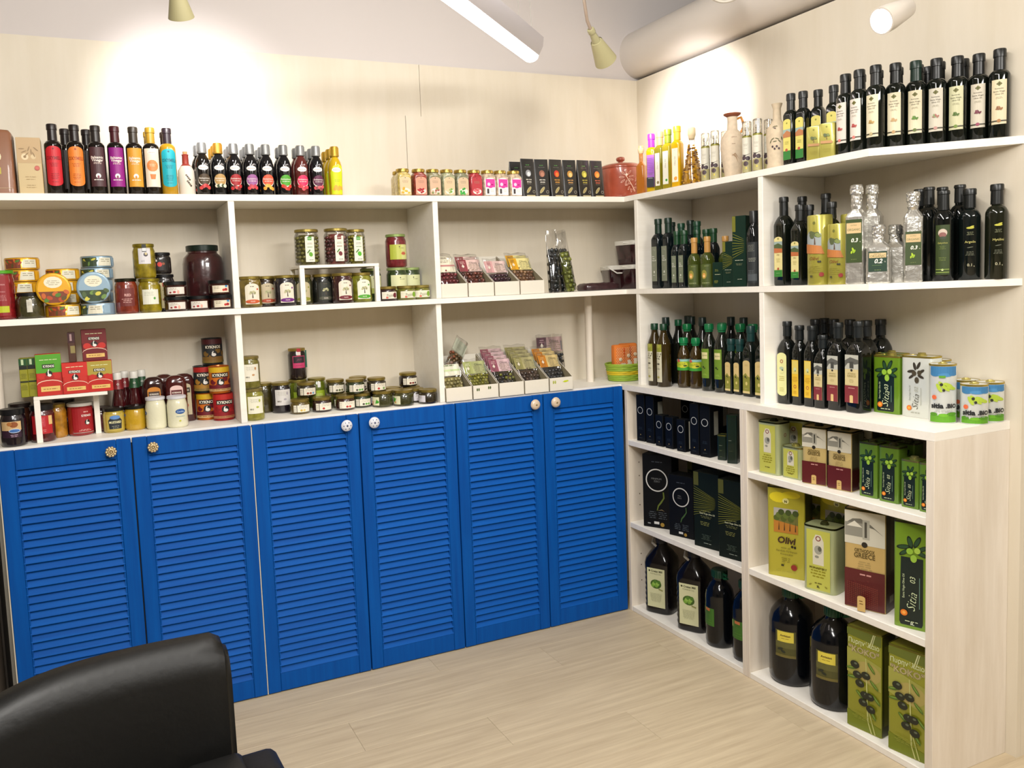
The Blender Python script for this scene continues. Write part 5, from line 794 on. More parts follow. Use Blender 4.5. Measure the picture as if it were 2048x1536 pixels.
# cream boards up to 2.38 m with the two open joints seen above the shelf, grey plaster set back above them
for (x0, x1, z0, z1) in ((-3.3, -.8355, 0, 2.17), (-.8335, XW + .02, 0, 2.17), (-3.3, -.7655, 2.17, 2.3805), (-.7637, XW + .02, 2.17, 2.3805)):
    ob('panel', bxm('panel', PN, x0, D, z0, x1, D + .018, z1), wb)
ob('plaster', bxm('plaster', GREYW, -3.3, D + .022, 0, 1.1, D + .12, 3.0), wb)
wr = struct('wall_right'); ob('panel', bxm('panel', PN, XW, YE - .004, 0, XW + .018, D + .02, 2.3805), wr); ob('panel', bxm('panel', PN, XW + .0185, YE - .004, 0, 1.0, YE + .014, 2.3805), wr); ob('panel', bxm('panel', PN, 1.0, -4.7, 0, 1.02, YE + .014, 2.3805), wr)
struct('wall_right_upper', bxm('wall_right_upper', SHADEW, 1.0, -4.7, 2.3, 1.1, D + .02, 3.0))
struct('trim_1', bxm('trim_1', SHADEW, XW + .02, YE + .016, 2.3, .998, D + .02, 2.375))
struct('wall_left', bxm('wall_left', M('#6d655c', .8), -3.3, -4.7, 0, -3.2, D, 3.0)); struct('wall_front', bxm('wall_front', M('#b9b0a2', .8), -3.3, -4.8, 0, 1.1, -4.7, 3.0))
struct('ceiling', bxm('ceiling', M('#a9a6a4', .85), -3.3, -4.8, 3.0, 1.1, D + .12, 3.1))
# ---- duct on top of the right wall
t = empty('air_duct', (.363, 0, 2.503), 0, 'wide round pale ventilation duct running along the top of the shelf wall into the corner', 'duct')
def cylY(name, m, x, z, r, y0, y1, n=56):
    bm = bmesh.new(); loft(bm, [(y0, r), (y1, r)], n, mat=Matrix.Rotation(-PI / 2, 4, 'X')); me = finish(bm, name, m, 30)
    for v in me.vertices: v.co.x += x; v.co.z += z
    return me
DM = M('#e0d9d1', .5, 0, 0, .15, 6)
for y0, y1 in ((-2.2, D + .03), (-3.9, -2.203)): ob('duct_section', cylY('duct_section', DM, 0, 0, .111, y0, y1), t)
# ---- carpentry: worktop, tall shelving, base cabinets
def poly_board(name, m, pts, z0, z1, parent, bev=0):
    bm = bmesh.new(); a = [bm.verts.new((x, y, z0)) for x, y in pts]; b = [bm.verts.new((x, y, z1)) for x, y in pts]; n = len(pts)
    bm.faces.new(a); bm.faces.new(b[::-1])
    for i in range(n): bm.faces.new((a[i], b[i], b[(i + 1) % n], a[(i + 1) % n]))
    bmesh.ops.recalc_face_normals(bm, faces=bm.faces[:]); return ob(name, finish(bm, name, m, smooth=False), parent)
su = empty('shelving_unit', (0, 0, 0), 0, 'white painted open wall shelving in an L over the blue cabinets and the oil bottles', 'shelf')
e_ = .0005
for z, th in ((ZT, .022), (ZM, .020)):
    poly_board('shelf_board', WHITE, [(-3.0, .012), (XU, .012), (XU, YK), (XW - e_, YE), (XW - e_, D - e_), (-3.0, D - e_)], z - th, z, su)
for X in (XA, XB):
    for z0, z1 in ((ZC, ZM - .02), (ZM, ZT - .022)): ob('upright', bxm('upright', WHITE, X - .011, .0235 if z0 < 1.1 else .0135, z0 + e_, X + .011, D - e_, z1 - e_, bev=.0012), su)
for Y in (Y1, Y2):
    for z0, z1 in ((ZC, ZM - .02), (ZM, ZT - .022)): ob('upright', bxm('upright', WHITE, XU + .0015, Y - .011, z0, XW - e_, Y + .011, z1, bev=.0012), su)
for (x, y) in ((-.045, .185), (-2.375, .15)): ob('round_post', lofm('round_post', WHITEZ, [(0, .0165), (ZM - .02 - ZC, .0165)], 24), su, (x, y, ZC))
ob('round_post', lofm('round_post', WHITEZ, [(0, .0165), (ZT - .022 - ZM, .0165)], 24), su, (-2.345, .12, ZM))
wt = empty('worktop', (0, 0, 0), 0, 'white painted worktop lying over the blue cabinets and the low oil rack', 'worktop')
poly_board('top_board', WHITE, [(-2.42, .0225), (XR, .0225), (XR, YP2), (XW - e_, YP2), (XW - e_, D - e_), (-2.42, D - e_)], ZC - CT, ZC, wt)
# low open rack
lr = empty('low_rack', (0, 0, 0), 0, 'white washed low rack of two open bays holding olive oil tins and jugs', 'shelf')
zt_ = ZC - CT - e_
ob('side_panel', bxm('side_panel', WHITEZ, XR, -.018, 0, XW - e_, -.0005, zt_, bev=.001), lr)
ob('middle_panel', bxm('middle_panel', WHITEZ, XR, YP1 + .0005, 0, XW - e_, YP1 + .0178, zt_, bev=.001), lr); ob('middle_panel', bxm('middle_panel', WHITEZ, XR, YP1 - .0178, 0, XW - e_, YP1 - .0003, zt_, bev=.001), lr)
ep = ob('end_panel', bxm('end_panel', WHITEZ, XR, YP2, 0, XW - e_, YP2 + .0245, zt_, bev=.001), lr)
for y0, y1, zz in ((YP1 + .018, -.0185, (.7417, .378)), (YP2 + .025, YP1 - .018, (.7392, .3872))):
    for z in zz: ob('shelf_board', bxm('shelf_board', WHITE, XR + .001, y0, z, XW - e_, y1, z + .0235, bev=.0015), lr)
    ob('base_board', bxm('base_board', WHITE, XR + .001, y0, 0, XW - e_, y1, .0215, bev=.0015), lr)
bm = bmesh.new()
for z in (.47, .52, .6, .66, .83, .88, .93, .25, .2, .13): loft(bm, [(0, .0028), (.0006, .0028)], 8, mat=Matrix.Translation((XR + .055, -.0182, z)) @ Matrix.Rotation(PI / 2, 4, 'X'))
o = ob('peg_hole', finish(bm, 'peg_hole', M('#6a5c48', .9)), lr, kind='stuff')
# ---- blue louvered cabinets
SL = bxm('slat', BLUEH, -.150, -.0030, -.0172, .150, .0030, .0172, bev=.0012)
for v in SL.vertices:
    a = math.radians(31); y, z = v.co.y, v.co.z; v.co.y = y * math.cos(a) + z * math.sin(a); v.co.z = -y * math.sin(a) + z * math.cos(a)
def doorframe():
    bm = bmesh.new(); h = WD / 2 - .0022; s = .046
    for (x0, x1, z0, z1, y0) in ((-h, -h + s, .004, .9985, 0), (h - s, h, .004, .9985, 0), (-h + s + .0006, h - s - .0006, .934, .998, .0006), (-h + s + .0006, h - s - .0006, .0045, .073, .0006)): box(bm, x0, y0, z0, x1, .02, z1, bev=.0016)
    for x in (-h + s + .001, h - s - .005): box(bm, x, .0012, .073, x + .004, .018, .934)
    box(bm, -h + s + .001, .0196, .07, h - s - .001, .022, .936)
    return finish(bm, 'door', BLUE, smooth=False)
DF = doorframe()
def knob(kind):
    R90 = Matrix.Rotation(PI / 2, 4, 'X')
    bm = bmesh.new()
    if kind == 'metal':
        for i in range(10):
            a = 2 * PI * i / 10; blob(bm, (.0115 * math.cos(a), -.019, .0115 * math.sin(a)), .0042, 1, (1.1, 1.3, 1.1))
            blob(bm, (.0062 * math.cos(a + .3), -.0235, .0062 * math.sin(a + .3)), .0028, 1)
        blob(bm, (0, -.026, 0), .003, 1); loft(bm, [(0, .006), (.01, .0055), (.018, .0125), (.0215, .009)], 16, mat=R90); m = [M('#cdb78e', .3, .6)]
    elif kind == 'china':
        loft(bm, [(0, .0075), (.008, .0065), (.012, .0155), (.019, .0178), (.025, .014), (.027, .006)], 24, mat=R90)
        for i in range(6):
            a = 2 * PI * i / 6; blob(bm, (.0105 * math.cos(a), -.0245, .0105 * math.sin(a)), .0028, 1, (1, .8, 1), 1)
        blob(bm, (0, -.0268, 0), .0034, 1, (1, .9, 1), 1); m = [M('#d4d6de', .15, 0, .6), M('#27325e', .3, .3)]
    else:
        loft(bm, [(0, .008), (.007, .0065), (.011, .0135), (.017, .0178), (.024, .0155), (.027, .009)], 24, mat=R90); blob(bm, (0, -.0275, 0), .0035, 1, (1, .8, 1), 1); m = [M('#cdb9a2', .3, 0, .4), M('#9c8a5c', .3, .8)]
    return finish(bm, 'knob', m, 50)
KN = [(-.137, 'metal'), (.137, 'metal')], [(-.14, 'china')], []
SWX = lambda h: 0
cabs = (('blue louvered double cabinet with flower-shaped metal knobs, behind the black armchair', 'metal', 5), ('blue louvered double cabinet with patterned white china knobs, under the pickle jars', 'china', 3), ('blue louvered double cabinet with plain pale round knobs, next to the oil rack', 'pale', 1))
for lab, kk, i0 in cabs:
    xr = -(i0 - 1) * WD; c = empty('base_cabinet', (xr - WD, 0, 0), 0, lab, 'cabinet', 'blue louvered cabinets under the worktop')
    bm = bmesh.new()
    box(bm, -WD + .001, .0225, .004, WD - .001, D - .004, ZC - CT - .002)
    ob('carcass', finish(bm, 'carcass', M('#1d1b18', .8), smooth=False), c); km = knob(kk)  # carcass coloured dark to paint in the shade of the door gaps
    if kk != 'pale': ob('side_panel', bxm('side_panel', M('#c9c2b2', .6), (-WD - .0016), .002, .003, -WD + .0016, .022, .992), c)
    for s in (-1, 1):
        d = ob('door', DF, c); d.location = (s * WD / 2, 0, 0); kx = -s * (.133 if kk == 'metal' else .145 if kk == 'china' else .150)
        for n in range(33):
            q = ob('slat', SL, d); q.location = (0, .0105, .0865 + n * .02632)
        ob('knob', km, d, (kx, -.0002, .964)).scale = (1.2, 1.1, 1.2)
# ---- little white risers
def riser(x0, x1, y0, y1, z, h, lab, th=.011, lg=.018, back=False):
    r = empty('shelf_riser', ((x0 + x1) / 2, (y0 + y1) / 2, z + .0004), 0, lab, 'riser', 'small white shelf risers'); w = (x1 - x0) / 2; d = (y1 - y0) / 2
    ob('top_board', bxm('top_board', WHITE, -w, -d, h - th, w, d, h, bev=.001), r)
    for sx in (-1, 1):
        for sy in (-1, 1):
            xa = -w if sx < 0 else w - lg; ya = -d if sy < 0 else d - lg
            if back and sx > 0: xa -= .028; ya = 0 if sy < 0 else ya
            ob('leg', bxm('leg', WHITE, xa, ya, 0, xa + lg, ya + lg, h - th - .0003, bev=.001), r)
riser(-1.374, -1.07, .030, .20, ZM, .144, 'small white stepped riser holding the big olive jars'); riser(-2.268, -2.045, .055, .215, ZC, .152, 'small white riser holding the tomato soup cartons', back=True)
# ---- tube lamp hanging in the middle
A = Vector((-.5385, -.246, 2.285)); B = Vector((-1.008, -.6762, 2.285)); dr = (B - A).normalized(); LN = 1.25
t = empty('tube_lamp', A + dr * LN / 2, math.atan2(dr.y, dr.x), 'long glowing white linear lamp hanging slanted on thin wires near the middle of the room', 'lamp')
def prof(name, m, pts, L):
    bm = bmesh.new(); r = [[bm.verts.new((sx * L / 2, y, z)) for y, z in pts] for sx in (-1, 1)]; n = len(pts)
    for i in range(n): bm.faces.new((r[0][i], r[0][(i + 1) % n], r[1][(i + 1) % n], r[1][i]))
    bm.faces.new(r[0][::-1]); bm.faces.new(r[1]); bmesh.ops.recalc_face_normals(bm, faces=bm.faces[:]); return finish(bm, name, m, 40)
ob('diffuser', prof('diffuser', emit('lamp_diffuser', '#fff2ec', 9), [(.028 * math.cos(a), .02 * math.sin(a)) for a in [PI + PI * i / 10 for i in range(11)]], LN), t)
ob('housing', prof('housing', M('#b9b4b8', .5), [(-.030, .0005), (.030, .0005), (.046, .03), (.05, .062), (-.05, .062), (-.046, .03)], LN + .002), t)
for s in (-1, 1):
    for q in (-.025, .025): ob('wire', tubem('wire', M('#a8a39c', .5), [(s * (LN / 2 - .06), q, .062), (s * (LN / 2 - .06), q * .2, .7)], .0013, 6), t)
# ---- clip lamps with cone shades
def clip_lamp(top, mouth, neck, lab, w=.0375):
    T, Mo = Vector(top), Vector(mouth); ax = (Mo - T); L = ax.length; ax.normalize()
    r = empty('cone_lamp', T, 0, lab, 'lamp', 'cone shade lamps'); Q = ax.to_track_quat('Z', 'Y').to_matrix().to_4x4()
    sh = M('#aba47c', .5, 0, 0, 0, 60, 0); bm = bmesh.new(); n = 28
    loft(bm, [(.05, w * .52), (L, w), (L + .0005, w * .97), (.052, w * .49), (.05, w * .2)], n, mat=Q, cap0=False, cap1=False); ob('shade', finish(bm, 'shade', sh, 50), r)
    bm = bmesh.new(); loft(bm, [(-.004, .0125), (0, .0135), (.012, .0135), (.014, .011), (.056, .0165)], 20, mat=Q); ob('socket', finish(bm, 'socket', M('#a8a27c', .3, 0, .4), 50), r)
    bm = bmesh.new(); loft(bm, [(L - .045, .004), (L - .03, .016), (L - .018, .0175), (L - .012, .012)], 18, mat=Q); ob('bulb', finish(bm, 'bulb', emit('lamp_bulb', '#fff0dc', 3), 50), r)
    ob('gooseneck', tubem('gooseneck', M('#9a8878', .4), [Vector(p) - T for p in neck], .0058, 10), r)
import mathutils
clip_lamp((-.387, -.412, 2.344), (-.288, -.355, 2.259), [(-.387, -.412, 2.344), (-.41, -.425, 2.37), (-.43, -.44, 2.43), (-.435, -.445, 2.52), (-.43, -.45, 2.7), (-.4, -.45, 3.0)], 'cone-shaped lamp on a bent stalk aimed at the corner wall', .041)
clip_lamp((-1.792, -.425, 2.378), (-1.770, -.36, 2.278), [(-1.792, -.425, 2.378), (-1.797, -.45, 2.40), (-1.80, -.51, 2.42), (-1.80, -.51, 2.6), (-1.80, -.5, 3.0)], 'cone-shaped lamp aimed at the bright patch above the vinegar bottles')
# ---- round spotlight heads
def head(c, direction, r, L, lab, s, glow, col='#cfc6ba'):
    ax = Vector(direction).normalized(); Q = ax.to_track_quat('Z', 'Y').to_matrix().to_4x4(); o = empty('spotlight', c, 0, lab, 'lamp')
    bm = bmesh.new(); loft(bm, [(-L, r * .55), (-L * .9, r * .8), (-.03, r * 1.12), (0, r * 1.15), (.0002, r * 1.02), (-.006, r * 1.0), (-.008, r * .3)], 36, mat=Q, cap1=False); ob('housing', finish(bm, 'housing', M(col, .4, 0, .3), 40), o)
    bm = bmesh.new(); loft(bm, [(-.0065, r * .98), (-.0035, r * .6)], 36, mat=Q); ob('lens', finish(bm, 'lens', emit('spot_lens', '#fff4f4', glow) if glow else M('#d8cba4', .4), 40), o)
    ob('bracket', tubem('bracket', M('#b8b0a4', .4), [-ax * L * .8, -ax * L * .8 + Vector((.02, .02, .12)), Vector((.03, .03, 3.0 - c[2]))], .006), o)
head((-.195, -1.43, 2.083), (-1.07, .045, -.47), .030, .11, 'bright glowing spotlight high on the wall above the tall olive oil bottles', 0, 14)
head((-.03, -.70, 2.415), (-.25, -.25, -.9), .05, .10, 'round white unlit spotlight hanging in front of the duct', 0, 0, '#dcd6cc')
# ---- dark pipe and panel beyond the cabinets
struct('trim_2', bxm('trim_2', M('#3b342d', .7, 0, 0, .3, 8, .3), -2.95, .16, 0, -2.425, .288, 1.0))
t = empty('heating_pipe', (-2.455, .12, 0), 0, 'dark vertical pipe standing beside the end of the blue cabinets', 'pipe')
ob('pipe', lofm('pipe', M('#4c443c', .45, .3), [(0, .028), (1.3, .028)], 20), t)
for z in (.12, .95): ob('bracket', lofm('bracket', M('#5c5650', .5, .4), [(z, .031), (z + .02, .031)], 20), t)
# ---- black armchair
ch = empty('armchair', (-2.10, -1.72, -.004), math.radians(3), 'black leather armchair with a high rounded back in front of the blue cabinets', 'chair')
LEA = M('#0a0a09', .46, 0, 0, .3, 55, 0, .35)
def cushion(name, x0, y0, z0, x1, y1, z1, bev, m=LEA, bulge=0):
    bm = bmesh.new(); box(bm, x0, y0, z0, x1, y1, z1, bev=bev); me = finish(bm, name, m, 60); ob(name, me, ch); return me
def backm():
    bm = bmesh.new(); nx = 18; rows = []
    for i in range(nx + 1):
        u = i / nx; x = -.285 + .515 * u; top = .842 - .30 * max(0, .5 - u) ** 2.2 + .012 * math.sin(PI * u); yb = .30 - .10 * (1 - u) ** 2
        if u > .955: top -= .016
        th = .10; sec = []
        for (y, z) in ((0, .30), (0, .6), (.004, top - .06), (.014, top - .022), (.036, top - .004), (.062, top), (.09, top - .014), (.104, top - .05), (.108, .6), (.108, .2)): sec.append(bm.verts.new((x + (.004 if 0 < u < .05 else 0), yb - .04 + y, z)))
        rows.append(sec)
    for a, b in zip(rows, rows[1:]):
        for j in range(9): bm.faces.new((a[j], b[j], b[j + 1], a[j + 1]))
    bm.faces.new(rows[0][::-1]); bm.faces.new(rows[-1]); bmesh.ops.recalc_face_normals(bm, faces=bm.faces[:])
    es = [e for e in bm.edges if len(e.link_faces) == 2 and e.calc_face_angle(0) > 1.0]; bmesh.ops.bevel(bm, geom=es, offset=.012, segments=3, affect='EDGES')
    return finish(bm, 'backrest', LEA, 60)
bk = ob('backrest', backm(), ch); ob('seam', tubem('seam', M('#050505', .5), [(-.13, .225 + dy, z) for dy, z in ((-.004, .6), (-.0035, .78), (.012, .823), (.035, .838))], .0014, 6), bk)
cushion('seat', -.20, -.30, .30, .20, .235, .46, .03)
cushion('armrest', .212, -.32, .22, .290, .232, .648, .018); cushion('armrest', -.290, -.32, .22, -.212, .16, .648, .018)
cushion('back_cushion', .13, .16, .44, .232, .238, .652, .015)
for sx in (-1, 1):
    for yy in (-.27, .25): ob('leg', lofm('leg', M('#1c1612', .4), [(0, .014), (.222, .02)], 14), ch, (sx * .24, yy, 0))

# ================================================================== the goods on the shelves
put('brown_box', -2.3076, 0.0720, 1.8117, 0, 'brown gift tin with a cream emblem at the far end of the top shelf')
put('beige_box', -2.2193, 0.0720, 1.8117, 0, 'beige gift box printed with blossoms and a red seal')
put('v_red', -2.1490, 0.0620, 1.8117, 0, 'tall dark vinegar bottle with a red oval label', 'tall vinegar bottles on the top shelf')
put('v_orange', -2.0837, 0.0620, 1.8117, 0, 'tall dark vinegar bottle with an orange oval label', 'tall vinegar bottles on the top shelf')
put('v_brown', -2.0202, 0.0620, 1.8117, 0, 'tall dark vinegar bottle with a dark brown label', 'tall vinegar bottles on the top shelf')
put('v_magenta', -1.9617, 0.0620, 1.8117, 0, 'tall dark vinegar bottle with a magenta label', 'tall vinegar bottles on the top shelf')
put('v_ochre', -1.9044, 0.0620, 1.8117, 0, 'tall dark vinegar bottle with an ochre yellow label', 'tall vinegar bottles on the top shelf')
put('v_peach', -1.8507, 0.0620, 1.8117, 0, 'gold-capped dark bottle with a cream label showing a peach', 'tall vinegar bottles on the top shelf')
put('v_cyan', -1.7970, 0.0619, 1.8117, 0, 'golden vinegar bottle with a turquoise oval label', 'tall vinegar bottles on the top shelf')
put('v_plain', -2.1130, 0.1370, 1.8117, 0, 'dark vinegar bottle hidden behind the red-labelled one', 'tall vinegar bottles on the top shelf')
put('v_plain', -2.0477, 0.1370, 1.8117, 0, 'dark vinegar bottle hidden behind the orange-labelled one', 'tall vinegar bottles on the top shelf')
put('v_peach', -1.8518, 0.1370, 1.8117, 0, 'gold-capped bottle hidden behind the cream peach-labelled one', 'tall vinegar bottles on the top shelf')
put('v_plain', -1.7982, 0.1370, 1.8117, 0, 'dark-capped bottle hidden behind the turquoise-labelled one', 'tall vinegar bottles on the top shelf')
put('grape_jug', -1.7410, 0.0631, 1.8117, 0, 'small white ceramic jug with a red neck and painted grapes')
put('g_berry', -1.6860, 0.0530, 1.8117, 0, 'dark glaze bottle with red berries on a brown label, silver cap', 'squeeze glaze bottles on the top shelf')
put('g_tan', -1.6324, 0.0540, 1.8117, 0, 'dark glaze bottle with a tan label and gold cap', 'squeeze glaze bottles on the top shelf')
put('g_red', -1.5789, 0.0540, 1.8117, 0, 'dark glaze bottle with a deep red round label', 'squeeze glaze bottles on the top shelf')
put('g_purple', -1.5225, 0.0540, 1.8117, 0, 'dark glaze bottle with a lilac round label', 'squeeze glaze bottles on the top shelf')
put('g_orange', -1.4669, 0.0540, 1.8117, 0, 'dark glaze bottle with an orange round label', 'squeeze glaze bottles on the top shelf')
put('g_green', -1.4040, 0.0540, 1.8117, 0, 'dark glaze bottle with a green and red round label', 'squeeze glaze bottles on the top shelf')
put('g_pink', -1.3419, 0.0540, 1.8117, 0, 'reddish glaze bottle with a hot pink round label', 'squeeze glaze bottles on the top shelf')
put('g_plum', -1.2843, 0.0540, 1.8117, 0, 'dark glaze bottle with a plum purple label', 'squeeze glaze bottles on the top shelf')
put('g_yellow', -1.2143, 0.0540, 1.8117, 0, 'yellow lemon glaze bottle with a lime label and gold cap', 'squeeze glaze bottles on the top shelf')
put('g_berry', -1.6915, 0.1140, 1.8117, 0, 'glaze bottle in the second row behind the one with red berries on a brown label', 'squeeze glaze bottles on the top shelf')
put('g_tan', -1.6326, 0.1140, 1.8117, 0, 'glaze bottle in the second row behind the one with a tan label', 'squeeze glaze bottles on the top shelf')
put('g_tan', -1.6326, 0.1740, 1.8117, 0, 'glaze bottle in the third row behind the one with a tan label', 'squeeze glaze bottles on the top shelf')
put('g_red', -1.5790, 0.1140, 1.8117, 0, 'glaze bottle in the second row behind the one with a deep red round label', 'squeeze glaze bottles on the top shelf')
put('g_red', -1.5790, 0.1740, 1.8117, 0, 'glaze bottle in the third row behind the one with a deep red round label', 'squeeze glaze bottles on the top shelf')
put('g_purple', -1.5225, 0.1140, 1.8117, 0, 'glaze bottle in the second row behind the one with a lilac round label', 'squeeze glaze bottles on the top shelf')
put('g_purple', -1.5225, 0.1740, 1.8117, 0, 'glaze bottle in the third row behind the one with a lilac round label', 'squeeze glaze bottles on the top shelf')
put('g_orange', -1.4669, 0.1140, 1.8117, 0, 'glaze bottle in the second row behind the one with an orange round label', 'squeeze glaze bottles on the top shelf')
put('g_orange', -1.4669, 0.1740, 1.8117, 0, 'glaze bottle in the third row behind the one with an orange round label', 'squeeze glaze bottles on the top shelf')
put('g_green', -1.4040, 0.1140, 1.8117, 0, 'glaze bottle in the second row behind the one with a green and red round label', 'squeeze glaze bottles on the top shelf')
put('g_pink', -1.3419, 0.1140, 1.8117, 0, 'glaze bottle in the second row behind the one with a hot pink round label', 'squeeze glaze bottles on the top shelf')
put('g_plum', -1.2843, 0.1140, 1.8117, 0, 'glaze bottle in the second row behind the one with a plum purple label', 'squeeze glaze bottles on the top shelf')
put('g_plum', -1.2843, 0.1740, 1.8117, 0, 'glaze bottle in the third row behind the one with a plum purple label', 'squeeze glaze bottles on the top shelf')
put('g_yellow', -1.2143, 0.1140, 1.8117, 0, 'glaze bottle in the second row behind the one with a lime label', 'squeeze glaze bottles on the top shelf')
put('g_yellow', -1.2143, 0.1740, 1.8117, 0, 'glaze bottle in the third row behind the one with a lime label', 'squeeze glaze bottles on the top shelf')
put('s_yellow', -0.9523, 0.0470, 1.8117, 0, 'square spice jar of yellow pasta with a tan label', 'square spice jars in a row on the top shelf')
put('s_redf', -0.8876, 0.0470, 1.8117, 0, 'square spice jar with a red fruit on its label', 'square spice jars in a row on the top shelf')
put('s_mix', -0.8291, 0.0470, 1.8117, 0, 'square spice jar with mixed pods on its label', 'square spice jars in a row on the top shelf')
put('s_pale', -0.7697, 0.0470, 1.8117, 0, 'square spice jar with pale green leaves on its label', 'square spice jars in a row on the top shelf')
put('s_basil', -0.7106, 0.0470, 1.8117, 0, 'square spice jar with bright basil leaves on its label', 'square spice jars in a row on the top shelf')
put('s_red2', -0.6516, 0.0470, 1.8117, 0, 'square spice jar with an all red label', 'square spice jars in a row on the top shelf')
put('s_pink', -0.5925, 0.0470, 1.8117, 0, 'pink and white labelled spice jar next to the red one', 'square spice jars in a row on the top shelf')
put('s_pink', -0.5356, 0.0470, 1.8117, 0, 'pink and white labelled spice jar, middle of the three pink ones', 'square spice jars in a row on the top shelf')
put('s_pink', -0.4740, 0.0470, 1.8117, 0, 'pink and white labelled spice jar next to the black packets', 'square spice jars in a row on the top shelf')
put('s_yellow', -0.9430, 0.1120, 1.8117, 0, 'square spice jar hidden behind the yellow pasta one', 'square spice jars in a row on the top shelf')
put('p_grey', -0.4065, 0.0520, 1.8117, 3, 'black spice packet with a grey mushroom picture, nearest the spice jars', 'black spice packets leaning on the top shelf')
put('p_brown', -0.3393, 0.0560, 1.8117, -4, 'black spice packet with a brown picture', 'black spice packets leaning on the top shelf')
put('p_red', -0.2732, 0.0518, 1.8117, 5, 'black spice packet with a red pepper picture', 'black spice packets leaning on the top shelf')
put('p_gold', -0.2048, 0.0561, 1.8117, -3, 'black spice packet with a golden brown picture', 'black spice packets leaning on the top shelf')
put('p_olive', -0.1386, 0.0514, 1.8117, 4, 'black spice packet with a yellow green picture', 'black spice packets leaning on the top shelf')
put('p_flower', -0.0714, 0.0560, 1.8117, 2, 'black spice packet with an orange flower picture, next to the clay pot', 'black spice packets leaning on the top shelf')
put('p_grey', -0.4153, 0.1320, 1.8117, 0, 'black spice packet standing behind the pink jars', 'black spice packets leaning on the top shelf')
put('p_brown', -0.3488, 0.1320, 1.8117, 0, 'black spice packet hidden behind the grey-pictured one', 'black spice packets leaning on the top shelf')
put('pot', 0.0971, 0.1120, 1.8117, -20, 'lidded terracotta casserole pot with an incised white flower drawing')
put('o_amber', 0.0735, -0.0680, 1.8117, -60, 'small amber oil bottle with a cork stopper beside the clay pot')
put('o_purple', 0.0735, -0.1390, 1.8117, -52, 'slim yellow oil bottle with a purple cap and purple lattice label', 'slim flavoured oil bottles on the corner shelf')
put('o_peach', 0.0785, -0.1880, 1.8117, -75, 'slim olive green oil bottle with a peach cap', 'slim flavoured oil bottles on the corner shelf')
put('o_green', 0.0785, -0.2389, 1.8117, -75, 'slim oil bottle with an olive green cap', 'slim flavoured oil bottles on the corner shelf')
put('o_gold', 0.0720, -0.3036, 1.8117, -70, 'slim golden oil bottle with a yellow orange cap', 'slim flavoured oil bottles on the corner shelf')
put('o_herb', 0.0987, -0.3569, 1.8117, -45, 'flared bottle of golden oil filled with dried herbs', scale=1.1)
put('spray', 0.0735, -0.4627, 1.8117, -62, 'spray oil bottle with clear cap next to the herb-filled bottle', 'spray oil bottles with clear caps on the corner shelf')
put('spray', 0.0735, -0.5144, 1.8117, -62, 'spray oil bottle with clear cap just before the clay amphora jug', 'spray oil bottles with clear caps on the corner shelf')
put('spray', 0.1235, -0.5144, 1.8117, -62, 'spray oil bottle in the back row behind the herb bottle side pair', 'spray oil bottles with clear caps on the corner shelf')
put('spray', 0.0735, -0.6773, 1.8117, -62, 'spray oil bottle with clear cap just past the amphora jug', 'spray oil bottles with clear caps on the corner shelf')
put('spray', 0.0735, -0.7274, 1.8117, -62, 'spray oil bottle with clear cap just before the olive-painted jug', 'spray oil bottles with clear caps on the corner shelf')
put('spray', 0.1235, -0.7274, 1.8117, -62, 'spray oil bottle in the back row behind the olive-painted jug side pair', 'spray oil bottles with clear caps on the corner shelf')
put('amphora', 0.0935, -0.5837, 1.8117, -20, 'clay amphora jug with a brown rim and an orange handle', scale=1.1)
put('olive_jug', 0.0885, -0.8014, 1.8117, -60, 'clay jug with a slender neck painted with black olives', scale=1.08)
put('ol_slim', 0.0884, -0.8624, 1.8117, -88, 'slim dark oil bottle with a yellow green label, next to the olive-painted jug', 'dark oil bottles at the high end of the top shelf')
put('ol_slim', 0.1036, -0.8993, 1.8117, -85, 'slim dark oil bottle with a yellow green label, second from the olive-painted jug', 'dark oil bottles at the high end of the top shelf')
put('ol_slim', 0.1385, -0.9284, 1.8117, -70, 'slim dark oil bottle behind the first small yellow tin', 'dark oil bottles at the high end of the top shelf')
put('ol_slim', 0.1385, -0.9901, 1.8117, -70, 'slim dark oil bottle behind the second small yellow tin', 'dark oil bottles at the high end of the top shelf')
put('yt_small', 0.0735, -0.9757, 1.8117, -62, 'small yellow oil tin with an olive tree, next to the slim bottles', 'small yellow oil tins')
put('yt_small', 0.0707, -1.0287, 1.8117, -62, 'small yellow oil tin with an olive tree, next to the tall labelled bottles', 'small yellow oil tins')
put('k_red', 0.0917, -1.0755, 1.8117, -88, 'tall dark oil bottle whose white label shows red fruit, beside the small tins', 'dark oil bottles at the high end of the top shelf')
put('k_red', 0.0882, -1.1284, 1.8117, -85, 'tall dark oil bottle whose white label shows red fruit, one past the first', 'dark oil bottles at the high end of the top shelf')
put('k_nut', 0.0926, -1.1813, 1.8117, -78, 'tall dark oil bottle whose cream label shows a nut', 'dark oil bottles at the high end of the top shelf')
put('k_rose', 0.1341, -1.2143, 1.8117, -62, 'tall dark oil bottle whose cream label shows a pale root', 'dark oil bottles at the high end of the top shelf')
put('k_basil', 0.1734, -1.2501, 1.8117, -58, 'tall dark oil bottle with a dark green cap and basil on its label', 'dark oil bottles at the high end of the top shelf')
put('k_pep', 0.2121, -1.2863, 1.8117, -58, 'tall dark oil bottle whose greyish label shows pepper seeds', 'dark oil bottles at the high end of the top shelf')
put('k_rosem', 0.2515, -1.3219, 1.8117, -62, 'tall dark oil bottle whose pale green label shows rosemary', 'dark oil bottles at the high end of the top shelf')
put('k_beet', 0.2916, -1.3579, 1.8117, -60, 'tall dark oil bottle whose label shows dark red chillies', 'dark oil bottles at the high end of the top shelf')
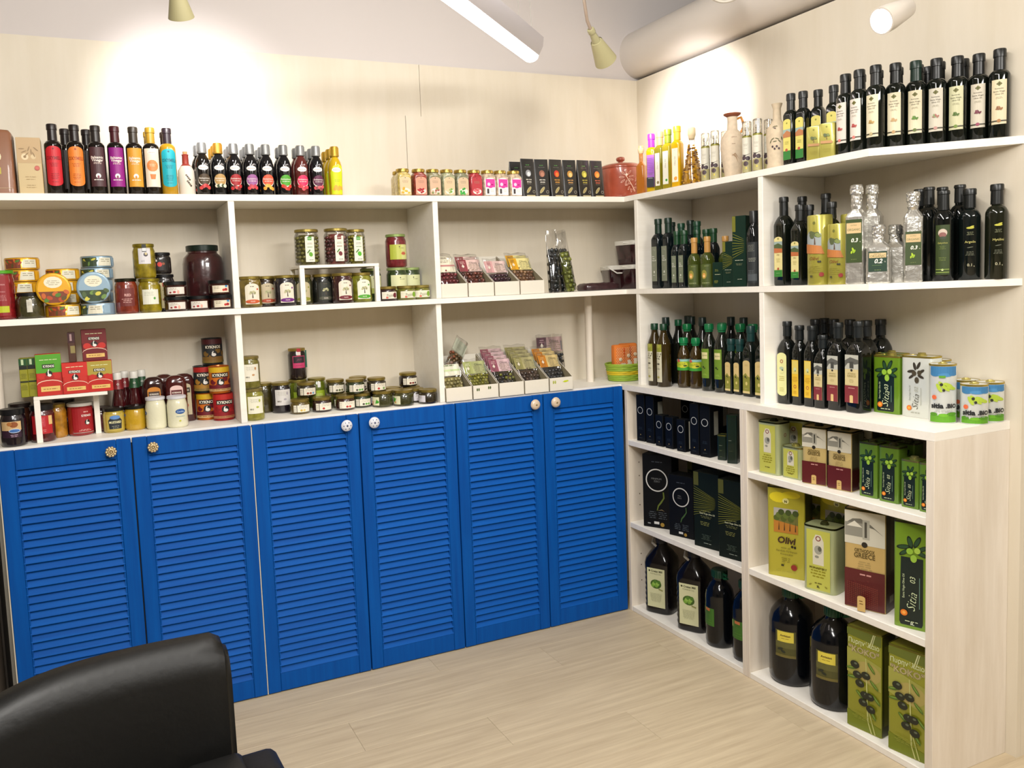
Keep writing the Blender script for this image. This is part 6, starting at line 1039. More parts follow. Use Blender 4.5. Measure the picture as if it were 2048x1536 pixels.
put('k_mush', 0.3017, -1.4105, 1.8117, -58, 'tall dark oil bottle whose cream label shows mushrooms, last of the row', 'dark oil bottles at the high end of the top shelf')
put('k_dark', 0.1468, -1.0835, 1.8117, -90, 'unlabelled dark oil bottle behind the second red-fruit one', 'dark oil bottles at the high end of the top shelf')
put('k_dark', 0.1580, -1.1353, 1.8117, -90, 'unlabelled dark oil bottle behind the nut-labelled one', 'dark oil bottles at the high end of the top shelf')
put('k_dark', 0.1893, -1.1782, 1.8117, -60, 'unlabelled dark oil bottle behind the root-labelled one', 'dark oil bottles at the high end of the top shelf')
put('k_dark', 0.2247, -1.2178, 1.8117, -60, 'unlabelled dark oil bottle behind the green-capped one', 'dark oil bottles at the high end of the top shelf')
put('k_dark', 0.2774, -1.2118, 1.8117, -60, 'unlabelled dark oil bottle peeping between the green-capped and seed-labelled ones', 'dark oil bottles at the high end of the top shelf')
put('k_dark', 0.2592, -1.2617, 1.8117, -60, 'unlabelled dark oil bottle behind the seed-labelled one', 'dark oil bottles at the high end of the top shelf')
put('k_dark', 0.3017, -1.3044, 1.8117, -60, 'unlabelled dark oil bottle peeping past the rosemary-labelled one', 'dark oil bottles at the high end of the top shelf')
put('j_redgreen', -2.3309, 0.0681, 1.4159, 0, 'tall jar of red tomato sauce with a bright green lid')
put('j_dark', -2.2534, 0.0590, 1.4159, 0, 'squat jar of dark vine leaves with a black lid and white stickers')
put('t_yellow', -2.2879, 0.1820, 1.4159, 0, 'yellow food tin in the stack behind the squat black-lidded jar, bottom from below', 'stacked round tins of ready food')
put('t_yellow', -2.2848, 0.1820, 1.4561, 8, 'yellow food tin in the stack behind the squat black-lidded jar, second from below', 'stacked round tins of ready food')
put('t_yellow', -2.2817, 0.1820, 1.4963, -6, 'yellow food tin in the stack behind the squat black-lidded jar, third from below', 'stacked round tins of ready food')
put('t_yellow', -2.2786, 0.1820, 1.5365, 3, 'yellow food tin in the stack behind the squat black-lidded jar, fourth from below', 'stacked round tins of ready food')
put('t_yellow', -2.2754, 0.1820, 1.5767, 10, 'yellow food tin in the stack behind the squat black-lidded jar, fifth from below', 'stacked round tins of ready food')
put('t_yellow', -2.1641, 0.1820, 1.4159, 0, 'yellow food tin in the stack behind the tin standing on its side, bottom from below', 'stacked round tins of ready food')
put('t_yellow', -2.1611, 0.1820, 1.4561, 8, 'yellow food tin in the stack behind the tin standing on its side, second from below', 'stacked round tins of ready food')
put('t_yellow', -2.1581, 0.1820, 1.4963, -6, 'yellow food tin in the stack behind the tin standing on its side, third from below', 'stacked round tins of ready food')
put('t_yellow', -2.1550, 0.1820, 1.5365, 3, 'yellow food tin in the stack behind the tin standing on its side, fourth from below', 'stacked round tins of ready food')
put('t_blue', -2.0571, 0.1820, 1.4159, 0, 'blue food tin in the back stack, bottom from below', 'stacked round tins of ready food')
put('t_blue', -2.0542, 0.1820, 1.4561, 8, 'blue food tin in the back stack, second from below', 'stacked round tins of ready food')
put('t_blue', -2.0512, 0.1820, 1.4963, -6, 'blue food tin in the back stack, third from below', 'stacked round tins of ready food')
put('t_blue', -2.0483, 0.1820, 1.5365, 3, 'blue food tin in the back stack, fourth from below', 'stacked round tins of ready food')
put('t_blue', -2.0453, 0.1820, 1.5767, 10, 'blue food tin in the back stack, fifth from below', 'stacked round tins of ready food')
put('t_yellow', -2.1599, 0.0690, 1.4159, 20, 'yellow food tin lying flat at the shelf front, below the upright one', 'stacked round tins of ready food')
put('t_yellow_face', -2.1807, 0.0550, 1.5066, 0, 'yellow food tin turned on its side to show its face with beans', 'stacked round tins of ready food', tilt=(90, 0))
put('t_blue', -2.0529, 0.0668, 1.4159, -30, 'blue food tin lying flat at the shelf front, below the upright one', 'stacked round tins of ready food')
put('t_blue_face', -2.0619, 0.0550, 1.5066, 0, 'blue food tin turned on its side to show its face with stuffed leaves', 'stacked round tins of ready food', tilt=(90, 0))
put('j_pepper', -1.9619, 0.0674, 1.4159, 0, 'jar of red roasted peppers with a dark lid')
put('j_yelpep', -1.8877, 0.0610, 1.4159, 0, 'jar of yellow peppers with a big white label, below another')
put('j_yelpep2', -1.8977, 0.0660, 1.5324, 0, 'jar of yellow peppers stacked on top, with a black seal')
put('j_tallblack', -1.8369, 0.1155, 1.4159, 0, 'black jar with a tall cream label behind the small black-lidded tubs')
put('j_shortblack', -1.8429, 0.1155, 1.5464, 0, 'small black jar with a red fruit, stacked on the black cream-labelled jar')
put('j_flatblack2', -1.8059, 0.0462, 1.4159, 0, 'flat black-lidded jar on the shelf, nearest the yellow peppers', 'flat black-lidded spread jars')
put('j_flatblack2', -1.8059, 0.0472, 1.4674, 0, 'flat black-lidded jar stacked on the one nearest the yellow peppers', 'flat black-lidded spread jars')
put('j_flatblack2', -1.7307, 0.0615, 1.4159, 0, 'single unstacked flat black-lidded jar in front of the big jar', 'flat black-lidded spread jars')
put('j_flatblack', -1.6544, 0.0522, 1.4159, 0, 'flat black-lidded jar with cherries at the upright, lower of two', 'flat black-lidded spread jars')
put('j_flatblack', -1.6574, 0.0522, 1.4674, 0, 'flat black-lidded jar with cherries at the upright, upper of two', 'flat black-lidded spread jars')
put('j_big', -1.6915, 0.1870, 1.4159, 0, 'very large jar of dark red preserve with a black lid')
put('ol_orange', -1.5488, 0.0620, 1.4159, 0, 'tree-labelled olive jar with an orange oval, beside the upright', 'olive jars with tree labels')
put('ol_brown', -1.4835, 0.1168, 1.4159, 0, 'tree-labelled dark olive jar set back between the orange and purple ones', 'olive jars with tree labels')
put('ol_purple', -1.4248, 0.0609, 1.4159, 0, 'tree-labelled jar of black olives with a purple oval', 'olive jars with tree labels')
put('ol_green', -1.3548, 0.1016, 1.4159, 0, 'tree-labelled jar with an olive green oval just under the riser', 'olive jars with tree labels')
put('ol_maroon', -1.2112, 0.0476, 1.4159, 0, 'tree-labelled jar with a maroon oval under the riser', 'olive jars with tree labels')
put('ol_lime', -1.1329, 0.0683, 1.4159, 0, 'tree-labelled jar of green olives with a bright green oval', 'olive jars with tree labels')
put('ol_plain', -1.3910, 0.1740, 1.4159, 0, 'dark olive jar behind the riser leg', 'olive jars with tree labels')
put('ol_plain', -1.2738, 0.0990, 1.4159, 0, 'dark unlabelled olive jar under the riser beside the green oval one', 'olive jars with tree labels')
put('ol_plain', -1.2294, 0.1667, 1.4159, 0, 'dark olive jar at the back under the riser', 'olive jars with tree labels')
put('cj_green', -1.3250, 0.1000, 1.5604, 0, 'big clear jar of green olives on the riser')
put('cj_red', -1.2140, 0.0950, 1.5604, 0, 'big clear jar of red olives on the riser')
put('cj_green2', -1.1280, 0.1250, 1.5604, 0, 'narrower clear jar of green olives tucked behind the red ones')
put('j_limelabel', -1.0752, 0.1273, 1.4159, 0, 'lime-labelled jar behind the riser leg', 'pickle jars with lime labels')
put('j_limelabel', -0.9616, 0.1406, 1.4159, 0, 'lime-labelled green jar under the red lips jar', 'pickle jars with lime labels')
put('j_limelabel', -0.8899, 0.1845, 1.4159, 0, 'lime-labelled green jar near the upright, mostly hidden', 'pickle jars with lime labels')
put('j_lips', -0.9616, 0.1366, 1.5444, 0, 'jar of red peppers with a lips picture on a green label')
put('pe_red', -1.0346, 0.0565, 1.4159, 0, 'flat pesto jar with a dark red olive, beside the riser', 'flat pesto jars')
put('pe_green', -0.9576, 0.0556, 1.4159, 0, 'flat pesto jar with a green olive, middle of three', 'flat pesto jars')
put('pe_green', -0.8864, 0.0849, 1.4159, 0, 'flat pesto jar with a green olive, against the upright', 'flat pesto jars')
put('tray', -0.7666, 0.1230, 1.4159, 0, 'white display tray on the middle shelf holding dark red olives', 'white open display trays of olive bags')
put('b_darkred', -0.7666, 0.0530, 1.4189, 0, 'bag of dark red olives with a cream header, nearest the tray front', 'bags of olives in the display trays', tilt=(-30, 0))
put('b_darkred', -0.7666, 0.0780, 1.4319, 0, 'bag of dark red olives with a cream header, second from the tray front', 'bags of olives in the display trays', tilt=(-30, 0))
put('tray', -0.6501, 0.1230, 1.4159, 0, 'white display tray on the middle shelf holding brown red olives', 'white open display trays of olive bags')
put('b_brownred', -0.6501, 0.0530, 1.4189, 0, 'bag of brown red olives with a pink header, nearest the tray front', 'bags of olives in the display trays', tilt=(-30, 0))
put('b_brownred', -0.6501, 0.0780, 1.4319, 0, 'bag of brown red olives with a pink header, second from the tray front', 'bags of olives in the display trays', tilt=(-30, 0))
put('tray', -0.5336, 0.1230, 1.4159, 0, 'white display tray on the middle shelf holding purple olives', 'white open display trays of olive bags')
put('b_purple', -0.5336, 0.0530, 1.4189, 0, 'bag of purple olives with a faded pink header', 'bags of olives in the display trays', tilt=(-30, 0))
put('tray', -0.4171, 0.1230, 1.4159, 0, 'white display tray on the middle shelf holding brown olives', 'white open display trays of olive bags')
put('b_brown', -0.4171, 0.0530, 1.4189, 0, 'bag of brown olives with a yellow header, nearest the tray front', 'bags of olives in the display trays', tilt=(-30, 0))
put('b_brown', -0.4171, 0.0780, 1.4319, 0, 'bag of brown olives with a yellow header, second from the tray front', 'bags of olives in the display trays', tilt=(-30, 0))
put('b_black', -0.2962, 0.0470, 1.4159, 0, 'tall narrow bag of black olives standing beside the trays', tilt=(-4, 0))
put('b_black', -0.2288, 0.1020, 1.4159, 0, 'second tall narrow bag of black olives, behind the first')
put('b_green', -0.2117, 0.0570, 1.4159, 0, 'tall narrow bag of green olives leaning beside the black ones', tilt=(-3, -8))
put('flatpack', -0.0192, 0.1420, 1.4159, 0, 'flat dark packet lying on the middle shelf in the corner')
put('bucket', 0.1742, 0.1420, 1.4159, 8, 'lower white-lidded bucket of dark olives in the corner', 'stacked olive buckets')
put('bucket', 0.1792, 0.1460, 1.5234, 12, 'upper white-lidded bucket of dark olives in the corner', 'stacked olive buckets')
put('bucket', 0.1363, 0.2120, 1.4159, -15, 'third white-lidded olive bucket, behind the stacked pair', 'stacked olive buckets')
put('eggplant', -2.3327, 0.0668, 1.0062, -8, 'dark aubergine preserve jar with a blue oval badge at the worktop end')
put('brownjar', -2.3160, 0.1399, 1.0062, 0, 'dark brown jar with an orange glint behind the aubergine jar')
put('redjam', -2.2494, 0.0990, 1.0062, 0, 'dark jar with a bright red label at the worktop front')
put('honeyjar', -2.2074, 0.1535, 1.0062, 0, 'slim jar of honey-yellow preserve under the soup riser')
put('eggplant', -2.1868, 0.2270, 1.0062, 0, 'black-lidded dark jar behind the tomato paste can')
put('c_paste', -2.1350, 0.1610, 1.0062, 12, 'red tomato paste can with a white plastic lid')
put('plumjar', -2.0701, 0.2043, 1.0062, 0, 'short dark red jar behind the mustard')
put('so_green', -2.2176, 0.0846, 1.1582, 4, 'bright green soup carton on the riser', 'soup cartons on the riser')
put('so_side', -2.2675, 0.1052, 1.1582, 0, 'thin olive green carton edge-on beside the green one', 'soup cartons on the riser')
put('so_side', -2.2912, 0.0986, 1.1582, 0, 'thin olive green carton edge-on at the riser end', 'soup cartons on the riser')
put('so_red', -2.1406, 0.0807, 1.1582, 3, 'red soup carton in the middle of the riser', 'soup cartons on the riser')
put('so_gold', -2.0633, 0.0859, 1.1582, -2, 'gold and red soup carton on the riser', 'soup cartons on the riser')
put('so_dark', -2.0743, 0.1009, 1.2627, 2, 'dark red soup carton stacked on top of the others', 'soup cartons on the riser')
put('so_side2', -2.1430, 0.0957, 1.2627, 0, 'narrow dark carton edge-on beside the stacked one', 'soup cartons on the riser')
put('kt_red', -2.0086, 0.2028, 1.0062, 0, 'ketchup bottle with a red neck band, nearer the soup riser', 'ketchup bottles with white caps')
put('kt_red', -1.9841, 0.2570, 1.0062, 0, 'ketchup bottle with a red neck band, behind the first', 'ketchup bottles with white caps')
put('kt_green', -1.9543, 0.2133, 1.0062, 0, 'ketchup bottle with a green neck band', 'ketchup bottles with white caps')
put('kt_green', -1.9261, 0.2570, 1.0062, 0, 'ketchup bottle with a green neck band, behind the first green one', 'ketchup bottles with white caps')
put('mustard', -2.0310, 0.1436, 1.0062, 6, 'mustard jar with a black shield on its label')
put('mustard2', -1.9605, 0.1521, 1.0062, -90, 'mustard jar with an all yellow label')
put('mayo', -1.8927, 0.1249, 1.0062, -90, 'white mayonnaise jar beside the mustard', 'white mayonnaise jars')
put('mayo2', -1.8226, 0.1104, 1.0062, 6, 'white mayonnaise jar nearer the tomato cans', 'white mayonnaise jars')
put('sq_orange', -1.8922, 0.1882, 1.0062, 0, 'wide sauce bottle with an orange label', 'wide sauce bottles standing upside down')
put('sq_pink', -1.8164, 0.1808, 1.0062, 0, 'wide sauce bottle with a pale pink label', 'wide sauce bottles standing upside down')
put('sq_beige', -1.7840, 0.2339, 1.0062, 0, 'wide sauce bottle with a beige label behind the pink one', 'wide sauce bottles standing upside down')
put('sq_plain', -1.8498, 0.2649, 1.0062, 0, 'dark sauce bottle at the back, label hidden', 'wide sauce bottles standing upside down')
put('c_yellow', -1.7069, 0.2308, 1.0062, -4, 'yellow and red tomato can in the bottom row of the stack', 'stacked tomato cans beside the upright')
put('c_red', -1.6551, 0.1723, 1.0062, 3, 'all red tomato can in the bottom row of the stack', 'stacked tomato cans beside the upright')
put('c_black', -1.7109, 0.2328, 1.1067, 0, 'black-banded tomato can in the middle row', 'stacked tomato cans beside the upright')
put('c_yellow', -1.6631, 0.1743, 1.1067, 0, 'yellow and red tomato can in the middle row by the upright', 'stacked tomato cans beside the upright')
put('c_dark', -1.6736, 0.2408, 1.2072, 0, 'dark tomato can alone on top of the stack', 'stacked tomato cans beside the upright')
put('w_lime', -1.5571, 0.0870, 1.0062, 0, 'white-labelled pickle jar half hidden by the upright, lower of two')
put('w_top', -1.5651, 0.0870, 1.1237, 0, 'white-labelled pickle jar stacked on another beside the upright')
put('w_red', -1.4884, 0.2575, 1.0062, -90, 'white-labelled pickle jar with a red stripe')
put('w_dark', -1.4316, 0.2086, 1.0062, 0, 'white-labelled dark pickle jar behind the red-striped one')
put('w_cucum', -1.3576, 0.2497, 1.0062, 0, 'jar of cucumbers under the dark jam jar')
put('w_beet', -1.3536, 0.2497, 1.1247, 0, 'dark jam jar with a pink label and a green ribbon')
put('w_cucum', -1.2814, 0.2473, 1.0062, 0, 'jar of cucumbers behind the bean spread')
put('sp_yellow', -1.3791, 0.1323, 1.0062, 0, 'small spread jar with a yellow dotted label at the front, nearest the red-striped jar', 'small round spread jars')
put('sp_red', -1.2955, 0.1253, 1.0062, 0, 'small spread jar with a red dotted label, second along the front', 'small round spread jars')
put('sp_red2', -1.2075, 0.1107, 1.0062, 0, 'small spread jar with two red fruits, third along the front', 'small round spread jars')
put('sp_bean', -1.3410, 0.1759, 1.0627, 0, 'small spread jar with beans, stacked on the front jars', 'small round spread jars')
put('sp_mix', -1.2057, 0.1867, 1.0062, 0, 'small spread jar in the back row under the mixed-seed one', 'small round spread jars')
put('sp_mix', -1.2237, 0.1867, 1.0627, 0, 'small spread jar with mixed seeds, upper of the back row', 'small round spread jars')
put('sp_grn', -1.1352, 0.1340, 1.0062, 0, 'small spread jar under the green-vegetable one', 'small round spread jars')
put('sp_grn', -1.1572, 0.1380, 1.0627, 0, 'small spread jar with green vegetables, upper of two', 'small round spread jars')
put('sp_plain', -1.0683, 0.1700, 1.0062, 0, 'small spread jar under the tomato one', 'small round spread jars')
put('sp_tom', -1.0745, 0.1224, 1.0627, 0, 'small spread jar with a tomato, upper of two', 'small round spread jars')
put('sp_choc', -1.1220, 0.2137, 1.0627, 0, 'small dark spread jar behind the tomato one, upper row', 'small round spread jars')
put('sp_plain', -1.1270, 0.2187, 1.0062, 0, 'small spread jar behind the tomato pair, lower row', 'small round spread jars')
put('sp_lime', -1.0624, 0.0913, 1.0062, -90, 'pale green labelled spread jar at the front with a red mark', 'small round spread jars')
put('sp_lime2', -0.9855, 0.0639, 1.0062, -90, 'pale green labelled spread jar at the front with a big green leaf', 'small round spread jars')
put('sp_plain', -0.9882, 0.1433, 1.0062, 0, 'small spread jar behind the big-leaf one', 'small round spread jars')
put('sp_plain', -0.9781, 0.2186, 1.0062, 0, 'small spread jar at the very back behind the big-leaf one', 'small round spread jars')
put('sp_choc', -0.9011, 0.2009, 1.0062, 0, 'small dark spread jar under the single stacked one', 'small round spread jars')
put('sp_choc', -0.9131, 0.2009, 1.0627, 0, 'small dark spread jar stacked alone near the upright', 'small round spread jars')
put('sp_plain', -0.9142, 0.1260, 1.0062, 0, 'small white-labelled spread jar, second from the front corner', 'small round spread jars')
put('sp_plain', -0.8859, 0.0555, 1.0062, -90, 'small white-labelled spread jar at the front corner beside the trays', 'small round spread jars')
put('tray', -0.7683, 0.1170, 1.0062, 0, 'white display tray on the worktop holding light brown olives', 'white open display trays of olive bags')
put('b_light', -0.7683, 0.0470, 1.0092, 0, 'bag of light brown olives with a white and green header', 'bags of olives in the display trays', tilt=(-30, 0))
put('tray_mark', -0.6508, 0.1170, 1.0062, 0, 'white display tray on the worktop holding small green olives', 'white open display trays of olive bags')
put('b_lime', -0.6508, 0.0470, 1.0092, 0, 'bag of small green olives with a green header', 'bags of olives in the display trays', tilt=(-30, 0))
put('tray', -0.5333, 0.1170, 1.0062, 0, 'white display tray on the worktop holding mixed black and green olives', 'white open display trays of olive bags')
put('b_mixed', -0.5333, 0.0470, 1.0092, 0, 'bag of mixed black and green olives with a pink header, nearest the tray front', 'bags of olives in the display trays', tilt=(-30, 0))
put('b_mixed', -0.5333, 0.0720, 1.0222, 0, 'bag of mixed black and green olives with a pink header, second from the tray front', 'bags of olives in the display trays', tilt=(-30, 0))
put('b_mixed', -0.5333, 0.0970, 1.0352, 0, 'bag of mixed black and green olives with a pink header, third from the tray front', 'bags of olives in the display trays', tilt=(-30, 0))
put('b_mixed', -0.5333, 0.1220, 1.0482, 0, 'bag of mixed black and green olives with a pink header, fourth from the tray front', 'bags of olives in the display trays', tilt=(-30, 0))
put('tray', -0.4158, 0.1170, 1.0062, 0, 'white display tray on the worktop holding dark brown olives', 'white open display trays of olive bags')
put('b_choc', -0.4158, 0.0470, 1.0092, 0, 'bag of dark brown olives with an olive green header, nearest the tray front', 'bags of olives in the display trays', tilt=(-30, 0))
put('b_choc', -0.4158, 0.0720, 1.0222, 0, 'bag of dark brown olives with an olive green header, second from the tray front', 'bags of olives in the display trays', tilt=(-30, 0))
put('b_choc', -0.4158, 0.0970, 1.0352, 0, 'bag of dark brown olives with an olive green header, third from the tray front', 'bags of olives in the display trays', tilt=(-30, 0))
put('b_choc', -0.4158, 0.1220, 1.0482, 0, 'bag of dark brown olives with an olive green header, fourth from the tray front', 'bags of olives in the display trays', tilt=(-30, 0))
put('tray_lime', -0.2983, 0.1170, 1.0062, 0, 'white display tray on the worktop holding black olives', 'white open display trays of olive bags')
put('b_orange', -0.2983, 0.0470, 1.0092, 0, 'bag of black olives with an orange header, nearest the tray front', 'bags of olives in the display trays', tilt=(-30, 0))
put('b_orange', -0.2983, 0.0720, 1.0222, 0, 'bag of black olives with an orange header, second from the tray front', 'bags of olives in the display trays', tilt=(-30, 0))
put('b_orange', -0.2983, 0.0970, 1.0352, 0, 'bag of black olives with an orange header, third from the tray front', 'bags of olives in the display trays', tilt=(-30, 0))
put('b_lean', -0.7333, 0.1700, 1.1162, 15, 'small bag of brown olives with a blank white tag leaning over the trays', tilt=(-10, 38))
put('b_blackbig', -0.2108, 0.2350, 1.0062, 0, 'large bag of black olives with a purple header behind the trays', tilt=(-6, 0))
put('basket', 0.1055, 0.1320, 1.0062, 0, 'green and yellow wicker basket in the worktop corner')
put('giftbag', 0.0775, 0.1200, 1.0182, -6, 'orange dotted fabric bag with a button, in the basket', 'dotted fabric bags in the basket')
put('giftbag', 0.1455, 0.1620, 1.0182, -14, 'orange dotted fabric bag in the basket, beside the oil shelf', 'dotted fabric bags in the basket')
put('q_tall', 0.0835, -0.1583, 1.4159, -90, 'tall dark square bottle with a grey green label against the corner upright', 'oil bottles on the middle shelf, corner bay')
put('q_tall', 0.0985, -0.2041, 1.4159, -90, 'tall dark square bottle with a grey green label, second from the corner upright', 'oil bottles on the middle shelf, corner bay')
put('q_small', 0.0735, -0.2886, 1.4159, -90, 'shorter dark square bottle with a grey green label, nearer the corner', 'oil bottles on the middle shelf, corner bay')
put('q_small', 0.0735, -0.3312, 1.4159, -90, 'shorter dark square bottle with a grey green label, nearer the clear bottles', 'oil bottles on the middle shelf, corner bay')
put('q_plain', 0.1433, -0.1703, 1.4159, -90, 'tall dark bottle behind, first showing its neck above the grey green labels', 'oil bottles on the middle shelf, corner bay')
put('q_mid', 0.1574, -0.2125, 1.4159, -90, 'dark green bottle behind, between two taller necks', 'oil bottles on the middle shelf, corner bay')
put('q_plain', 0.1692, -0.2553, 1.4159, -90, 'tall dark bottle behind, second tall neck', 'oil bottles on the middle shelf, corner bay')
put('q_mid', 0.1585, -0.3072, 1.4159, -90, 'dark green bottle behind the cork-stopped ones, first', 'oil bottles on the middle shelf, corner bay')
put('q_small', 0.1241, -0.3473, 1.4159, -90, 'small dark bottle just behind the first cork-stopped bottle', 'oil bottles on the middle shelf, corner bay')
put('q_small', 0.1417, -0.3809, 1.4159, -90, 'small dark bottle between the two cork-stopped bottles', 'oil bottles on the middle shelf, corner bay')
put('q_small', 0.1436, -0.4188, 1.4159, -90, 'small dark bottle behind the second cork-stopped bottle', 'oil bottles on the middle shelf, corner bay')
put('q_small', 0.2085, -0.2329, 1.4159, -90, 'small dark bottle deep behind the first cork-stopped bottle', 'oil bottles on the middle shelf, corner bay')
put('q_clear', 0.0735, -0.3902, 1.4159, -60, 'greenish clear bottle with a cork stopper, next to the square bottles', 'oil bottles on the middle shelf, corner bay')
put('q_clear', 0.0755, -0.4618, 1.4159, -60, 'greenish clear bottle with a cork stopper, next to the green boxes', 'oil bottles on the middle shelf, corner bay')
put('q_clear', 0.1585, -0.4671, 1.4159, -60, 'greenish clear bottle with a cork stopper behind the green boxes', 'oil bottles on the middle shelf, corner bay')
put('gb_small', 0.0685, -0.5352, 1.4159, -66, 'smallest dark green oil box on the middle shelf', 'dark green oil boxes')
put('gb_mid', 0.0735, -0.5874, 1.4159, -66, 'medium dark green oil box on the middle shelf', 'dark green oil boxes')
put('gb_tall', 0.0785, -0.6404, 1.4159, -66, 'tallest dark green oil box with yellow green strokes', 'dark green oil boxes')
put('q_darklab', 0.0835, -0.6941, 1.4159, -60, 'dark oil bottle with a charcoal label beside the upright', 'oil bottles on the middle shelf, corner bay')
put('q_plain', 0.1385, -0.6418, 1.4159, -90, 'tall dark bottle behind the charcoal-labelled one', 'oil bottles on the middle shelf, corner bay')
put('z_tall', 0.0935, -0.8229, 1.4159, -90, 'tall dark bottle with a landscape label against the upright', 'oil bottles on the middle shelf, end bay')
put('z_mid', 0.0928, -0.8924, 1.4159, -90, 'shorter dark bottle with a landscape label, second from the upright', 'oil bottles on the middle shelf, end bay')
put('z_tall', 0.1592, -0.8401, 1.4159, -90, 'tall dark bottle behind the shorter landscape-labelled one', 'oil bottles on the middle shelf, end bay')
put('z_mid', 0.1404, -0.8874, 1.4159, -90, 'shorter dark bottle directly behind the tall yellow tin edge', 'oil bottles on the middle shelf, end bay')
put('z_tall', 0.1732, -0.9263, 1.4159, -90, 'tall dark bottle behind the tall yellow tin', 'oil bottles on the middle shelf, end bay')
put('z_mid', 0.1451, -0.9750, 1.4159, -90, 'shorter dark bottle behind the shorter yellow tin', 'oil bottles on the middle shelf, end bay')
put('rt_tall', 0.0823, -0.9841, 1.4159, -62, 'tall round yellow oil tin with an olive grove, in front', 'round yellow oil tins with an olive grove')
put('rt_mid', 0.0835, -1.0602, 1.4159, -66, 'shorter round yellow oil tin with an olive grove', 'round yellow oil tins with an olive grove')
put('rt_tall', 0.1877, -1.0221, 1.4159, -62, 'tall round yellow oil tin behind the shorter one', 'round yellow oil tins with an olive grove')
put('f_tall', 0.0777, -1.1268, 1.4159, -66, 'tall foil-wrapped bottle with a green 0.3 label, beside the yellow tins', 'foil-wrapped oil bottles')
put('foil_back', 0.1337, -1.1355, 1.4159, -66, 'tall foil-wrapped bottle behind the small foil one', 'foil-wrapped oil bottles')
put('f_small', 0.0931, -1.1907, 1.4159, -55, 'short foil-wrapped bottle with a dark green 0.2 label', 'foil-wrapped oil bottles')
put('foil_backsmall', 0.1766, -1.1806, 1.4159, -60, 'short foil-wrapped bottle behind the 0.2 one', 'foil-wrapped oil bottles')
put('foil_backsmall', 0.2324, -1.1421, 1.4159, -60, 'short foil-wrapped bottle, deepest of three', 'foil-wrapped oil bottles')
put('f_mid', 0.1574, -1.2559, 1.4159, -52, 'middle-sized foil-wrapped bottle with a green 0.3 label, beside the black bottles', 'foil-wrapped oil bottles')
put('i_zakynthos', 0.2196, -1.3056, 1.4159, -58, 'black oil bottle with a green label and a round picture', 'oil bottles on the middle shelf, end bay')
put('i_argolis', 0.2691, -1.3505, 1.4159, -52, 'black oil bottle with printed lettering, second from the end', 'oil bottles on the middle shelf, end bay')
put('i_mytilini', 0.2989, -1.4095, 1.4159, -48, 'olive black oil bottle with printed lettering, last on the middle shelf', 'oil bottles on the middle shelf, end bay')
put('z_blank', 0.2435, -1.2429, 1.4159, -60, 'dark bottle behind the middle-sized foil one', 'oil bottles on the middle shelf, end bay')
put('z_blank', 0.2994, -1.2451, 1.4159, -60, 'dark bottle behind the round-picture one', 'oil bottles on the middle shelf, end bay')
put('z_blank', 0.2979, -1.3010, 1.4159, -60, 'dark bottle peeping between the round-picture and lettered ones', 'oil bottles on the middle shelf, end bay')
put('z_blank', 0.2679, -1.1926, 1.4159, -60, 'dark bottle deep behind the foil ones', 'oil bottles on the middle shelf, end bay')
put('m_oval', 0.0909, -0.1085, 1.0062, -90, 'olive brown rounded bottle with a pale label against the corner upright', 'oil bottles on the worktop, corner bay')
put('m_oval', 0.0914, -0.1682, 1.0062, -90, 'olive brown rounded bottle with a pale label, second from the corner', 'oil bottles on the worktop, corner bay')
put('m_petsmall', 0.1320, -0.2443, 1.0062, -60, 'small ribbed plastic bottle with a green label, nearer the corner', 'oil bottles on the worktop, corner bay')
put('m_petsmall', 0.1488, -0.2989, 1.0062, -60, 'small ribbed plastic bottle with a green label, farther from the corner', 'oil bottles on the worktop, corner bay')
put('m_petgreen', 0.1419, -0.3867, 1.0062, -78, 'large dark plastic bottle with a tall green label, nearer the corner', 'oil bottles on the worktop, corner bay')
put('m_petgreen', 0.1491, -0.4505, 1.0062, -78, 'large dark plastic bottle with a tall green label, farther from the corner', 'oil bottles on the worktop, corner bay')
put('m_sqsmall', 0.1458, -0.5041, 1.0062, -90, 'small square dark bottle with an orange hill label', 'oil bottles on the worktop, corner bay')
put('m_sqsmall', 0.1508, -0.5449, 1.0062, -90, 'small square dark bottle with a green hill label', 'oil bottles on the worktop, corner bay')
put('m_sq', 0.1478, -0.6055, 1.0062, -90, 'large square dark bottle with a hill label', 'oil bottles on the worktop, corner bay')
put('m_sq', 0.1447, -0.6709, 1.0062, -90, 'large square dark bottle half hidden by the upright', 'oil bottles on the worktop, corner bay')
put('m_backdark', 0.1508, -0.1086, 1.0062, -90, 'dark-capped bottle in the back, behind the second rounded one', 'oil bottles on the worktop, corner bay')
put('m_back', 0.2101, -0.1170, 1.0062, -90, 'green-capped bottle in the back, behind the ribbed plastic one', 'oil bottles on the worktop, corner bay')
put('m_backdark', 0.2694, -0.1086, 1.0062, -90, 'dark-capped bottle deep behind the ribbed plastic one', 'oil bottles on the worktop, corner bay')
put('m_pet', 0.1806, -0.2085, 1.0062, -90, 'ribbed bottle behind the small plastic ones', 'oil bottles on the worktop, corner bay')
put('m_backdark', 0.2334, -0.1739, 1.0062, -90, 'dark-capped bottle behind the small plastic ones', 'oil bottles on the worktop, corner bay')
put('m_backdark', 0.2064, -0.2736, 1.0062, -90, 'dark-capped bottle behind the tall green labels, first', 'oil bottles on the worktop, corner bay')
put('m_petgreen', 0.2058, -0.3890, 1.0062, -90, 'green-capped bottle behind the tall green labels, second', 'oil bottles on the worktop, corner bay')
put('m_backdark', 0.2657, -0.3733, 1.0062, -90, 'dark-capped bottle behind the small square ones', 'oil bottles on the worktop, corner bay')
put('m_petgreen', 0.1966, -0.4991, 1.0062, -90, 'green-capped bottle behind the small square ones', 'oil bottles on the worktop, corner bay')
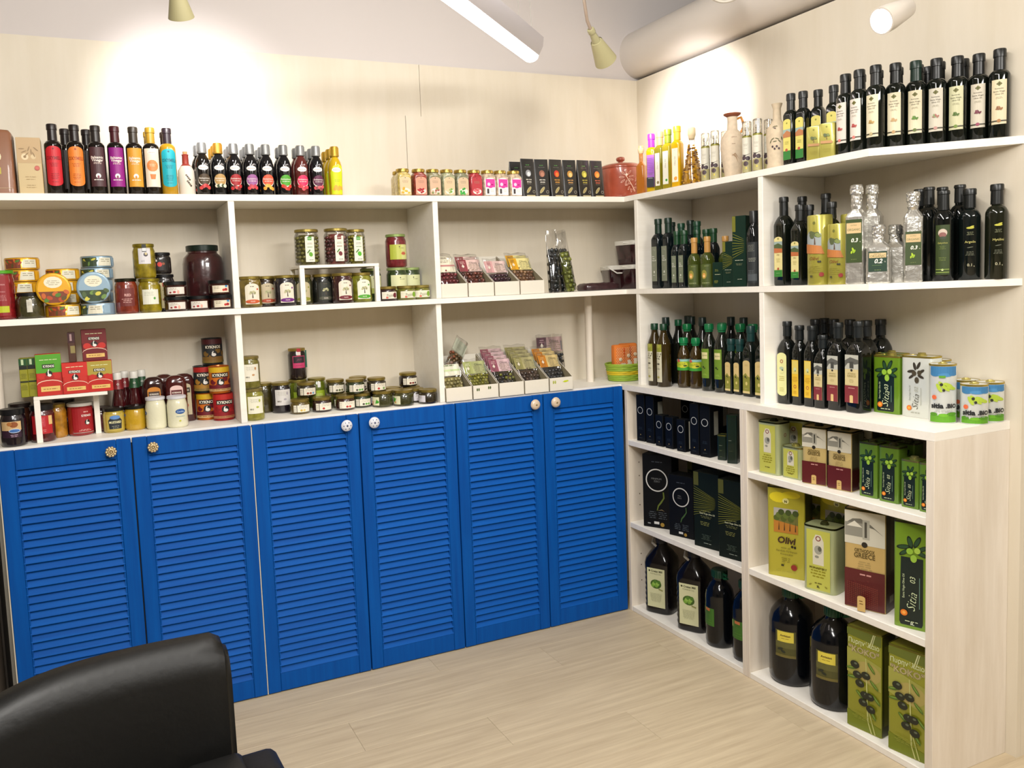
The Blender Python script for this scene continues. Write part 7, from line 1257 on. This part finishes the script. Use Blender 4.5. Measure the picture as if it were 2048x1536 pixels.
put('m_backdark', 0.2473, -0.4636, 1.0062, -90, 'dark-capped bottle behind the large square one', 'oil bottles on the worktop, corner bay')
put('m_petgreen', 0.1985, -0.5631, 1.0062, -90, 'green-capped bottle behind the large square one', 'oil bottles on the worktop, corner bay')
put('n_cream', 0.1184, -0.8092, 1.0062, -90, 'black bottle with a cream scalloped label against the upright', 'black oil bottles on the worktop, end bay')
put('n_yellow', 0.1234, -0.8583, 1.0062, -90, 'black bottle with a yellow label, nearer the upright', 'black oil bottles on the worktop, end bay')
put('n_yellow', 0.1264, -0.9091, 1.0062, -90, 'black bottle with a yellow label, farther from the upright', 'black oil bottles on the worktop, end bay')
put('n_greecesmall', 0.1244, -0.9546, 1.0062, -90, 'smallest black bottle with a cream and maroon label', 'black oil bottles on the worktop, end bay')
put('n_greece', 0.1344, -1.0080, 1.0062, -90, 'black bottle with a cream and maroon label, middle-sized', 'black oil bottles on the worktop, end bay')
put('n_greecebig', 0.1414, -1.0790, 1.0062, -90, 'largest black bottle with a cream and maroon label', 'black oil bottles on the worktop, end bay')
put('n_back', 0.2888, -0.8133, 1.0062, -90, 'unlabelled black bottle in the back row behind the first yellow label', 'black oil bottles on the worktop, end bay')
put('n_back', 0.2287, -0.8296, 1.0062, -90, 'unlabelled black bottle in the back row behind the smallest one', 'black oil bottles on the worktop, end bay')
put('n_back', 0.2513, -0.8876, 1.0062, -90, 'unlabelled black bottle in the back row, middle', 'black oil bottles on the worktop, end bay')
put('n_back', 0.2565, -0.9497, 1.0062, -90, 'unlabelled black bottle in the back row behind the largest one', 'black oil bottles on the worktop, end bay')
put('n_back', 0.2312, -1.0342, 1.0062, -90, 'large unlabelled black bottle behind the green tin', 'black oil bottles on the worktop, end bay')
put('n_back', 0.2971, -1.0345, 1.0062, -90, 'large unlabelled black bottle nearest the wall behind the green tin', 'black oil bottles on the worktop, end bay')
put('x_sitia1', 0.2076, -1.1464, 1.0062, -86.4, 'green oil tin with a dark card and olive sprig on the worktop', 'square oil tins on the worktop')
put('x_sitiaw', 0.2074, -1.2489, 1.0062, -88.7, 'white oil tin with a brown olive sprig on the worktop', 'square oil tins on the worktop')
put('x_sitia1', 0.2649, -1.1014, 1.0062, -86.4, 'green oil tin behind the dark-card one, top only showing', 'square oil tins on the worktop')
put('bio_tall', 0.1750, -1.3390, 1.0062, -50, 'tall round white and blue oil can in front', 'round organic oil cans by the worktop end')
put('bio_small', 0.2220, -1.4012, 1.0062, -50, 'small round white and blue oil can at the worktop corner', 'round organic oil cans by the worktop end')
put('bio_small', 0.2925, -1.4012, 1.0062, -50, 'small round white and blue oil can, second from the corner', 'round organic oil cans by the worktop end')
put('bio_small', 0.2905, -1.3305, 1.0062, -50, 'small round white and blue oil can against the wall', 'round organic oil cans by the worktop end')
put('bio_tall', 0.2700, -1.2560, 1.0062, -50, 'tall round white and blue oil can behind the small ones', 'round organic oil cans by the worktop end')
put('bio_tall', 0.2925, -1.1830, 1.0062, -20, 'tall round white and blue oil can nearest the wall', 'round organic oil cans by the worktop end')
put('rb_tall', 0.0597, -0.0711, 0.7657, -80.1, 'tall ring-marked black box against the side panel', 'ring-marked black oil boxes on the upper rack')
put('rb_tall', 0.0632, -0.1315, 0.7657, -82.0, 'tall ring-marked black box, second from the side panel', 'ring-marked black oil boxes on the upper rack')
put('rb_small', 0.0448, -0.2071, 0.7657, -86.2, 'small ring-marked black box in front, first from the side panel', 'ring-marked black oil boxes on the upper rack')
put('gt_small', 0.1098, -0.1871, 0.7657, -60, 'small dark green tin seen over the little black boxes, nearest the side panel', 'small dark oil tins behind the boxes')
put('rb_small', 0.0465, -0.2690, 0.7657, -87.0, 'small ring-marked black box in front, middle of three', 'ring-marked black oil boxes on the upper rack')
put('gt_small', 0.1115, -0.2490, 0.7657, -60, 'small dark green tin seen over the little black boxes, middle one', 'small dark oil tins behind the boxes')
put('rb_small', 0.0466, -0.3408, 0.7657, -83.5, 'small ring-marked black box in front, third from the side panel', 'ring-marked black oil boxes on the upper rack')
put('gt_small', 0.1116, -0.3208, 0.7657, -60, 'small dark green tin seen over the little black boxes, farthest in', 'small dark oil tins behind the boxes')
put('rb_tall', 0.0605, -0.4157, 0.7657, -84.2, 'tall ring-marked black box just past the small ones', 'ring-marked black oil boxes on the upper rack')
put('rb_tall', 0.0637, -0.4692, 0.7657, -77.0, 'tall ring-marked black box with a silver sticker on its side', 'ring-marked black oil boxes on the upper rack')
put('rb_tall', 0.2250, -0.1600, 0.7657, -80, 'tall black box at the back of the upper rack, nearer the corner', 'ring-marked black oil boxes on the upper rack')
put('rb_tall', 0.2250, -0.2500, 0.7657, -80, 'tall black box at the back of the upper rack, middle one', 'ring-marked black oil boxes on the upper rack')
put('rb_tall', 0.2250, -0.3400, 0.7657, -80, 'tall black box at the back of the upper rack, farther in', 'ring-marked black oil boxes on the upper rack')
put('gt_small', 0.0658, -0.5433, 0.7657, -65.5, 'small dark green oil tin beside the taller one', 'dark green oil tins')
put('gt_tall', 0.0585, -0.6045, 0.7657, -58.1, 'tall dark green oil tin near the middle panel', 'dark green oil tins')
put('n2_big', 0.0845, -0.1376, 0.4020, -61.2, 'largest black box with a white ring, on the middle rack', 'black and green oil boxes on the middle rack')
put('n2_mid', 0.0867, -0.2959, 0.4020, -73.4, 'smaller black box with a white ring, on the middle rack', 'black and green oil boxes on the middle rack')
put('gx_big', 0.0804, -0.4567, 0.4020, -77.1, 'dark green box with yellow green strokes, nearer the black boxes', 'black and green oil boxes on the middle rack')
put('gx_big', 0.0729, -0.6045, 0.4020, -76.8, 'dark green box with yellow green strokes, at the middle panel', 'black and green oil boxes on the middle rack')
put('gx_big', 0.2300, -0.2400, 0.4020, -75, 'dark green box in the back behind the smaller black box', 'black and green oil boxes on the middle rack')
put('gx_big', 0.2300, -0.4200, 0.4020, -75, 'dark green box in the back behind the green ones', 'black and green oil boxes on the middle rack')
put('jug_cream', 0.1014, -0.1114, 0.0220, -62, 'black plastic oil jug with a cream label, nearest the blue cabinets', 'dark plastic oil jugs at floor level')
put('jug_cream', 0.1014, -0.3227, 0.0220, -62, 'black plastic oil jug with a cream label, second from the cabinets', 'dark plastic oil jugs at floor level')
put('jug_green', 0.0814, -0.4927, 0.0220, -97, 'dark round oil jug with a green label', 'dark plastic oil jugs at floor level')
put('jug_green', 0.0849, -0.6370, 0.0220, -85, 'dark round oil jug with a green label, half hidden by the middle panel', 'dark plastic oil jugs at floor level')
put('nt_mid', 0.0678, -0.7948, 0.7632, -83.4, 'pale green tin with an icon picture against the middle panel', 'oil tins on the upper rack, end bay')
put('nt_mid', 0.1678, -0.8098, 0.7632, -75, 'pale green tin behind the icon one', 'oil tins on the upper rack, end bay')
put('nt_small', 0.0758, -0.8853, 0.7632, -85.6, 'small pale green tin with an icon picture', 'oil tins on the upper rack, end bay')
put('or_mid', 0.0811, -0.9773, 0.7632, -73.9, 'cream and maroon tin with a farmhouse, nearer the middle panel', 'oil tins on the upper rack, end bay')
put('or_mid', 0.1861, -0.9653, 0.7632, -73.9, 'oil tin in the second row behind the first farmhouse one', 'oil tins on the upper rack, end bay')
put('or_mid', 0.0900, -1.0743, 0.7632, -80.7, 'cream and maroon tin with a farmhouse, nearer the green ones', 'oil tins on the upper rack, end bay')
put('or_mid', 0.1950, -1.0623, 0.7632, -80.7, 'oil tin in the second row behind the second farmhouse one', 'oil tins on the upper rack, end bay')
put('si_mid', 0.0825, -1.1806, 0.7632, -85.2, 'green sprig tin, the taller one nearer the farmhouse tins', 'oil tins on the upper rack, end bay')
put('si_mid', 0.1675, -1.1686, 0.7632, -85.2, 'oil tin in the second row behind the first tall sprig one', 'oil tins on the upper rack, end bay')
put('si_mid', 0.0821, -1.2511, 0.7632, -82.5, 'green sprig tin, the second tall one', 'oil tins on the upper rack, end bay')
put('si_mid', 0.1671, -1.2391, 0.7632, -82.5, 'oil tin in the second row behind the second tall sprig one', 'oil tins on the upper rack, end bay')
put('si_small', 0.0794, -1.3232, 0.7632, -84.6, 'shorter green sprig tin at the end panel', 'oil tins on the upper rack, end bay')
put('si_small', 0.0777, -1.3821, 0.7632, -85.0, 'shorter green sprig tin half hidden by the end panel', 'oil tins on the upper rack, end bay')
put('olivi', 0.0841, -0.8470, 0.4112, -64.3, 'big yellow oil tin with an olive grove and dark lettering', 'big oil tins on the middle rack, end bay')
put('olivi', 0.2141, -0.8470, 0.4112, -80, 'big yellow tin hidden behind the olive grove one', 'big oil tins on the middle rack, end bay')
put('nt_big', 0.0755, -1.0034, 0.4112, -75.2, 'three litre pale green tin with an icon picture', 'big oil tins on the middle rack, end bay')
put('olivi', 0.1955, -0.9734, 0.4112, -80, 'big dark-sided tin behind the three litre one', 'big oil tins on the middle rack, end bay')
put('or_big', 0.0762, -1.1729, 0.4112, -70.7, 'big cream and maroon tin with a farmhouse picture', 'big oil tins on the middle rack, end bay')
put('si_big', 0.0703, -1.3348, 0.4112, -69.0, 'big green tin with a dark card and olive sprig', 'big oil tins on the middle rack, end bay')
put('jug_blue', 0.1044, -0.8311, 0.0220, -62, 'large dark round oil jug with a small yellow label against the middle panel', 'big jugs and tins at floor level, end bay')
put('jug_blue', 0.0984, -1.0176, 0.0220, -66, 'large dark round oil jug with a small yellow label, beside the olive tins', 'big jugs and tins at floor level, end bay')
put('koko', 0.0705, -1.1833, 0.0220, -81.6, 'tall green tin painted with black olives, nearer the jugs', 'big jugs and tins at floor level, end bay')
put('koko', 0.0662, -1.3340, 0.0220, -80.5, 'tall green tin painted with black olives, at the end panel', 'big jugs and tins at floor level, end bay')
